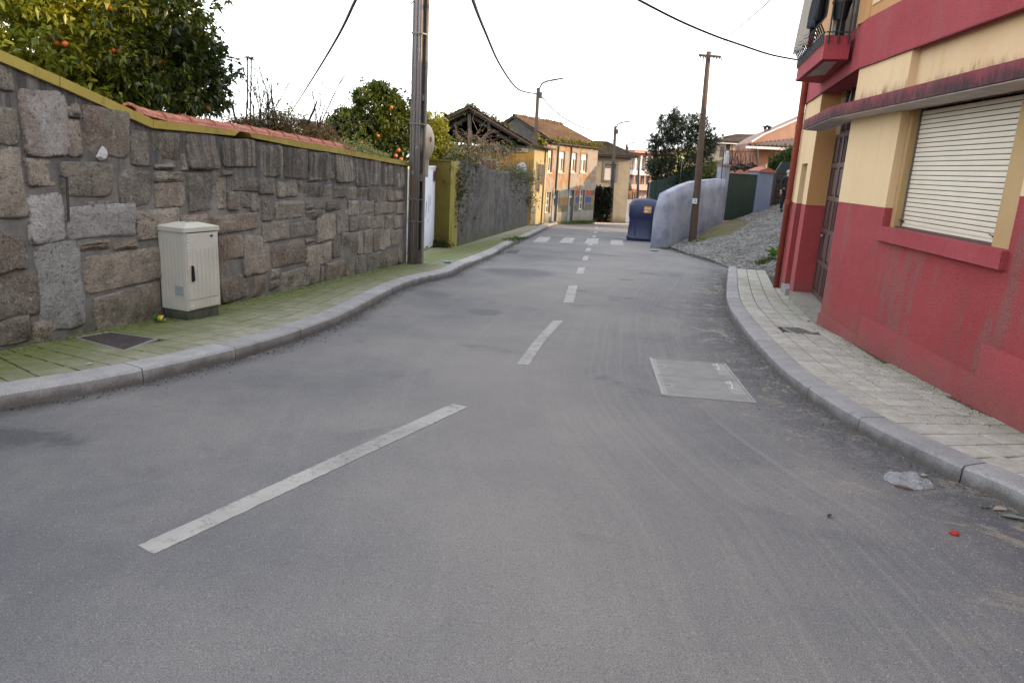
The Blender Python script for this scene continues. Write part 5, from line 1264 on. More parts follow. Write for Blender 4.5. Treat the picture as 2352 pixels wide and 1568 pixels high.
# ---- bare shrub and bramble behind the tile coping
bs = empty('bare_shrub', (-5.2, 13.2, .3), 'bare thin-twigged shrub standing up against the sky behind the tile coping', 'shrub')
mb = MB()
def twig(p, d, L, r, depth, px=0):
    p = Vector(p); d = Vector(d); q = [p]
    for i in range(3):
        d = (d + Vector((rng.normal(0, .10), rng.normal(0, .10), rng.normal(.05, .06)))).normalized(); q.append(q[-1] + d * L / 3)
    mb.tube(q, [r, r * .85, r * .7, r * .45], 5)
    if depth:
        for _ in range(rng.integers(2, 4)):
            s = rng.uniform(.25, .9); i = int(s * 3); b = q[i].lerp(q[i + 1], s * 3 - i); e_ = (d + Vector((rng.normal(0, .55), rng.normal(0, .4), rng.normal(.1, .25)))).normalized(); twig(b, e_, L * rng.uniform(.4, .65), r * .6, depth - 1)
for (b, t) in [((588, 300), (600, 190)), ((592, 310), (620, 160)), ((578, 300), (555, 195)), ((610, 310), (640, 205)), ((650, 300), (668, 195)), ((656, 300), (705, 205)), ((690, 300), (740, 190)), ((700, 310), (735, 215)), ((705, 305), (770, 245)), ((585, 300), (572, 175)), ((640, 300), (656, 170))]:
    a, c_ = Vector(PT(*b, 13)), Vector(PT(*t, 13)); twig(a - Vector((0, 0, .6)), (c_ - a).normalized(), (c_ - a).length * .85 + .6, .018, 2)
for x, y in ((567, 130), (575, 133)):
    mb.tube([PT(x - 2, 300, 13.1), PT(x + 1, 215, 13.1), PT(x + 2, y, 13.1)], [.016, .015, .013], 5)
mk('twigs', mb, plain('grey_twig', A(70, 60, 58, .4), .9, .2), bs, kind='stuff')
P = np.vstack([np.tile(PT(569, 132, 13.1), (14, 1)), np.tile(PT(578, 136, 13.1), (10, 1)), np.tile(PT(528, 132, 13), (3, 1)), np.tile(PT(641, 191, 13), (3, 1))]); D = rng.normal(0, 1, (len(P), 3)); D[:, 2] = rng.normal(.1, .3, len(P))
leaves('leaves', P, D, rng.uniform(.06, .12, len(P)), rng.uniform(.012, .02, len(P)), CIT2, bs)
br_ = empty('bramble_bush', PT(650, 310, 12.8), 'brownish bramble bush with small red tinged leaves behind the tile coping', 'bush')
LB = [(PT(640, 285, 13.0), (.5, .4, .26), 4), (PT(590, 290, 13.1), (.5, .4, .2), 3), (PT(690, 300, 12.9), (.55, .4, .24), 4), (PT(545, 290, 13.2), (.4, .3, .2), 2), (PT(735, 315, 12.6), (.45, .3, .16), 2), (PT(660, 260, 13), (.45, .3, .22), .8)]
P, O = lobe_points(LB, 2000, .2); C, D = whorls(P, O, 4, 1.1)
leaves('foliage', C, D, rng.uniform(.025, .055, len(C)), rng.uniform(.010, .018, len(C)), mat_leaf('bramble_leaf', (96, 84, 40), (122, 96, 52), (130, 80, 56), .35, .55, .65), br_)
mb = MB()
for _ in range(60):
    p = Vector(P[rng.integers(len(P))]); v = Vector((rng.normal(0, .35), rng.normal(0, .2), rng.uniform(.0, .4))); mb.tube([p, p + v * .6, p + v + Vector((0, 0, -.1))], [.005, .004, .002], 4)
mk('canes', mb, DRY, br_, kind='stuff')
# ---- succulent trailing over the coping end
su = empty('trailing_succulent', wall_pt(12.9, top_z(12.9) + .1, -.1), 'pale green trailing plant spilling over the coping beyond the last roll tile', 'plant')
n = 700; y = rng.uniform(12.1, 14.1, n); P = np.array([wall_pt(a, top_z(a) + .10 + abs(rng.normal(0, .07)) * (1.5 - abs(a - 12.7)), -.06 + rng.normal(0, .09)) for a in y])
D = rng.normal(0, 1, (n, 3)); D[:, 2] += .4
leaves('foliage', P, D, rng.uniform(.05, .11, n), rng.uniform(.009, .015, n), mat_leaf('succulent_leaf', (176, 178, 110), (150, 160, 96), (120, 130, 70), .3, .5, .5), su)

# ================================================================== cobbled lane to the right
LA, LBp = GR(1526, 570), GR(1690, 618); LC = PT(1796, 489, 31)
_n = np.cross(LBp - LA, LC - LA); _n /= _n[2]
def lz(x, y): return LA[2] - (_n[0] * (x - LA[0]) + _n[1] * (y - LA[1]))
def LP(px, py):
    r = ray(px, py); t = (_n @ (LA - EYEV)) / (_n @ r); return EYEV + r * t
LANE = N('lane_bedding', .95); LANE.col(LANE.mix(LANE.step(LANE.noise(LANE.pos(), 9, 5), .3, .7), A(60, 56, 46, .5), A(86, 84, 62, .5)))
LL = [(5.4, 15.0), (5.5, 16.6), (5.85, 18.4), (6.1, 19.6), (6.12, 22), (6.0, 25), (5.95, 28.6), (8.2, 30.8), (10.2, 33.5)]
LR = [FWW.pt(t, 0, -.1)[:2] for t in (0, 1.5, 3.2, 5, 7.5, 10, 12.5, 14.5)] + [(13.2, 35.5)]
lanepoly = LL + LR[::-1]; V = []
for a, b in zip(LL, LR):
    for k in range(13): x, y = a[0] + (b[0] - a[0]) * k / 12, a[1] + (b[1] - a[1]) * k / 12; V.append((x, y, max(lz(x, y), gz(y)) + .012))
n_ = len(V); V += [(x, y, z - .5) for x, y, z in V]; F = []
for r in range(8):
    for k in range(12): i = r * 13 + k; F += [(i, i + 1, i + 14, i + 13), (i + n_, i + 13 + n_, i + 14 + n_, i + 1 + n_)]
lane = arr_mesh('cobbled_lane', V, F, LANE.m, kind='structure')
def inpoly(x, y, P):
    c = False; j = len(P) - 1
    for i in range(len(P)):
        if (P[i][1] > y) != (P[j][1] > y) and x < (P[j][0] - P[i][0]) * (y - P[i][1]) / (P[j][1] - P[i][1]) + P[i][0]: c = not c
        j = i
    return c
COB = N('granite_cobble', .8); _q = COB.pos(); _c = COB.mix(COB.step(COB.noise(_q, 2.5, 5, .7), .3, .7), A(104, 101, 98, .55), A(160, 156, 151, .55))
COB.col(COB.hsv(_c, .5, 1.0, COB.step(COB.vor(_q, 9.0, 'F1', 0), 0, .7, .45, 1.35))); COB.bump(COB.noise(_q, 60, 3), .5, .01)
V, F = [], []
base_oct = [(math.cos(math.pi / 4 * k + .39), math.sin(math.pi / 4 * k + .39)) for k in range(8)]
cand = []
yy = 15.0
while yy < 36:
    xx = 5.2 + .06 * (int(yy / .125) % 2)
    while xx < 14:
        if inpoly(xx, yy, lanepoly): cand.append((xx + rng.normal(0, .012), yy + rng.normal(0, .012)))
        xx += .135
    yy += .125
for x, y in cand:
    if lz(x, y) < gz(y) - .01 and y > 19: continue
    z = max(lz(x, y), gz(y)) + .012; h = .022 + rng.normal(0, .007); rx, ry = rng.uniform(.050, .064), rng.uniform(.046, .058); k = len(V)
    for sc, dz in ((1.0, 0), (.92, h * .8), (.55, h)):
        V += [(x + rx * sc * np.sign(c) * abs(c) ** .6, y + ry * sc * np.sign(s) * abs(s) ** .6, z + dz) for c, s in base_oct]
    F += [(k + 8 * r + i, k + 8 * r + (i + 1) % 8, k + 8 * r + 8 + (i + 1) % 8, k + 8 * r + 8 + i) for r in (0, 1) for i in range(8)] + [(k + 16, k + 17, k + 18, k + 19), (k + 16, k + 19, k + 20, k + 23), (k + 20, k + 21, k + 22, k + 23)]
arr_mesh('cobbles', V, F, COB.m, parent=lane, kind='stuff')
# edging stones between lane and road
EDG = [(5.93, 28.7), (5.97, 26), (6.05, 23), (6.1, 20.5), (6.02, 19.3), (5.8, 18.75)]
EC = poly_resample(EDG, .1); T_, Nn_ = normals2(EC); i = 0
while i < len(EC) - 4:
    j = min(i + 10, len(EC) - 1); mb = MB(); a, b = EC[i] + T_[i] * .008, EC[j] - T_[j] * .008; na, nb_ = Nn_[i], Nn_[j]
    mb.hexa([(*a, gz(a[1]) - .1), (*(a + na * .13), gz(a[1]) - .1), (*(b + nb_ * .13), gz(b[1]) - .1), (*b, gz(b[1]) - .1), (*a, gz(a[1]) + .02), (*(a + na * .13), gz(a[1]) + .045), (*(b + nb_ * .13), gz(b[1]) + .045), (*b, gz(b[1]) + .02)])
    mk('edging_stone', mb, KERB, lane); i = j
# mossy bank below wall and gate
BANK = N('mossy_bank', .95); _q = BANK.pos(); BANK.col(BANK.mix(BANK.step(BANK.noise(_q, 2.2, 6, .7), .42, .6), A(120, 106, 84, .5), A(112, 110, 44, .45))); BANK.bump(BANK.noise(_q, 8, 6, .7), .8, .08)
A0, A1, A2, A3 = LP(1590, 556), LP(1700, 530), LP(1800, 492), LP(1660, 512)
V = []; nu, nv = 14, 6
bl0, bl1 = LP(1590, 553), PT(1742, 492, 33.2)
for j in range(nv + 1):
    for i in range(nu + 1):
        u, v = i / nu, j / nv; top = bl0 * (1 - u) + bl1 * u; foot = LP(1585 + 215 * u, 560 - 66 * u + 12 * math.sin(u * 3.1)); p = foot * (1 - v) + top * v
        V.append((p[0], p[1], max(p[2], lz(p[0], p[1])) - .05 + (.30 * math.sin(v * 1.6) * math.sin(math.pi * min(1, u * 1.1 + .1))) + rng.normal(0, .02)))
I = np.arange(len(V)).reshape(nv + 1, nu + 1); arr_mesh('bank', V, np.stack([I[:-1, :-1], I[:-1, 1:], I[1:, 1:], I[1:, :-1]], -1).reshape(-1, 4), BANK.m, kind='structure', smooth=True)

# ---- rounded blue rendered wall
BLUE = mat_render('washed_blue_render', A(122, 127, 145, .78), A(164, 163, 172, .82), stain=(98, 95, 106), streak=.5, scale=1.5, peel=(A(168, 166, 178, .6), 3.0, .6))
b0, b1 = np.array(GR(1524, 571)[:2]), np.array([8.9, 31.9])
FBw = Frame(b0, math.degrees(math.atan2(*(b1 - b0))), +1); bL = float(np.linalg.norm(b1 - b0))
bw = empty('blue_wall', (*b0, gz(b0[1])), 'rounded pale blue rendered wall standing behind the timber pole', 'wall')
tops = [(1509, 480), (1517, 468), (1530, 450), (1548, 440), (1572, 428), (1600, 418), (1630, 414), (1664, 411)]
TP = []
for x, y in tops:
    s, z = FBw.hit(x, y); TP.append((s, z))
TP[0] = (-.30, TP[0][1] - .1); TP.sort()
V = []; F = []; nz = 7; cols = []
S = np.linspace(-.3, bL + .1, 22)
for s in S:
    zt = np.interp(s, [a for a, _ in TP], [b for _, b in TP]); x, y, _ = FBw.pt(s, 0); zb_ = max(gz(y), lz(x, y)) - .3
    rnd = max(0, (.35 - (s + .3)) / .35)
    for k in range(nz):
        v = k / (nz - 1); z = zb_ + (zt - zb_) * v
        V.append(FBw.pt(s, z, .05 * math.sin(v * 3.0) + .02 * math.sin(s * 3 + v * 5) - .32 * rnd ** 2 - .06 * v * v))
    for k in range(nz): V.append(FBw.pt(s, zb_ + (zt - zb_) * (1 - k / (nz - 1)), -.42 + .02 * (k < 1)))
m_ = 2 * nz
for i in range(len(S) - 1): F += [(i * m_ + k, (i + 1) * m_ + k, (i + 1) * m_ + (k + 1) % m_, i * m_ + (k + 1) % m_) for k in range(m_)]
F += [tuple(range(m_)), tuple(reversed(range((len(S) - 1) * m_, len(S) * m_)))]
mb = MB(); mb.add(V, F); mk('render', mb, BLUE, bw, smooth=True)
# ---- tall gatepost, green gate, blue pillar with tile cap
FG = Frame(PT(1661, 503, 32.2)[:2], math.degrees(math.atan2(PT(1734, 494, 33.4)[0] - PT(1661, 503, 32.2)[0], 1.2)), +1)
gL = float(np.linalg.norm(PT(1734, 494, 33.4)[:2] - PT(1661, 503, 32.2)[:2]))
def wbox(mb, fr, s0, s1, o0, o1, z0, z1): return mb.fbox(fr, s0, s1, o0, o1, z0, z1)
gp = empty('gatepost', FG.pt(-.2, LP(1661, 510)[2]), 'tall blue grey gatepost with tile cap left of the green gate', 'pillar')
z380 = FG.hit(1665, 382)[1]; mb = MB(); mb.fbox(FG, -.42, -.01, -.3, .04, LP(1661, 512)[2] - .6, z380); mk('shaft', mb, BLUE, gp)
mb = MB(); mb.fbox(FG, -.46, .02, -.34, .08, z380, z380 + .06); mk('tile_cap', mb, TERRA, gp)
GG = plain('green_gate_paint', A(44, 66, 60, .6), .6, .15, 2, bump=.05)
gg = empty('green_gate', FG.pt(gL / 2, LP(1700, 498)[2]), 'dark green sheet metal double gate above the mossy bank', 'gate')
zt_, zb_ = FG.hit(1700, 399)[1], FG.hit(1695, 500)[1] - .12
for k in range(2):
    mb = MB(); mb.fbox(FG, gL * k / 2 + .01, gL * (k + 1) / 2 - .01, -.04, 0, zb_, zt_); lf = mk('leaf', mb, GG, gg)
    mb = MB()
    for i in range(9): s = gL * k / 2 + .06 + i * (gL / 2 - .12) / 8; mb.fbox(FG, s - .012, s + .012, 0, .008, zb_ + .05, zt_ - .06)
    mb.fbox(FG, gL * k / 2 + .01, gL * (k + 1) / 2 - .01, 0, .02, zt_ - .05, zt_); mb.fbox(FG, gL * k / 2 + .01, gL * (k + 1) / 2 - .01, 0, .02, (zb_ + zt_) / 2 - .03, (zb_ + zt_) / 2 + .03); explode(mk('rib', mb, GG, lf))
bp = empty('blue_pillar', FG.pt(gL + .5, LP(1760, 492)[2]), 'broad pale blue pillar with peaked terracotta cap right of the green gate', 'pillar')
PBL = mat_render('pale_blue_paint', A(136, 150, 184, .6), A(148, 160, 190, .6), stain=(110, 116, 140), streak=.25)
sA, zC = FG.hit(1741, 395); sB = FG.hit(1776, 395)[0]; mb = MB(); mb.fbox(FG, sA, sB, -.5, .05, LP(1760, 495)[2] - .5, zC); mk('shaft', mb, PBL, bp)
mb = MB(); m0 = (sA + sB) / 2
mb.add([FG.pt(sA - .06, zC, .12), FG.pt(sB + .06, zC, .12), FG.pt(sB + .06, zC, -.56), FG.pt(sA - .06, zC, -.56), FG.pt(sA - .06, zC + .06, .12), FG.pt(sB + .06, zC + .06, .12), FG.pt(sB + .06, zC + .06, -.56), FG.pt(sA - .06, zC + .06, -.56), FG.pt(m0, zC + .22, .12), FG.pt(m0, zC + .22, -.56)],
       [(0, 1, 5, 4), (1, 2, 6, 5), (2, 3, 7, 6), (3, 0, 4, 7), (4, 5, 8), (6, 7, 9), (5, 6, 9, 8), (7, 4, 8, 9), (3, 2, 1, 0)]); mk('tile_cap', mb, TERRA, bp)
# stone wall at the head of the lane
RUB = mat_granite('dark_rubble', A(84, 76, 66, .5), A(120, 110, 98, .5), .8)
rwl = empty('rubble_wall', PT(1795, 490, 35), 'dark rubble stone wall at the head of the lane behind the person', 'wall')
FR_ = Frame(PT(1775, 480, 34.6)[:2], 75, +1)
mb = MB(); zr = FR_.hit(1795, 398)[1]; mb.fbox(FR_, -.05, 6, -.4, 0, -.6, zr); mk('mortar', mb, plain('dark_mortar', A(70, 64, 58, .5), .95, .3), rwl)
zc_ = .2
r_i = 0
while zc_ < zr - .1:
    h = rng.uniform(.2, .32); s = rng.uniform(-.05, .1)
    while s < 2.2:
        w = rng.uniform(.25, .5); mb = MB(); a, b, z0, z1 = s + .015, s + w - .015, zc_ + .012, min(zc_ + h, zr) - .012; d = rng.uniform(.03, .07)
        mb.add([FR_.pt(a, z0, -.02), FR_.pt(b, z0, -.02), FR_.pt(b, z1, -.02), FR_.pt(a, z1, -.02), FR_.pt(a + .03, z0 + .03, d), FR_.pt(b - .03, z0 + .02, d), FR_.pt(b - .02, z1 - .03, d), FR_.pt(a + .02, z1 - .02, d)], [(4, 5, 6, 7), (0, 1, 5, 4), (1, 2, 6, 5), (2, 3, 7, 6), (3, 0, 4, 7)]); mk('stone', mb, RUB, rwl); s += w
    zc_ += h
gs = MB(); FGs = Frame(PT(1780, 398, 35.2)[:2], 80, +1)
gs.prism([FGs.pt(FGs.hit(x, y)[0], FGs.hit(x, y)[1], 0) for x, y in [(1778, 399), (1840, 399), (1840, 371), (1797, 372)]], (0, .12, 0))
mk('metal_screen', gs, plain('dark_green_sheet', A(36, 62, 66, .6), .6, .15), label='dark green sheet panel with sloping end above the rubble wall', cat='screen')

# ---- dark green screen fence behind bin and wall
SCR = plain('green_screen_net', A(28, 58, 50, .55), .85, .2, 3, bump=.3, bs=50)
f0, f1 = PT(1485, 458, 36.0), PT(1590, 420, 38.5); FS = Frame(f0[:2], math.degrees(math.atan2(f1[0] - f0[0], f1[1] - f0[1])), +1); fL = float(np.linalg.norm((f1 - f0)[:2])) + 3
fs = empty('screen_fence', tuple(f0), 'dark green netted screen fence under the oleander behind the blue bin', 'fence')
npan = 10
for i in range(npan):
    a, b = fL * i / npan, fL * (i + 1) / npan; h = lambda s: float(np.interp(s, [0, fL * .3, fL * .55, fL], [FS.hit(1486, 420)[1], FS.hit(1530, 404)[1], FS.hit(1560, 378)[1], FS.hit(1560, 378)[1] + .5])) + .03 * math.sin(s * 4)
    mb = MB(); mb.fbox(FS, a, b - .01, -.03, .02 * math.sin(i), -2.2, h(a), None, h(b)); mk('net_panel', mb, SCR, fs)
for px, y0, y1 in ((1557, 430, 373), (1486, 460, 418)):
    s = FS.hit(px, y0)[0]; s2 = FS.hit(px + 7, y1)[0]; mb = MB(); mb.tube([FS.pt(s, -2, .08), FS.pt(s, FS.hit(px, y1)[1], .08)], .03, 8); mk('post', mb, STEEL, fs)
# ---- oleander
ol_ = empty('oleander_tree', PT(1560, 470, 38.5), 'dense dark oleander rising over the green screen fence', 'tree')
LB = [(PT(1560, 350, 38.6), (1.5, 1.2, 1.6), 5), (PT(1520, 360, 38.4), (.9, 1, 1.3), 3), (PT(1598, 330, 38.8), (1.0, 1, 1.2), 4), (PT(1545, 300, 38.6), (.55, .6, .8), 2), (PT(1548, 268, 38.6), (.28, .3, .45), .8), (PT(1590, 285, 38.8), (.85, .8, .5), 2), (PT(1625, 340, 39), (.45, .5, .9), 1.6), (PT(1505, 330, 38.4), (.42, .4, .55), 1), (PT(1530, 400, 38.0), (.9, .8, .8), 2.4), (PT(1520, 285, 38.5), (.2, .2, .45), .5), (PT(1500, 390, 37.6), (.5, .5, .5), 1), (PT(1520, 425, 37.4), (.35, .4, .5), .9), (PT(1572, 410, 38), (1.0, .8, .8), 2)]
P, O = lobe_points(LB, 3600, .25); O[:, 2] += .6; C, D = whorls(P, O, 6, .55, .2)
leaves('foliage', C, D, rng.uniform(.14, .26, len(C)), rng.uniform(.014, .024, len(C)), mat_leaf('oleander_leaf', (44, 54, 34), (62, 72, 44), (88, 92, 56), .22, .5, .62), ol_, droop=.1)
limbs('trunk', PT(1560, 480, 38.6), PT(1560, 380, 38.6), [PT(1548, 268, 38.6), PT(1600, 310, 38.8), PT(1515, 350, 38.4), PT(1625, 340, 39)], .08, BARK, ol_)

# ---- blue recycling bin
BINB = plain('dark_blue_bin_plastic', A(34, 47, 96, .46), .5, .18, 3, bump=.05)
bn0 = np.array(GR(1474, 553)); bz = gz(bn0[1]); bn0[2] = bz
bi = empty('recycling_bin', tuple(bn0), 'dark blue bottle-shaped recycling container with orange label at the roadside', 'recycling bin')
a_ = R(-11); ux, uy = np.array([math.cos(a_), math.sin(a_)]), np.array([-math.sin(a_), math.cos(a_)])
BS = 1.12
prof = [(.60, .08), (.63, .09), (.63, .15), (.595, .19), (.578, .62), (.568, .84), (.575, .92), (.603, 1.0), (.61, 1.2), (.60, 1.42), (.56, 1.56), (.47, 1.65), (.30, 1.70), (.10, 1.71)]
prof = [(a * BS, b * BS) for a, b in prof]
V = []; n = 28
for r, z in prof:
    for i in range(n):
        t = 2 * math.pi * i / n; c, s = math.cos(t), math.sin(t); k = (abs(c) ** 4.5 + abs(s) ** 4.5) ** (-1 / 4.5); p = bn0[:2] + ux * c * k * r * 1.02 + uy * s * k * r * .95; V.append((*p, bz + z))
F = [(r * n + i, r * n + (i + 1) % n, (r + 1) * n + (i + 1) % n, (r + 1) * n + i) for r in range(len(prof) - 1) for i in range(n)] + [tuple(reversed(range(n))), tuple(range((len(prof) - 1) * n, len(prof) * n))]
mb = MB(); mb.add(V, F); body = mk('body', mb, BINB, bi, smooth=True)
def bbx(mb, a0, a1, b0, b1, z0, z1):
    a0, a1, b0, b1, z0, z1 = [t * BS for t in (a0, a1, b0, b1, z0, z1)]; P = lambda a, b, z: (*(bn0[:2] + ux * a + uy * b), bz + z); return mb.hexa([P(a0, b0, z0), P(a1, b0, z0), P(a1, b1, z0), P(a0, b1, z0), P(a0, b0, z1), P(a1, b0, z1), P(a1, b1, z1), P(a0, b1, z1)])
mb = MB(); bbx(mb, -.60, .60, -.56, .56, .0, .079); mk('base', mb, BINB, bi)
mb = MB()
for a in (-.30, .30): bbx(mb, a - .02, a + .02, -.575, -.5, .24, .8)
explode(mk('moulded_rib', mb, BINB, body))
LABO = plain('orange_label', A(226, 160, 70, .62), .6, .3, 60)
mb = MB(); bbx(mb, -.02, .27, -.592, -.54, 1.17, 1.42); lb2 = mk('label', mb, LABO, bi)
mb = MB(); bbx(mb, .02, .12, -.594, -.5921, 1.19, 1.27); bbx(mb, .02, .24, -.594, -.5921, 1.33, 1.37); mk('print', mb, LABELW, lb2)
mb = MB(); bbx(mb, -.635, -.55, -.36, .05, 1.14, 1.50); slot = mk('slot_frame', mb, plain('yellow_plastic', A(206, 190, 60, .6), .5, .1), bi)
mb = MB(); bbx(mb, -.642, -.636, -.31, .0, 1.19, 1.45); mk('slot', mb, DARKGAP, slot)
mb = MB()
for s in (-1, 1): mb.tube([(*(bn0[:2] + ux * s * .2), bz + 1.68 * BS), (*(bn0[:2] + ux * s * .2), bz + 1.76 * BS), (*(bn0[:2] + ux * s * .08), bz + 1.76 * BS), (*(bn0[:2] + ux * s * .08), bz + 1.68 * BS)], .02, 6)
explode(mk('lifting_eye', mb, STEEL, bi))

# ---- timber pole
wb = LP(1590, 554); wtp = PT(1628, 119, wb[1] + .1)
tp = empty('timber_pole', tuple(wb), 'leaning brown timber utility pole with crossarm and number plate by the blue wall', 'utility pole')
dirv = (wtp - wb); mb = MB(); mb.tube([wb - dirv * .06, wb, wb + dirv * .33 + np.array([.015, 0, 0]), wb + dirv * .66, wtp], [.165, .155, .135, .11, .088], 12); mk('shaft', mb, TIMBER, tp, smooth=True)
mb = MB(); ca = PT(1605, 127, wb[1] - .1); cb2 = PT(1656, 131, wb[1] - .1); mb.bar(ca, cb2, .07, .08); arm = mk('crossarm', mb, RUSTI, tp)
mb = MB()
for t in (.08, .2, .3, .68, .8, .92, 1.04):
    p = Vector(ca).lerp(Vector(cb2), t); mb.tube([p + Vector((0, 0, -.02)), p + Vector((.02, 0, -.09))], .028, 7); 
explode(mk('insulator', mb, BLACKP, arm))
mb = MB(); p = Vector(ca).lerp(Vector(cb2), .22); mb.tube([p, p + Vector((.05, 0, -.34))], .02, 6); mk('brace', mb, RUSTI, arm)
pc_ = PT(1596, 462, wb[1] - .19); mb = MB(); mb.box(pc_[0] - .085, pc_[0] + .085, pc_[1] - .012, pc_[1] + .03, pc_[2] - .10, pc_[2] + .10); npl = mk('number_plate', mb, LABELW, tp)
mk_text('2', .16, BLACKP, npl, (pc_[0], pc_[1] - .0135, pc_[2]), (1, 0, 0), (0, 0, 1), .001).name = 'numeral'
# ================================================================== roofs
def tiled_roof(name, e0, e1, r1, r0, mat, parent, cw=.24, rows=14, amp=.035, thick=.10):
    """eave e0-e1, ridge r0-r1: rolled tiles in stepped courses over a solid slab"""
    e0, e1, r0, r1 = map(np.array, (e0, e1, r0, r1)); L = max(np.linalg.norm(e1 - e0), np.linalg.norm(r1 - r0)); nc = max(4, int(L / cw)); K = 4
    nrm = np.cross(e1 - e0, r0 - e0); nrm /= np.linalg.norm(nrm); nrm = nrm if nrm[2] > 0 else -nrm
    V = []; m_ = nc * K + 1
    for r in range(rows):
        jit = rng.normal(0, .006, nc + 1)
        for e_, v in enumerate((r / rows, (r + 1) / rows)):
            for i in range(m_):
                u = i / (m_ - 1); p = (e0 * (1 - u) + e1 * u) * (1 - v) + (r0 * (1 - u) + r1 * u) * v
                V.append(p + nrm * (amp * math.cos(2 * math.pi * i / K) + .03 + (.028 if e_ == 0 else 0) + jit[i // K]))
    V = np.array(V); F = []
    for r in range(rows):
        a = np.arange(m_ - 1) + 2 * r * m_; F.append(np.c_[a, a + 1, a + 1 + m_, a + m_])
        if r < rows - 1: b = np.arange(m_ - 1) + (2 * r + 1) * m_; F.append(np.c_[b, b + 1, b + 1 + m_, b + m_])
    o = arr_mesh(name, V, np.vstack(F), mat, parent=parent)
    mb = MB(); d = -nrm * thick
    mb.hexa([tuple(p + d) for p in (e0, e1, r1, r0)] + [tuple(p) for p in (e0, e1, r1, r0)]); mk('roof_deck', mb, ROOFT, o)
    return o
ROOFT = plain('old_roof_timber', A(84, 72, 62, .5), .9, .3, 8)
OLDT = mat_roof('old_brown_tile', A(120, 76, 56, .32), A(84, 60, 48, .32), .7, (110, 104, 44))
DARKT = mat_roof('dark_mossy_tile', A(84, 66, 56, .5), A(62, 56, 48, .5), .6, (84, 84, 40))
TIM = plain('grey_rafter', A(116, 104, 94, .5), .9, .3, 10, bump=.3, bs=30)

# ================================================================== yellow house with the broken gable
HAY = 42.0
FH = Frame(PT(1223, 420, HAY)[:2], 93, +1)             # gable front, s runs to the right (0 at the street corner)
FHs_end = PT(1250.5, 470, 47.3); FHS = Frame(FH.pt(0, 0)[:2], math.degrees(math.atan2(FHs_end[0] - FH.p[0], 47.3 - FH.p[1])), +1)
hL = float(np.linalg.norm(FHs_end[:2] - FH.p))
OCH = mat_render('flaking_ochre_render', A(200, 146, 58, .4), A(186, 152, 84, .4), stain=(110, 84, 44), streak=.6, peel=(A(196, 194, 196, .55), .9, .58))
CRM = mat_render('pale_cream_render', A(196, 184, 136, .4), A(184, 170, 120, .4), stain=(130, 116, 80), streak=.45, lo=(.3, .5, (80, 86, 40)))
ha = empty('derelict_house', FH.pt(-3, gz(43)), 'derelict yellow house with open broken gable and overgrown roof', 'house')
gw = FH.hit(940, 400)[0]; zb1, zb0 = FH.hit(1110, 336)[1], FH.hit(1110, 345)[1]
mb = MB(); mb.fbox(FH, gw, 0, -.4, 0, gz(43) - .6, zb0); mk('front_wall', mb, OCH, ha)
mb = MB(); mb.fbox(FHS, .0, hL - .01, -.4, .01, gz(45) - .6, FH.hit(1215, 332)[1] - .05); mk('side_wall', mb, CRM, ha)
mb = MB(); mb.fbox(FH, gw, -.35, -.4, .06, zb0, zb1); mk('tie_beam', mb, plain('pale_beam', A(170, 164, 150, .55), .9, .3, 5), ha)
mb = MB(); s0, z1 = FH.hit(1105, 368); s1, z0 = FH.hit(1140, 388); mb.fbox(FH, s0, s1, -.1, .03, z0 - .9, z1); w_ = mk('window', mb, plain('brown_shutter', A(122, 84, 66, .5), .8, .3, 12), ha)
for i in range(3):
    mb = MB(); a = s0 + (s1 - s0) * (i + .5) / 3; mb.fbox(FH, a - .02, a + .02, .031, .045, z0 - .9, z1); mk('slat', mb, ROOFT, w_)
mb = MB(); mb.fbox(FH, s0 - .12, s0, -.05, .035, z0 - .9, z1 + .1); mb.fbox(FH, s1, s1 + .12, -.05, .035, z0 - .9, z1 + .1); mb.fbox(FH, s0 - .12, s1 + .12, -.05, .034, z1, z1 + .12); mk('window_surround', mb, KERB, w_)
mb = MB(); pts = [(1160, 425), (1158, 404), (1168, 396), (1178, 390), (1186, 382), (1194, 374), (1203, 372), (1209, 380), (1210, 425)]
mb.prism([FH.pt(*FH.hit(x, y), .002) for x, y in pts], FH.n.tolist() + [0]) if False else mb.prism([FH.pt(*FH.hit(x, y), .002) for x, y in pts], (0, -.012, 0)); mk('bare_plaster', mb, plain('white_plaster', A(206, 204, 204, .58), .95, .2, 4), ha)
sa, za = FH.hit(1079, 246); se, ze = FH.hit(1221, 331); sl_, zl = 2 * sa - se, ze
HB = 5.2
rb = lambda s, z, o: FH.pt(s, z, o)
tiled_roof('roof_slope', rb(se, ze, .45), rb(se, ze, -HB), rb(sa, za, -HB), rb(sa, za, .45), OLDT, ha)
tiled_roof('roof_slope', rb(sl_, zl, .45), rb(sl_, zl, -HB), rb(sa, za, -HB), rb(sa, za, .45), DARKT, ha)
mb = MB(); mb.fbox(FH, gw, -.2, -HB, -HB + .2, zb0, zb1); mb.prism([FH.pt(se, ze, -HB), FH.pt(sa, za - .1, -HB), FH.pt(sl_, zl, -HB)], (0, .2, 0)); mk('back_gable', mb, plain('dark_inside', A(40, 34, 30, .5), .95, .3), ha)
def beam(a, b, w=.16, o=.05):
    mb = MB(); mb.bar(FH.pt(*a, o), FH.pt(*b, o), w, w); return mk('rafter', mb, TIM, ha)
hp = lambda x, y: FH.hit(x, y)
beam((se, ze - .12), (sa, za - .18)); beam((sl_, zl - .12), (sa, za - .18)); beam(hp(1078, 262), hp(1080, 336), .2, .0); beam(hp(1083, 268), hp(1185, 334), .17, -.5); beam(hp(1075, 268), hp(1000, 310), .17, -.5)
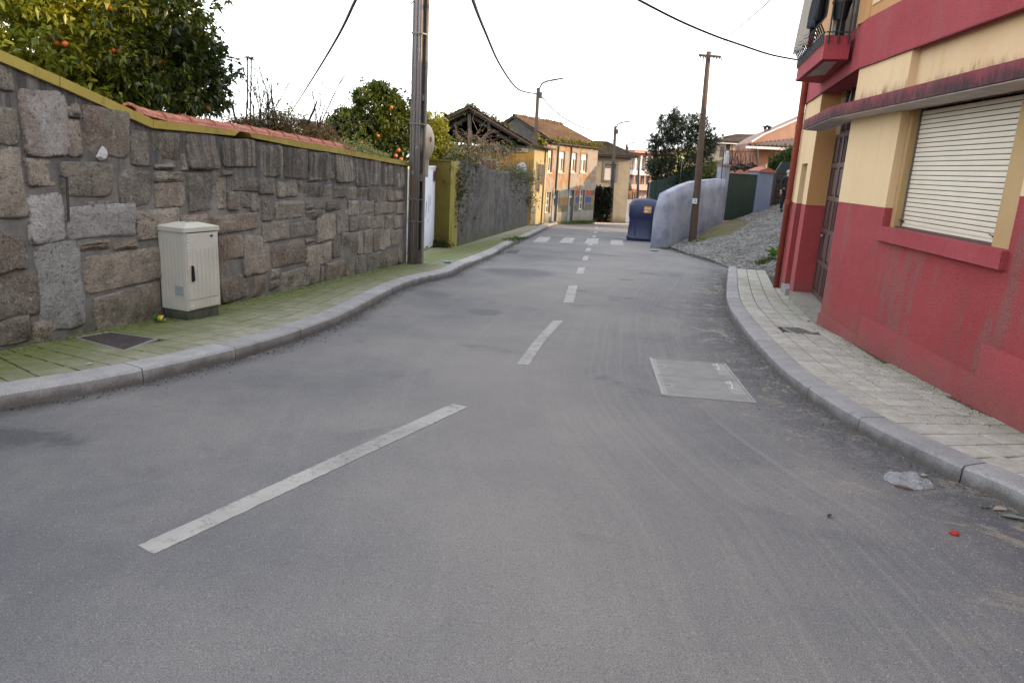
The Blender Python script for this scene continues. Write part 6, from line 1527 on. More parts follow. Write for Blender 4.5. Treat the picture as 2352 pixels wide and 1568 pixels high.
beam(hp(1132, 300), hp(1088, 332), .13, -.1); beam(hp(1046, 306), hp(1074, 330), .13, -.1); beam(hp(1062, 262), hp(1030, 320), .1, -.9); beam(hp(1045, 278), hp(1045, 334), .09, -.4); beam(hp(1122, 278), hp(1123, 300), .16, -.05)
for i in range(1, 4):
    mb = MB(); mb.bar(FH.pt(se + .1, ze - .14, -i * 1.2), FH.pt(sa, za - .2, -i * 1.2), .1); mb.bar(FH.pt(sl_, zl - .14, -i * 1.2), FH.pt(sa, za - .2, -i * 1.2), .1); explode(mk('rafter', mb, TIM, ha))
for (x0, y0, x1, y1) in ((1232, 376, 1236.5, 440), (1241, 378, 1245, 424)):
    s0, z1 = FHS.hit(x0, y0); s1, z0 = FHS.hit(x1, y1); mb = MB(); mb.fbox(FHS, s0, s1, -.05, .03, z0, z1); w_ = mk('window', mb, plain('dark_window', A(70, 62, 54, .5), .4, .3), ha); mb = MB(); mb.fbox(FHS, s0 - .08, s0, -.05, .06, z0 - .1, z1 + .1); mb.fbox(FHS, s1, s1 + .08, -.05, .06, z0 - .1, z1 + .1); mb.fbox(FHS, s0 - .08, s1 + .08, -.05, .058, z1, z1 + .1); mk('frame', mb, CRM, w_)
mb = MB(); mb.fbox(FHS, -.15, hL + .1, -.1, .55, FH.hit(1215, 332)[1] - .12, FH.hit(1215, 332)[1] - .02); mk('eave_board', mb, ROOFT, ha)
mb = MB(); s = FHS.hit(1246, 430)[0]; mb.tube([FHS.pt(s, gz(46), .06), FHS.pt(s, FH.hit(1215, 335)[1] - .1, .06)], .045, 8); mk('rain_pipe', mb, plain('dark_pipe', A(70, 62, 54, .5), .7), ha)
def roof_plants(label, pts, n, r, sz, mat, name='roof_plants'):
    r_ = empty(name, tuple(pts[0]), label, 'plants'); PP = np.array(pts); t = rng.random(n) * (len(PP) - 1); i = t.astype(int); P = PP[i] + (PP[np.minimum(i + 1, len(PP) - 1)] - PP[i]) * (t - i)[:, None] + rng.normal(0, 1, (n, 3)) * r; O = rng.normal(0, .6, (n, 3)); O[:, 2] += .5
    C, D = whorls(P, O, 4, .9, .2); leaves('foliage', C, D, rng.uniform(sz * .6, sz * 1.3, len(C)), rng.uniform(sz * .22, sz * .38, len(C)), mat, r_); return r_
MOSSL = mat_leaf('roof_moss_leaf', (120, 124, 40), (160, 150, 52), (96, 92, 40), .3, .6, .42)
roof_plants('wild plants growing along the broken gable roof', [rb(sa, za + .05, .3), rb(sa, za + .05, -HB), rb(sa + .6 * (se - sa), za + .6 * (ze - za) + .1, -3), rb(sa + .2 * (se - sa), za + .2 * (ze - za) + .1, -1), rb(sa + .9 * (sl_ - sa), za + .9 * (zl - za) + .1, .2), rb(sa, za, .3)], 380, .12, .16, IVY)
roof_plants('climbers trailing over the pale beam of the broken gable', [FH.pt(*hp(1010, 338), .2), FH.pt(*hp(1060, 322), .2), FH.pt(*hp(1100, 344), .2), FH.pt(*hp(1150, 348), .2), FH.pt(*hp(1196, 338), .2)], 260, .22, .15, IVY)
mb = MB()
for _ in range(9):
    a = FH.pt(*hp(rng.uniform(1020, 1190), rng.uniform(340, 360)), .3); b = FH.pt(*hp(rng.uniform(1020, 1190), rng.uniform(290, 335)), .35); mm = (np.array(a) + np.array(b)) / 2 + np.array([rng.normal(0, .3), 0, .3]); mb.tube([a, mm, b], [.013, .010, .006], 5)
mk('dry_vines', mb, DRY, label='dry vines hanging across the broken gable opening', cat='vines', kind='stuff')

# ================================================================== two-storey house with painted tiles
a_, b_ = PT(1250, 508, 47.5), PT(1361, 506, 54.6); F2 = Frame(a_[:2], math.degrees(math.atan2(*(b_[:2] - a_[:2]))), +1); L2 = float(np.linalg.norm((b_ - a_)[:2]))
h2 = empty('tiled_house', F2.pt(L2 / 2, gz(51)), 'old two storey house with peeling orange upper wall and coloured painted panels below', 'house')
PEEL = mat_render('peeling_orange_render', A(190, 134, 84, .36), A(182, 150, 110, .38), stain=(84, 60, 36), streak=.85, peel=(A(166, 162, 154, .42), 1.1, .47), scale=2.5)
GREYL = mat_render('pale_lower_render', A(150, 146, 134, .55), A(126, 124, 114, .55), stain=(70, 68, 56), streak=.6, lo=(.55, .85, (60, 70, 30)), scale=2)
zmid = (F2.hit(1300, 437)[1]); ztop2 = (F2.hit(1258, 330)[1] + F2.hit(1361, 338)[1]) / 2
def openings_wall(name, fr, s0, s1, z0, z1, ops, mat, parent, th=.35, front=0.0):
    """wall with real openings: ops = (s0, s1, z0, z1)"""
    mb = MB(); ss = sorted({s0, s1, *[o[0] for o in ops], *[o[1] for o in ops]})
    for a, b in zip(ss, ss[1:]):
        cut = sorted([(o[2], o[3]) for o in ops if o[0] <= a + 1e-6 and o[1] >= b - 1e-6]); z = z0
        for c0_, c1_ in cut: mb.fbox(fr, a, b, -th, front, z, c0_); z = c1_
        mb.fbox(fr, a, b, -th, front, z, z1)
    return mk(name, mb, mat, parent)
def op(fr, x0, y0, x1, y1):
    ym, xm = (y0 + y1) / 2, (x0 + x1) / 2; return (fr.hit(x0, ym)[0], fr.hit(x1, ym)[0], fr.hit(xm, y1)[1], fr.hit(xm, y0)[1])
upo = [op(F2, *q) for q in ((1255, 345, 1267.5, 396), (1283, 348, 1296, 396.5), (1310, 351, 1323.5, 396.5), (1334, 354, 1347.5, 396.5))]
loo = [op(F2, 1252.5, 441, 1263, 489), op(F2, 1269, 437, 1279, 508), op(F2, 1305, 437, 1316, 508), op(F2, 1330, 437, 1341, 481)]
openings_wall('upper_wall', F2, 0, L2, zmid, ztop2, upo, PEEL, h2); openings_wall('lower_wall', F2, 0, L2, gz(50) - .8, zmid - .001, loo, GREYL, h2)
WHITEF = plain('white_window_paint', A(236, 226, 208, .66), .6, .1, 8); DARKW = mat_glass('dim_window_glass', (.05, .05, .05, 1), .15)
for s0, s1, z0, z1 in upo:
    mb = MB(); mb.fbox(F2, s0, s1, -.22, -.18, z0, z1); w_ = mk('window', mb, DARKW, h2); H = z1 - z0; wd_ = s1 - s0
    mb = MB(); mb.fbox(F2, s0 + .0, s1 - .0, -.18, -.10, z1 - H * .26, z1 - .02); mk('blind_box', mb, WHITEF, w_)
    mb = MB(); mb.fbox(F2, s0, s1, -.17, -.08, z1 - H * .33, z1 - H * .26); mb.fbox(F2, (s0 + s1) / 2 - .10, (s0 + s1) / 2 + .10, -.18, -.1, z0, z1 - H * .33); mb.fbox(F2, s0, s0 + .07, -.18, -.1, z0, z1 - H * .33); mb.fbox(F2, s1 - .07, s1, -.18, -.1, z0, z1 - H * .33); mb.fbox(F2, s0, s1, -.18, -.085, z0, z0 + .1); mk('frame', mb, WHITEF, w_)
    mb = MB(); mb.fbox(F2, s0 - .05, s1 + .05, -.05, .06, z0 - .10, z0); mk('sill', mb, KERB, w_)
    mb = MB(); mb.fbox(F2, s0 - .16, s0, -.01, .03, z0 - .1, z1 + .12); mb.fbox(F2, s1, s1 + .12, -.01, .03, z0 - .1, z1 + .12); mb.fbox(F2, s0 - .16, s1 + .12, -.01, .028, z1, z1 + .12); mk('surround', mb, plain('stone_surround', A(150, 128, 106, .55), .9, .3, 10), w_)
DOORB = plain('pale_blue_door', A(136, 150, 158, .58), .6, .2, 6)
for k, (s0, s1, z0, z1) in enumerate(loo):
    mb = MB(); mb.fbox(F2, s0, s1, -.2, -.15, z0, z1); dark = k in (0, 3)
    w_ = mk('window' if dark else 'door', mb, DARKW if dark else DOORB, h2)
    mb = MB()
    if dark:
        for t in (0, .5, 1): mb.fbox(F2, s0 + (s1 - s0 - .05) * t, s0 + (s1 - s0 - .05) * t + .05, -.15, -.1, z0, z1)
        for t in (0, .34, .66, .97): mb.fbox(F2, s0, s1, -.15, -.105, z0 + (z1 - z0) * t, z0 + (z1 - z0) * t + .05)
        mk('frame', mb, WHITEF, w_)
    else:
        mb.fbox(F2, s0 + .08, s1 - .08, -.15, -.135, z0 + 1.0, z1 - .55); mk('pane', mb, DARKW, w_)
        mb = MB(); mb.fbox(F2, s0, s1, -.15, -.12, z1 - .5, z1 - .42); mb.fbox(F2, (s0 + s1) / 2 - .02, (s0 + s1) / 2 + .02, -.135, -.12, z0 + 1.0, z1 - .55); mk('rail', mb, WHITEF, w_)
    mb = MB(); mb.fbox(F2, s0 - .12, s0, -.05, .04, z0, z1 + .14); mb.fbox(F2, s1, s1 + .12, -.05, .04, z0, z1 + .14); mb.fbox(F2, s0 - .12, s1 + .12, -.05, .038, z1, z1 + .14)
    mk('surround', mb, plain('pale_surround', A(150, 140, 128, .55), .9, .25, 8), w_)
# coloured panels
PC = {c: mat_render('panel_' + c, A(*v, .42), A(*[x * .85 for x in v], .42), stain=(80, 76, 60), streak=.5, lo=(.45, .8, (60, 70, 30)), scale=3) for c, v in dict(orange=(184, 92, 60), brown=(120, 92, 74), blue=(60, 88, 160), ochre=(170, 128, 56), grey=(112, 116, 112), olive=(122, 118, 76)).items()}
rowz = [(F2.hit(1300, 437)[1] - .02, F2.hit(1300, 452)[1]), (F2.hit(1300, 453)[1], F2.hit(1300, 469)[1]), (F2.hit(1300, 470)[1], F2.hit(1300, 487)[1])]
rowc = [['orange', 'brown', 'orange', 'grey', 'brown', 'grey', 'orange', 'orange', 'grey', 'orange'], ['blue', 'ochre', 'blue', 'ochre', 'ochre', 'blue', 'ochre', 'blue', 'ochre', 'blue'], ['grey', 'olive', 'grey', 'olive', 'olive', 'grey', 'olive', 'grey', 'grey', 'olive']]
for (zt, zb_), cols in zip(rowz, rowc):
    n = 12; 
    for i in range(n):
        a, b = L2 * i / n + .012, L2 * (i + 1) / n - .012
        segs = [(a, b)]
        for s0, s1, z0, z1 in loo:
            ns_ = []
            for u, v in segs:
                if z1 < zb_ or z0 > zt or s1 + .14 < u or s0 - .14 > v: ns_.append((u, v)); continue
                if s0 - .14 > u: ns_.append((u, s0 - .14))
                if s1 + .14 < v: ns_.append((s1 + .14, v))
            segs = ns_
        if zt > rowz[0][1] and 3 <= i <= 4: continue
        for u, v in segs:
            if v - u < .08: continue
            mb = MB(); mb.fbox(F2, u, v, -.01, .014, zb_ + .02, zt); mk('painted_panel', mb, PC[cols[i % len(cols)]], h2)
for s, z0, z1 in ((upo[1][1] + .9, upo[1][2] - 1.1, upo[1][3] + .6), (upo[0][1] + .75, upo[0][2] - 1.4, upo[0][3] + .3)):
    mb = MB(); mb.tube([F2.pt(s, z0, .07), F2.pt(s, z1, .07)], .05, 8); mk('rain_pipe', mb, plain('dark_iron_pipe', A(50, 44, 38, .5), .7), h2)
# roof, gables
rl, rr_ = PT(1180, 267, 50.2), PT(1289, 287, 57.0)
el, er = np.array(F2.pt(-.15, ztop2 + .06, .35)), np.array(F2.pt(L2 + .25, ztop2 + .06, .35))
tiled_roof('roof', el, er, rr_, rl, OLDT, h2, rows=18)
bl_2, br_2 = 2 * rl - el, 2 * rr_ - er; bl_2[2], br_2[2] = el[2], er[2]
tiled_roof('roof', bl_2, br_2, rr_, rl, DARKT, h2, rows=10)
GRG = mat_render('grey_gable_render', A(120, 114, 106, .5), A(92, 88, 82, .5), stain=(50, 48, 46), streak=.8)
mb = MB(); il, ir = np.array(F2.pt(0.02, 0, -.02)), np.array(F2.pt(L2 - .02, 0, -.02)); ibl, ibr = bl_2 + [.2, 0, 0], br_2 + [-.3, 0, 0]
mb.add([(il[0], il[1], gz(50) - .8), (ibl[0], ibl[1], gz(50) - .8), (ibl[0], ibl[1], ztop2), (rl[0] + .1, rl[1] + .05, rl[2] - .15), (il[0], il[1], ztop2), (ir[0], ir[1], gz(50) - .8), (ibr[0], ibr[1], gz(50) - .8), (ibr[0], ibr[1], ztop2), (rr_[0] - .2, rr_[1] - .1, rr_[2] - .15), (ir[0], ir[1], ztop2)],
       [(0, 1, 2, 3, 4), (9, 8, 7, 6, 5), (1, 6, 7, 2), (0, 5, 6, 1)]); mk('gable_walls', mb, GRG, h2)
mb = MB(); mb.bar(rl + [0, 0, .08], rr_ + [0, 0, .08], .22, .14); mk('ridge', mb, OLDT, h2)
roof_plants('sunlit moss and weeds thick along the eave above the orange wall', [el + (er - el) * t + (rl - el) * .04 + [0, 0, .05] for t in np.linspace(.0, 1, 9)], 620, [.1, .1, .09], .13, MOSSL)
roof_plants('thin weeds along the ridge of the old two storey house', [rl + (rr_ - rl) * t + np.array([0, 0, .12]) for t in np.linspace(0, 1, 6)], 160, [.15, .15, .06], .10, MOSSL)
roof_plants('green weed sprouting from the roof edge beside the first street lamp', [PT(1231, 318, 46.5), PT(1240, 324, 46.6), PT(1250, 330, 46.8)], 60, .12, .2, MOSSL)

# ================================================================== grey hipped house, ivy wall
FH3 = Frame(PT(1362, 506, 60)[:2], 88, +1); L3 = FH3.hit(1437, 505)[0]
h3 = empty('grey_house', FH3.pt(L3 / 2, gz(60)), 'grey rendered house with dark hipped tile roof and one shuttered window', 'house')
GREN = mat_render('stained_grey_render', A(176, 166, 140, .56), A(150, 146, 134, .56), stain=(110, 104, 90), streak=.55, lo=(.6, .8, (56, 64, 36)))
zt3 = FH3.hit(1400, 358)[1]; wo_ = op(FH3, 1389, 377, 1414, 414)
openings_wall('front_wall', FH3, -2, L3, gz(61) - 1, zt3, [wo_], GREN, h3)
mb = MB(); mb.fbox(FH3, -2, L3 - .001, -6, -.351, gz(61) - 1, zt3 - .001); mk('house_body', mb, GREN, h3)
s0, s1, z0, z1 = wo_; mb = MB(); mb.fbox(FH3, s0, s1, -.2, -.12, z0, z1); w_ = mk('window', mb, plain('white_shutter', A(222, 218, 212, .62), .6, .06), h3)
mb = MB(); g_ = .2; mb.fbox(FH3, s0 - g_, s0, -.1, .03, z0 - g_, z1 + g_); mb.fbox(FH3, s1, s1 + g_, -.1, .03, z0 - g_, z1 + g_); mb.fbox(FH3, s0, s1, -.1, .028, z1, z1 + g_ * .9); mb.fbox(FH3, s0, s1, -.1, .05, z0 - g_, z0); mk('surround', mb, plain('grey_surround', A(128, 122, 116, .55), .9, .2), w_)
mb = MB(); mb.fbox(FH3, s0 + .05, s1 - .05, -.119, -.07, z1 - .30, z1 - .02); mk('shutter_box', mb, plain('grey_box', A(120, 118, 116, .5), .7), w_)
ap = PT(1392, 326, 62.5); e = lambda s, o: np.array(FH3.pt(s, zt3 + .02, o)); q1, q2, q3, q4 = e(-2.2, .5), e(L3 + .5, .5), e(L3 + .5, -5.6), e(-2.2, -5.6); ap2 = ap + np.array([-1.8, .1, 0])
tiled_roof('roof', q1, q2, ap, ap2, DARKT, h3, rows=10); tiled_roof('roof', q2, q3, ap + [0, .05, 0], ap, DARKT, h3, rows=10); tiled_roof('roof', q3, q4, ap2, ap, DARKT, h3, rows=6)
mb = MB(); s, z = FH3.hit(1438, 382); mb.lathe(FH3.pt(L3 - .02, z, -.3), [(.22, 0), (.25, .06), (.25, .1), (.02, .18)], 14, (1, 0, 0)); mk('satellite_dish', mb, plain('grey_dish', A(150, 148, 146, .55), .6), h3)
iw = empty('ivy_wall', PT(1382, 505, 58), 'dark ivy covered wall between the painted panel house and the grey house', 'wall')
FI = Frame(PT(1362, 506, 57.2)[:2], 80, +1); iL = FI.hit(1400, 505)[0]; mb = MB(); mb.fbox(FI, 0, iL, -.3, 0, gz(58) - .6, FI.hit(1378, 438)[1], None, FI.hit(1398, 458)[1]); mk('masonry', mb, OLDW, iw)
n = 700; P = np.array([FI.pt(rng.uniform(0, iL), 0, .06) for _ in range(n)]); tz = FI.hit(1380, 432)[1]; P[:, 2] = gz(58) + .1 + (tz - gz(58)) * np.minimum(1, rng.beta(1.6, 1.1, n)); C, D = whorls(P, np.tile([0, -1.0, .2], (n, 1)), 4, .9)
leaves('ivy', C, D, rng.uniform(.12, .26, len(C)), rng.uniform(.05, .09, len(C)), mat_leaf('dark_ivy_leaf', (44, 50, 34), (62, 62, 44), (80, 70, 56), .2, .5, .45), iw)

# ================================================================== street lamps
LAMPG = plain('lamp_grey', A(70, 68, 66, .3), .6, .1)
def lamp(px, pbase, ptop, arm, y, label, grp='concrete street lamps along the road'):
    b, t = PT(*pbase, y), PT(*ptop, y); r_ = empty('street_lamp', tuple(b), label, 'street lamp', grp)
    mb = MB(); w0, w1 = .15, .09
    mb.hexa([(b[0] + a * w0, b[1] + c * w0 * 1.2, b[2] - .3) for a, c in ((-1, -1), (1, -1), (1, 1), (-1, 1))] + [(t[0] + a * w1, t[1] + c * w1 * 1.2, t[2]) for a, c in ((-1, -1), (1, -1), (1, 1), (-1, 1))]); sh_ = mk('post', mb, MOSSY_POLE, r_)
    pts = [PT(x, yy, y) for x, yy in arm]; mb = MB(); mb.tube(pts, .055, 6); mk('arm', mb, LAMPG, r_, smooth=True)
    h0, h1 = Vector(pts[-1]), Vector(pts[-1]) + (Vector(pts[-1]) - Vector(pts[-2])).normalized() * .72; d = (h1 - h0); mb = MB(); sd = Vector((-d.y, d.x, 0)).normalized() if abs(d.y) > .001 else Vector((0, 1, 0))
    u = Vector((0, 0, 1)); mb.hexa([h0 - sd * .06 - u * .05, h1 - sd * .09 - u * .05, h1 + sd * .09 - u * .05, h0 + sd * .06 - u * .05, h0 - sd * .05 + u * .05, h1 - sd * .07 + u * .02, h1 + sd * .07 + u * .02, h0 + sd * .05 + u * .05]); mk('lamp_head', mb, LAMPG, r_)
    mb = MB(); bk_ = Vector(t) + Vector((.16, -.05, -.35)); mb.box(bk_.x - .09, bk_.x + .09, bk_.y - .08, bk_.y + .08, bk_.z - .22, bk_.z + .12); mb.bar(bk_, Vector(t) + Vector((0, 0, -.3)), .06); mk('fuse_box', mb, MOSSY_POLE, r_)
    return r_, b, t
l1 = lamp(0, (1221, 517), (1236, 202), [(1238, 222), (1239, 204), (1245, 192), (1256, 187), (1266, 185)], 43.5, 'nearest street lamp on dark concrete post beside the derelict yellow house', )
l2 = lamp(0, (1402, 506), (1413.5, 290), [(1415, 308), (1415, 294), (1419, 286), (1427, 282), (1433, 281)], 58, 'second street lamp standing before the ivy wall and the grey house')
l3 = lamp(0, (1434, 470), (1439, 332), [(1440, 340), (1441, 334), (1444, 331), (1449, 328.6), (1453, 328)], 80, 'farthest street lamp peeping over the eave of the grey hipped house')

# ================================================================== things beyond the bin
PINK = plain('pale_pink_render', A(220, 186, 174, .45), .9, .12, 3); SALM = plain('salmon_render', A(212, 166, 142, .42), .9, .12, 3); WHT = plain('white_render', A(228, 226, 226, .62), .9, .12, 3)
Y9 = 92.0; FP = Frame(PT(1453, 440, Y9)[:2], 70, +1); ph = empty('balcony_house', FP.pt(2, -6), 'far pink house with arched balconies partly hidden by the oleander', 'house')
sR = FP.hit(1530, 400)[0]; zz = lambda y: FP.hit(1475, y)[1]
mb = MB(); mb.fbox(FP, 0, sR, -8, -1.6, zz(520), zz(352)); mk('house_body', mb, PINK, ph)
for (y0, y1, m_) in ((392, 402, WHT), (424, 437, PINK)):
    mb = MB(); mb.fbox(FP, -.2, sR, -1.7, .0, zz(y1), zz(y1) + .2); mb.fbox(FP, -.2, sR, -.14, .01, zz(y1) + .2, zz(y0)); mb.fbox(FP, -.2, -.06, -1.7, -.14, zz(y1) + .2, zz(y0)); mk('balcony', mb, m_, ph)
for i in range(7):
    for (y0, y1) in ((358, 392), (402, 424)): mb = MB(); s = i * .75 + .02; mb.fbox(FP, s, s + .17, -.2, -.03, zz(y1), zz(y0)); mk('column', mb, SALM if y0 > 400 else WHT, ph)
for i in range(4):
    for (y0, y1) in ((366, 390), (405, 423)):
        mb = MB(); s = .7 + i * 1.5; mb.fbox(FP, s, s + .8, -1.59, -1.55, zz(y1), zz(y0)); w_ = mk('window', mb, DARKW, ph); mb = MB(); mb.fbox(FP, s - .1, s, -1.59, -1.5, zz(y1), zz(y0)); mb.fbox(FP, s + .8, s + .9, -1.59, -1.5, zz(y1), zz(y0)); mb.fbox(FP, s + .37, s + .43, -1.59, -1.5, zz(y1), zz(y0)); mk('frame', mb, WHT, w_)
mb = MB(); mb.fbox(FP, -.2, sR, -1.7, .02, zz(403.5), zz(402.0)); mk('arch_band', mb, SALM, ph)
mb = MB(); mb.fbox(FP, -.5, sR + .5, -8.5, .5, zz(352), zz(352) + .35, None, zz(352) + .35); mk('roof', mb, plain('pinkish_roof', A(196, 150, 132, .55), .9), ph)
BRK = N('brick_wall_face', .9); _b = BRK.n('TexBrick'); BRK.set(_b.inputs['Vector'], BRK.mapv(BRK.n('TexCoord').outputs['Object'], (3, 3, 3))); _b.inputs['Color1'].default_value = A(190, 130, 92, .55); _b.inputs['Color2'].default_value = A(166, 112, 80, .55); _b.inputs['Mortar'].default_value = A(176, 160, 140, .55); BRK.col(_b.outputs[0])
FQ = Frame(PT(1434, 470, 78)[:2], 88, +1); sh_ = empty('brick_shed', FQ.pt(.5, -5), 'small far brick shed with brown roof seen between the grey house and blue bin', 'shed')
zq = lambda y: FQ.hit(1444, y)[1]; mb = MB(); mb.fbox(FQ, -1, FQ.hit(1463, 450)[0], -3, 0, zq(500), zq(434)); mk('walls', mb, BRK.m, sh_)
rq = FQ.hit(1451, 430)[0]; tiled_roof('roof', FQ.pt(-1.2, zq(435), .3), FQ.pt(rq, zq(435), .3), FQ.pt(rq, zq(415), -2.5), FQ.pt(-1.2, zq(415), -2.5), DARKT, sh_, rows=6)
for i in range(3):
    mb = MB(); s = FQ.hit(1452 + 5 * i, 450)[0]; mb.tube([FQ.pt(s, zq(500), .3), FQ.pt(s, zq(440), .3)], .07, 6); mk('post', mb, TIMBER, sh_)
mb = MB(); y = 70; a, b = PT(1434, 486, y), PT(1447, 459, y); mb.box(a[0], b[0] + .3, y, y + .25, a[2] - 2, b[2]); mk('boundary_wall', mb, WHT, label='low white wall end just left of the blue bin in the distance', cat='wall')
pa = PT(1465.5, 470, 74); pbt = PT(1467, 388, 74); mb = MB(); mb.tube([pa - [0, 0, 1.5], pbt], [.16, .11], 8); mk('utility_pole', mb, MOSSY_POLE, label='slim far pole in front of the pink balcony house', cat='utility pole', smooth=True)

# ================================================================== orange house, beige house on the right
Y5 = 46.0; FO5 = Frame(PT(1733, 360, Y5)[:2], 84, +1); oh = empty('orange_house', FO5.pt(2, 0), 'orange house with terracotta lean-to roof and tall pinkish side wall', 'house')
ORW = plain('orange_render', A(206, 140, 106, .4), .9, .1, 2); PKW = plain('pinkish_render', A(200, 158, 136, .42), .9, .1, 2)
zo = lambda y: FO5.hit(1770, y)[1]; so = lambda x: FO5.hit(x, 350)[0]
mb = MB(); mb.fbox(FO5, 0, so(1880), -4.5, 0, -1.5, zo(345)); mk('porch_wall', mb, ORW, oh)
H5 = lambda x, y, o: FO5.pt(*FO5.hit(x, y, o), o)
tiled_roof('roof', H5(1713, 335, 1.2), H5(1895, 343, 1.2), H5(1895, 311, -2.9), H5(1722, 331, -2.9), mat_roof('brown_red_tile', A(134, 74, 60, .45), A(112, 64, 54, .45), .3), oh, cw=.28, rows=10, amp=.05)
mb = MB(); mb.bar(H5(1713, 338, 1.27), H5(1895, 346, 1.27), .12, .14); mk('gutter', mb, WHT, oh)
FP5 = Frame(PT(1725, 330, 49.3)[:2], 84, +1); hp5 = lambda x, y: FP5.pt(*FP5.hit(x, y)); mb = MB(); mb.prism([hp5(1725, 380), hp5(1900, 380), hp5(1900, 246), hp5(1835, 275), hp5(1754, 310), hp5(1725, 328)], (.4, 5, 0)); mk('side_wall', mb, PKW, oh)
mb = MB()
for p, q in (((1725, 328), (1754, 310)), ((1754, 310), (1835, 275)), ((1835, 275), (1900, 246))): mb.bar(Vector(hp5(*p)) + Vector((0, -.03, .04)), Vector(hp5(*q)) + Vector((0, -.03, .04)), .25, .07)
mk('coping', mb, WHT, oh)
def chimney(x0, x1, y0, y1, yc, Y, mat, nm, parent):
    a, b = PT(x0, y1, Y), PT(x1, y0, Y); mb = MB(); mb.box(a[0], b[0], Y, Y + (b[0] - a[0]), a[2], b[2]); c = mk('chimney', mb, mat, parent)
    w = b[0] - a[0]; cx, cy = (a[0] + b[0]) / 2, Y + w / 2; zc = PT(x0, yc, Y)[2]; mb = MB()
    for sx in (-1, 1):
        for sy in (-1, 1): mb.box(cx + sx * w * .42 - .05, cx + sx * w * .42 + .05, cy + sy * w * .42 - .05, cy + sy * w * .42 + .05, b[2], b[2] + .12)
    mb.lathe((cx, cy, b[2] + .12), [(w * 1.02, 0), (w * 1.0, .06), (w * .5, zc - b[2] - .16), (.05, zc - b[2] - .1)], 8); mk('cap', mb, DARKT, c); return c
chimney(1755, 1769, 297, 320, 287, 51.5, PKW, '', oh); chimney(1773, 1784, 303, 312, 293, 55, PKW, '', oh)
mb = MB()
for i in range(9): s = so(1734) + i * (so(1772) - so(1734)) / 8; mb.fbox(FO5, s - .06, s + .06, 1.9, 2.0, zo(388) - .8, zo(381))
mb.fbox(FO5, so(1733), so(1774), 1.88, 2.02, zo(381), zo(379)); explode(mk('baluster', mb, WHT, oh))
Y6 = 66.0; FB6 = Frame(PT(1660, 385, Y6)[:2], 86, +1); bh = empty('beige_house', FB6.pt(2, 0), 'beige house with dark hipped roof and white shuttered window behind the green gate', 'house')
BEI = plain('beige_render', A(196, 176, 142, .58), .9, .1, 2); zz6 = lambda y: FB6.hit(1690, y)[1]; ss6 = lambda x: FB6.hit(x, 350)[0]
mb = MB(); mb.fbox(FB6, 0, ss6(1760), -7, 0, -2, zz6(332)); mk('house_body', mb, BEI, bh)
mb = MB(); mb.fbox(FB6, ss6(1652), ss6(1765), -7.4, .45, zz6(332), zz6(327)); mk('eave_band', mb, WHT, bh)
e = lambda x, o: np.array(FB6.pt(ss6(x), zz6(327), o)); r0_, r1_ = PT(1696, 309, Y6 + 3), PT(1754, 309, Y6 + 3)
tiled_roof('roof', e(1651, .5), e(1768, .5), r1_, r0_, DARKT, bh, rows=9); tiled_roof('roof', e(1651, -7.4), e(1651, .5), r0_, r0_ + [0, .1, 0], DARKT, bh, rows=9)
chimney(1657, 1661.5, 313, 326, 309.5, Y6 + 1, BEI, '', bh)
mb = MB(); s0, s1 = ss6(1709), ss6(1723); mb.fbox(FB6, s0, s1, -.05, .03, zz6(358), zz6(343)); w_ = mk('window', mb, DARKW, bh); mb = MB(); mb.fbox(FB6, s0, (s0 + s1) / 2, .031, .07, zz6(358), zz6(343)); mk('shutter', mb, WHT, w_)
mb = MB(); s0, s1 = ss6(1666), ss6(1680); mb.fbox(FB6, s0, s1, -.05, .02, zz6(360), zz6(333)); lg = mk('loggia', mb, plain('dark_opening', A(60, 44, 36, .5), .9), bh); mb = MB(); mb.fbox(FB6, ss6(1675), s1, .021, .06, zz6(352), zz6(334)); mk('curtain', mb, SALM, lg)
FB7 = Frame(FB6.pt(-.01, 0, -.0)[:2], -4, -1)
mb = MB(); mb.fbox(FB7, .2, 1.2, -.05, .03, zz6(362), zz6(338)); mk('side_window', mb, plain('brown_frame', A(96, 70, 54, .5), .7), bh)
# pergola with bare vine behind the green gate
pg = empty('pergola', PT(1705, 400, 37), 'bare vines trained on a thin wire pergola behind the green gate', 'pergola')
mb = MB(); Yp = 37
for x in (1668, 1741): mb.tube([PT(x, 440, Yp), PT(x - 1 + (x > 1700) * 1, 342, Yp)], .035, 6)
explode(mk('post', mb, STEEL, pg)); mb = MB()
for y in (347, 376): mb.tube([PT(1640, y - 2, Yp), PT(1690, y + 1, Yp), PT(1745, y + 2, Yp)], .012, 5)
explode(mk('wire', mb, CABLE, pg)); mb = MB()
for i in range(34):
    x = rng.uniform(1670, 1742); y0 = rng.uniform(378, 392); y1 = rng.uniform(326, 365); mb.tube([PT(x, y0, Yp), PT(x + rng.normal(0, 3), (y0 + y1) / 2, Yp), PT(x + rng.normal(0, 5), y1, Yp)], [.016, .012, .006], 5)
for i in range(22):
    x = rng.uniform(1672, 1738); y = rng.uniform(383, 394); mb.tube([PT(x, y, Yp - .3), PT(x + 6, y - 6 + rng.normal(0, 3), Yp), PT(x + 13, y + rng.normal(0, 4), Yp + .2), PT(x + 20, y - 4, Yp)], [.05, .045, .04, .02], 6)
mk('vine', mb, plain('vine_bark', A(60, 50, 46, .4), .9, .3), pg, kind='stuff')
fg = empty('statue', PT(1667, 382, 32.4), 'small pale shrouded figure standing on the blue gatepost', 'statue'); c = Vector(PT(1667, 382, 32.2)); c.z = z380 + .06
mb = MB(); mb.lathe(c, [(.12, 0), (.13, .1), (.10, .32), (.11, .4), (.06, .46), (.075, .52), (.05, .58), (.01, .6)], 12); mk('figure', mb, plain('pale_stone', A(196, 198, 206, .6), .8, .2, 20), fg, smooth=True)
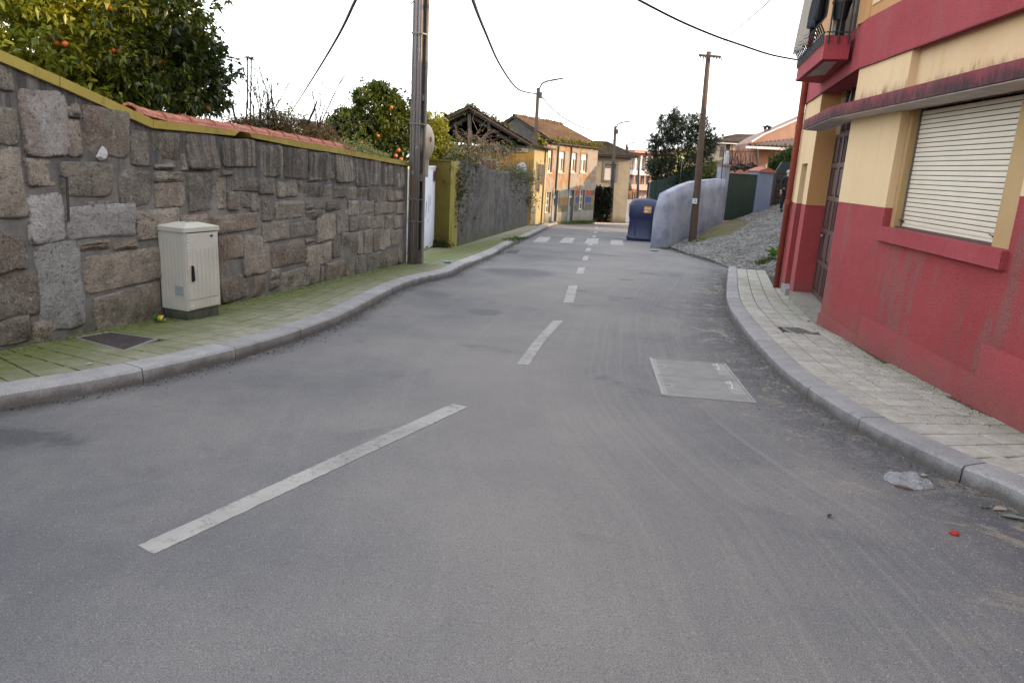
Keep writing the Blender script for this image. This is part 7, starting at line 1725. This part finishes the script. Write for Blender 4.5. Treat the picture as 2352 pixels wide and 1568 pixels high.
mb = MB(); mb.tube([FG.pt(FG.hit(1652, 412)[0], FG.hit(1652, 412)[1], .1), FG.pt(FG.hit(1659, 340)[0], FG.hit(1659, 340)[1], .1)], .022, 6); mk('iron_pole', mb, IRON, label='thin dark iron pole rising from the blue wall beside the gatepost', cat='pole')
# shrubs here
sh1 = empty('yellow_shrub', PT(1632, 420, 37.5), 'yellow green flowering shrub between timber pole and gatepost', 'shrub')
LB = [(PT(1622, 400, 37.5), (.5, .5, .5), 3), (PT(1640, 408, 37.5), (.5, .5, .35), 3), (PT(1632, 382, 37.8), (.35, .4, .3), 1.5)]; P, O = lobe_points(LB, 700, .2); C, D = whorls(P, O, 4)
leaves('foliage', C, D, rng.uniform(.07, .15, len(C)), rng.uniform(.025, .045, len(C)), mat_leaf('yellow_shrub_leaf', (120, 128, 60), (168, 160, 92), (176, 160, 130), .35, .5, .42), sh1)
sh2 = empty('garden_shrub', PT(1790, 380, 38), 'fresh green garden shrub in front of the orange house wall', 'shrub')
LB = [(PT(1790, 372, 38), (.5, .5, .42), 3), (PT(1812, 358, 38), (.55, .5, .5), 3), (PT(1775, 382, 38), (.3, .4, .3), 1.5), (PT(1835, 360, 38), (.6, .5, .6), 3)]; P, O = lobe_points(LB, 900, .2); C, D = whorls(P, O, 4)
leaves('foliage', C, D, rng.uniform(.09, .18, len(C)), rng.uniform(.03, .05, len(C)), mat_leaf('garden_leaf', (70, 100, 40), (104, 124, 48), (150, 140, 52), .35, .5, .42), sh2)

# ================================================================== distant houses left
for (x0, x1, y0, y1, lab, mt) in ((556, 606, 276, 300, 'pale far house with bluish roof glimpsed behind the bare shrub', plain('pale_blue_roof', A(160, 170, 184, .55), .9)), (694, 738, 276, 312, 'cream far house with low brown roof glimpsed behind the bramble bush', DARKT)):
    Y = 60; a, b = PT(x0, y1, Y), PT(x1, y0, Y); hm = a[2] + (b[2] - a[2]) * .55; r_ = empty('far_house', tuple(a), lab, 'house'); mb = MB(); mb.box(a[0], b[0] + 1, Y, Y + 5, a[2] - 6, hm); mk('walls', mb, plain('far_cream', A(236, 214, 170, .6), .9), r_)
    mb = MB(); mb.prism([(a[0] - .3, Y - .3, hm), (b[0] + 1.3, Y - .3, hm - .3), ((a[0] + b[0]) / 2 - .6, Y - .3, b[2])], (0, 5.6, 0)); mk('roof', mb, mt, r_)

# ================================================================== overhead cables
def cable(pts, r, label, sub=6):
    P = [np.array(PT(*p)) for p in pts]; Q = []
    for i in range(len(P) - 1):
        p0, p1, p2, p3 = P[max(i - 1, 0)], P[i], P[i + 1], P[min(i + 2, len(P) - 1)]
        for u in np.linspace(0, 1, sub, endpoint=False): Q.append(.5 * ((2 * p1) + (-p0 + p2) * u + (2 * p0 - 5 * p1 + 4 * p2 - p3) * u * u + (-p0 + 3 * p1 - 3 * p2 + p3) * u ** 3))
    Q.append(P[-1]); mb = MB(); mb.tube(Q, r * 1.5, 6); return mk('overhead_cable', mb, CABLE, label=label, cat='cable', smooth=True)
cable([(846, -60, 12), (817, 0, 14), (760, 112, 20), (688, 228, 40), (655, 280, 58)], .022, 'straight dark cable slanting down behind the bare shrub')
cable([(1062, -90, 12), (1086, 0, 16), (1113, 70, 21), (1150, 152, 29), (1190, 205, 38), (1232, 216, 43.4)], .028, 'sagging dark cable running down to the nearest street lamp')
cable([(1240, 218, 43.5), (1275, 255, 47), (1310, 280, 50), (1350, 296, 53), (1412, 301, 58)], .022, 'thin cable sagging between the nearest and second street lamps')
cable([(1415, 303, 58), (1424, 325, 62), (1436, 350, 70), (1439, 345, 80)], .016, 'short thin cable dropping from the second lamp past the grey roof')
cable([(1416, 302, 58), (1446, 311, 66), (1490, 318, 80), (1560, 330, 100)], .014, 'very thin cable going from the second lamp behind the oleander')
cable([(1440, -16, 9), (1470, 2, 9.2), (1560, 48, 10), (1640, 82, 10.8), (1700, 103, 11.4), (1770, 126, 12.2), (1832, 138, 13)], .0095, 'thick sagging cable crossing the sky to the balcony railing')
cable([(1800, -40, 16), (1768, 2, 18), (1700, 62, 23), (1632, 122, wb[1] - .1)], .009, 'thin pale cable from upper right to the top of the timber pole')
cable([(1655, 137, wb[1] - .1), (1700, 150, 24), (1760, 167, 19), (1838, 186, 14.4)], .006, 'faint service wire from the timber pole crossarm to the red house')

# ================================================================== the person in the lane
SKIN = plain('skin', A(206, 158, 132, .6), .6, .08, 20); JKT = plain('black_jacket', A(34, 34, 38, .5), .9, .25, 20); TRS = plain('dark_trousers', A(30, 32, 42, .5), .9, .25, 20); HAIR = plain('white_hair', A(206, 204, 204, .6), .9, .15, 60)
pp = PT(1799, 487, 31.2); pz = lz(pp[0], pp[1]) + .02; K = 1.0
per = empty('person', (pp[0], pp[1], pz), 'elderly person with white hair and beard in a dark jacket standing in the lane', 'person')
def skin_mesh(name, pts, edges, rad, mat, parent, lv=2):
    me = bpy.data.meshes.new(name); b = BASE[parent.name]; me.from_pydata([tuple(Vector((pp[0] + x, pp[1] + y, pz + z)) - b) for x, y, z in pts], edges, []); o = bpy.data.objects.new(name, me); COL.objects.link(o)
    sk = o.modifiers.new('s', 'SKIN'); 
    for i, r in enumerate(rad): me.skin_vertices[0].data[i].radius = (r, r) if not isinstance(r, tuple) else r
    me.skin_vertices[0].data[0].use_root = True; sb = o.modifiers.new('d', 'SUBSURF'); sb.levels = sb.render_levels = lv
    dg = bpy.context.evaluated_depsgraph_get(); m2 = bpy.data.meshes.new_from_object(o.evaluated_get(dg)); bpy.data.objects.remove(o, do_unlink=True); m2.materials.clear(); m2.materials.append(mat); m2.shade_smooth()
    r_ = bpy.data.objects.new(name, m2); BASE[r_.name] = b; return link(r_, parent)
J = [(0, 0, .93), (0, 0, 1.12), (0, -.01, 1.32), (0, -.01, 1.42), (0, -.02, 1.48), (0, -.04, 1.58), (0, -.03, 1.66), (-.19, 0, 1.38), (-.26, .0, 1.12), (-.25, -.06, .88), (-.25, -.08, .80), (.19, 0, 1.38), (.26, .0, 1.12), (.25, -.06, .88), (.25, -.08, .80), (-.1, 0, .86), (-.11, -.01, .48), (-.11, .02, .08), (-.12, -.12, .04), (.1, 0, .86), (.11, -.01, .48), (.11, .02, .08), (.12, -.12, .04)]
E_ = [(0, 1), (1, 2), (2, 3), (3, 4), (4, 5), (5, 6), (3, 7), (7, 8), (8, 9), (9, 10), (3, 11), (11, 12), (12, 13), (13, 14), (0, 15), (15, 16), (16, 17), (17, 18), (0, 19), (19, 20), (20, 21), (21, 22)]
Rd = [(.14, .10), (.15, .10), (.16, .10), .09, .055, .085, .08, .06, .045, .036, .035, .06, .045, .036, .035, .08, .055, .042, .04, .08, .055, .042, .04]
body = skin_mesh('body', J, E_, Rd, SKIN, per)
ji = [0, 1, 2, 3, 7, 8, 9, 11, 12, 13]; mp = {a: i for i, a in enumerate(ji)}
jk = [J[a] for a in ji]; jk[0] = (0, 0, .84)
skin_mesh('jacket', jk, [(mp[a], mp[b]) for a, b in E_ if a in mp and b in mp], [(.175, .135), (.18, .13), (.185, .13), .10, .08, .063, .05, .08, .063, .05], JKT, per)
ti = [0, 15, 16, 17, 19, 20, 21]; mp = {a: i for i, a in enumerate(ti)}
skin_mesh('trousers', [J[a] for a in ti], [(mp[a], mp[b]) for a, b in E_ if a in mp and b in mp], [(.15, .11), .10, .075, .06, .10, .075, .06], TRS, per)
mb = MB()
for s in (-1, 1): mb.ball((pp[0] + s * .115, pp[1] - .06, pz + .05), .07, 10, 6, (.75, 1.7, .75))
explode(mk('shoe', mb, BLACKP, per, smooth=True))
mb = MB(); mb.ball((pp[0], pp[1] - .01, pz + 1.655), .105, 14, 8, (.95, 1.05, .8)); mb.ball((pp[0], pp[1] - .085, pz + 1.525), .06, 12, 7, (1.05, .8, .9)); explode(mk('hair', mb, HAIR, per, smooth=True))
mb = MB(); mb.ball((pp[0], pp[1] - .135, pz + 1.59), .018, 8, 5, (.8, 1, 1.4))
for s in (-1, 1): mb.ball((pp[0] + s * .088, pp[1] - .03, pz + 1.59), .022, 8, 5, (.5, .8, 1.3))
explode(mk('facial_feature', mb, SKIN, per, smooth=True)); mb = MB()
for s in (-1, 1): mb.ball((pp[0] + s * .032, pp[1] - .115, pz + 1.615), .012, 8, 5)
explode(mk('eye', mb, BLACKP, per))
for s in (-1, 1):
    for k in range(4):
        mb = MB(); x = pp[0] + s * .25 + (k - 1.5) * .018; mb.tube([(x, pp[1] - .08, pz + .79), (x, pp[1] - .09, pz + .73), (x, pp[1] - .075, pz + .68 + .01 * abs(k - 1.5))], [.011, .010, .008], 6); mk('finger', mb, SKIN, per, smooth=True)
    mb = MB(); mb.tube([(pp[0] + s * .225, pp[1] - .09, pz + .82), (pp[0] + s * .205, pp[1] - .115, pz + .76)], [.012, .009], 6); mk('thumb', mb, SKIN, per, smooth=True)

# ================================================================== weeds and litter
GRASS = mat_leaf('grass_blade', (78, 112, 36), (110, 136, 48), (140, 140, 60), .35, .5, .45)
def tuft(pts, n, r, h, wd_, label, mat=GRASS, name='weeds', cat='weeds'):
    PP = np.array(pts); k = rng.integers(0, len(PP), n); P = PP[k] + rng.normal(0, 1, (n, 3)) * [r, r, 0]; D = rng.normal(0, .45, (n, 3)); D[:, 2] = 1
    r_ = empty(name, tuple(PP[0]), label, cat); leaves('blades', P, D, rng.uniform(h * .5, h * 1.3, n), np.full(n, wd_), mat, r_, droop=.3); return r_
tuft([LP(1752, 606), LP(1762, 602), LP(1772, 598), LP(1748, 610)], 300, .10, .17, .007, 'bright grass tuft at the lane edge below the whitewashed wall')
tuft([LP(1778, 590), LP(1783, 584)], 180, .08, .17, .007, 'grass tuft hugging the foot of the whitewashed wall by the rain pipe')
tuft([GR(1172, 554, .12), GR(1186, 551, .12), GR(1198, 549, .12)], 260, .14, .16, .009, 'low weeds sprouting at the foot of the old dark wall near the crossing')
tuft([F2.pt(s, gz(47.5 + s * .87) + .1, .12) for s in np.linspace(L2 * .55, L2 * .97, 7)], 500, .12, .3, .016, 'green weeds along the foot of the painted panel house')
tuft([F2.pt(s, gz(47.5 + s * .87) + .1, .12) for s in np.linspace(L2 * .30, L2 * .48, 4)], 160, .10, .2, .014, 'weeds between the two pale blue doors of the painted panel house')
tuft([LP(1592, 557), LP(1620, 552), LP(1604, 556)], 200, .12, .12, .010, 'short weeds at the foot of the timber pole')
tuft([GR(1528, 573), GR(1518, 569), GR(1540, 573)], 160, .12, .12, .010, 'weeds at the rounded foot of the blue wall')
tuft([FWW.pt(.9, -.0, .1)], 30, .03, .34, .028, 'broad leaved green weed growing out of the whitewashed wall', GARL := mat_leaf('broad_weed_leaf', (110, 160, 50), (130, 176, 60), (96, 140, 44), .4, .5, .5))
tuft([PT(1008, 562, 20.6), PT(1014, 566, 20.4), PT(1020, 568, 20.3)], 170, .12, .3, .03, 'dark ivy clump at the foot of the yellow pillar', IVY)
# clear plastic bag
BAG = N('clear_plastic_bag', .18); BAG.col((.62, .63, .65, 1)); BAG.b.inputs['Alpha'].default_value = .38; BAG.b.inputs['Roughness'].default_value = .12; BAG.bump(BAG.noise(BAG.objc(), 22, 5, .7, 1.5), 1.0, .05)
g0 = np.array(GR(2085, 1108)); V, F = [], []; nu, nv = 22, 10; dx = np.array(GR(2140, 1116)) - np.array(GR(2028, 1094)); dl = np.linalg.norm(dx); dx /= dl; dy = np.array([-dx[1], dx[0], 0])
for side in (1, 0):
    for j in range(nv + 1):
        for i in range(nu + 1):
            u, v = i / nu * 2 - 1, j / nv * 2 - 1; w = (1 - abs(u) ** 3 * .75); e_ = max(0, 1 - u * u) * max(0, 1 - v * v)
            h = e_ ** .6 * (.05 + .018 * math.sin(u * 7 + v * 3) + .012 * math.sin(v * 11 + u * 5)) * side + .004
            p = g0 + dx * u * dl * .5 * (1 + .05 * math.sin(v * 5)) + dy * v * .105 * w * (1 + .12 * math.sin(u * 6)); V.append((p[0], p[1], gz(p[1]) + h))
m_ = (nu + 1) * (nv + 1)
for sd in (0, 1):
    for j in range(nv):
        for i in range(nu): k = sd * m_ + j * (nu + 1) + i; f = (k, k + 1, k + nu + 2, k + nu + 1); F.append(f if sd == 0 else f[::-1])
bnd = [i for i in range(nu + 1)] + [(j + 1) * (nu + 1) - 1 for j in range(1, nv + 1)] + [nv * (nu + 1) + i for i in range(nu - 1, -1, -1)] + [j * (nu + 1) for j in range(nv - 1, 0, -1)]
F += [(bnd[i], bnd[i] + m_, bnd[(i + 1) % len(bnd)] + m_, bnd[(i + 1) % len(bnd)]) for i in range(len(bnd))]
mb = MB(); mb.add(V, F); mk('plastic_bag', mb, BAG.m, label='crumpled clear plastic bag lying in the gutter by the right kerb', cat='plastic bag', smooth=True)
CAPR = plain('red_plastic', A(196, 60, 50, .5), .4, .05)
c = GR(2191, 1227); mb = MB(); mb.lathe((c[0], c[1], c[2] + .001), [(.022, 0), (.023, .004), (.022, .014), (.019, .016), (.004, .0165)], 18); mk('bottle_cap', mb, CAPR, label='red bottle cap lying on the asphalt in front of the plastic bag', cat='bottle cap', smooth=False)
def flat_leaf(px, py, L, w, az, col, label, dz=0.0, cat='leaf', name='fallen_leaf', lift_=.012):
    c = np.array(GR(px, py, dz)); d = np.array([math.sin(az), math.cos(az), 0]); s = np.array([d[1], -d[0], 0]); V = []; n = 6
    for k in range(n + 1):
        t = k / n; ww = w * math.sin(math.pi * min(.98, t * .96 + .02)) ** .8
        for q, hh in ((-1, lift_), (0, .003), (1, lift_ * .8)): p = c + d * (t - .5) * L + s * q * ww * .5; V.append((p[0], p[1], gz(p[1]) + dz + hh * (1 if q else 1) + .006 * math.sin(t * 3)))
    m_ = len(V); V += [(x, y, z - .0015) for x, y, z in V]
    F = [(k * 3 + i, k * 3 + i + 1, k * 3 + i + 4, k * 3 + i + 3) for k in range(n) for i in (0, 1)]; F += [tuple(i + m_ for i in reversed(f)) for f in F]
    mb = MB(); mb.add(V, F); return mk(name, mb, plain('litter_' + label[:12].replace(' ', '_'), A(*col, .55), .7, .25, 30), label=label, cat=cat)
flat_leaf(2328, 1191, .13, .045, 1.9, (128, 138, 120), 'large grey green fallen leaf at the right kerb nearest the camera')
flat_leaf(2296, 1172, .08, .045, 1.5, (190, 172, 156), 'pinkish curled fallen leaf beside the large green leaf')
flat_leaf(2262, 1166, .07, .03, 1.0, (112, 116, 96), 'small olive fallen leaf left of the pinkish one')
flat_leaf(2075, 1122, .10, .03, 2.2, (130, 92, 72), 'brown fallen leaf poking out under the plastic bag')
flat_leaf(1905, 1188, .05, .02, .8, (84, 84, 74), 'dark little leaf alone on the asphalt left of the bag')
flat_leaf(1770, 843, .05, .03, .4, (150, 104, 76), 'brown leaf in the gutter at the bend of the right kerb')
flat_leaf(1934, 962, .09, .04, .9, (150, 100, 70), 'reddish brown leaf in the gutter below the kerb joint')
flat_leaf(1856, 739, .07, .05, 1.2, (226, 222, 216), 'scrap of white paper beside the cement door step', .12, 'paper', 'paper_scrap', .03)
flat_leaf(206, 838, .05, .02, 1.0, (206, 204, 196), 'scrap of pale paper on the mossy pavement near the iron cover', .12, 'paper', 'paper_scrap', .01)
flat_leaf(1028, 605, .16, .1, 1.3, (170, 206, 214), 'pale blue crumpled wrapper on the pavement beyond the concrete pole', .12, 'wrapper', 'wrapper', .05)
flat_leaf(1502, 577, .3, .12, 1.4, (206, 206, 206), 'white plastic scrap on the road in front of the blue wall', 0, 'litter', 'plastic_scrap', .05)
bq = plain('grey_pebble', A(170, 166, 158, .58), .9, .2, 30)
for px, py, s, lab in ((2122, 1094, .018, 'pale pebble by the kerb behind the plastic bag'), (1812, 735, .012, 'small pebble on the asphalt off the curved right kerb')):
    c = GR(px, py); mb = MB(); mb.ball((c[0], c[1], c[2] + s * .5), s, 8, 5, (1.3, .9, .6)); mk('pebble', mb, bq, label=lab, cat='pebble', smooth=True)
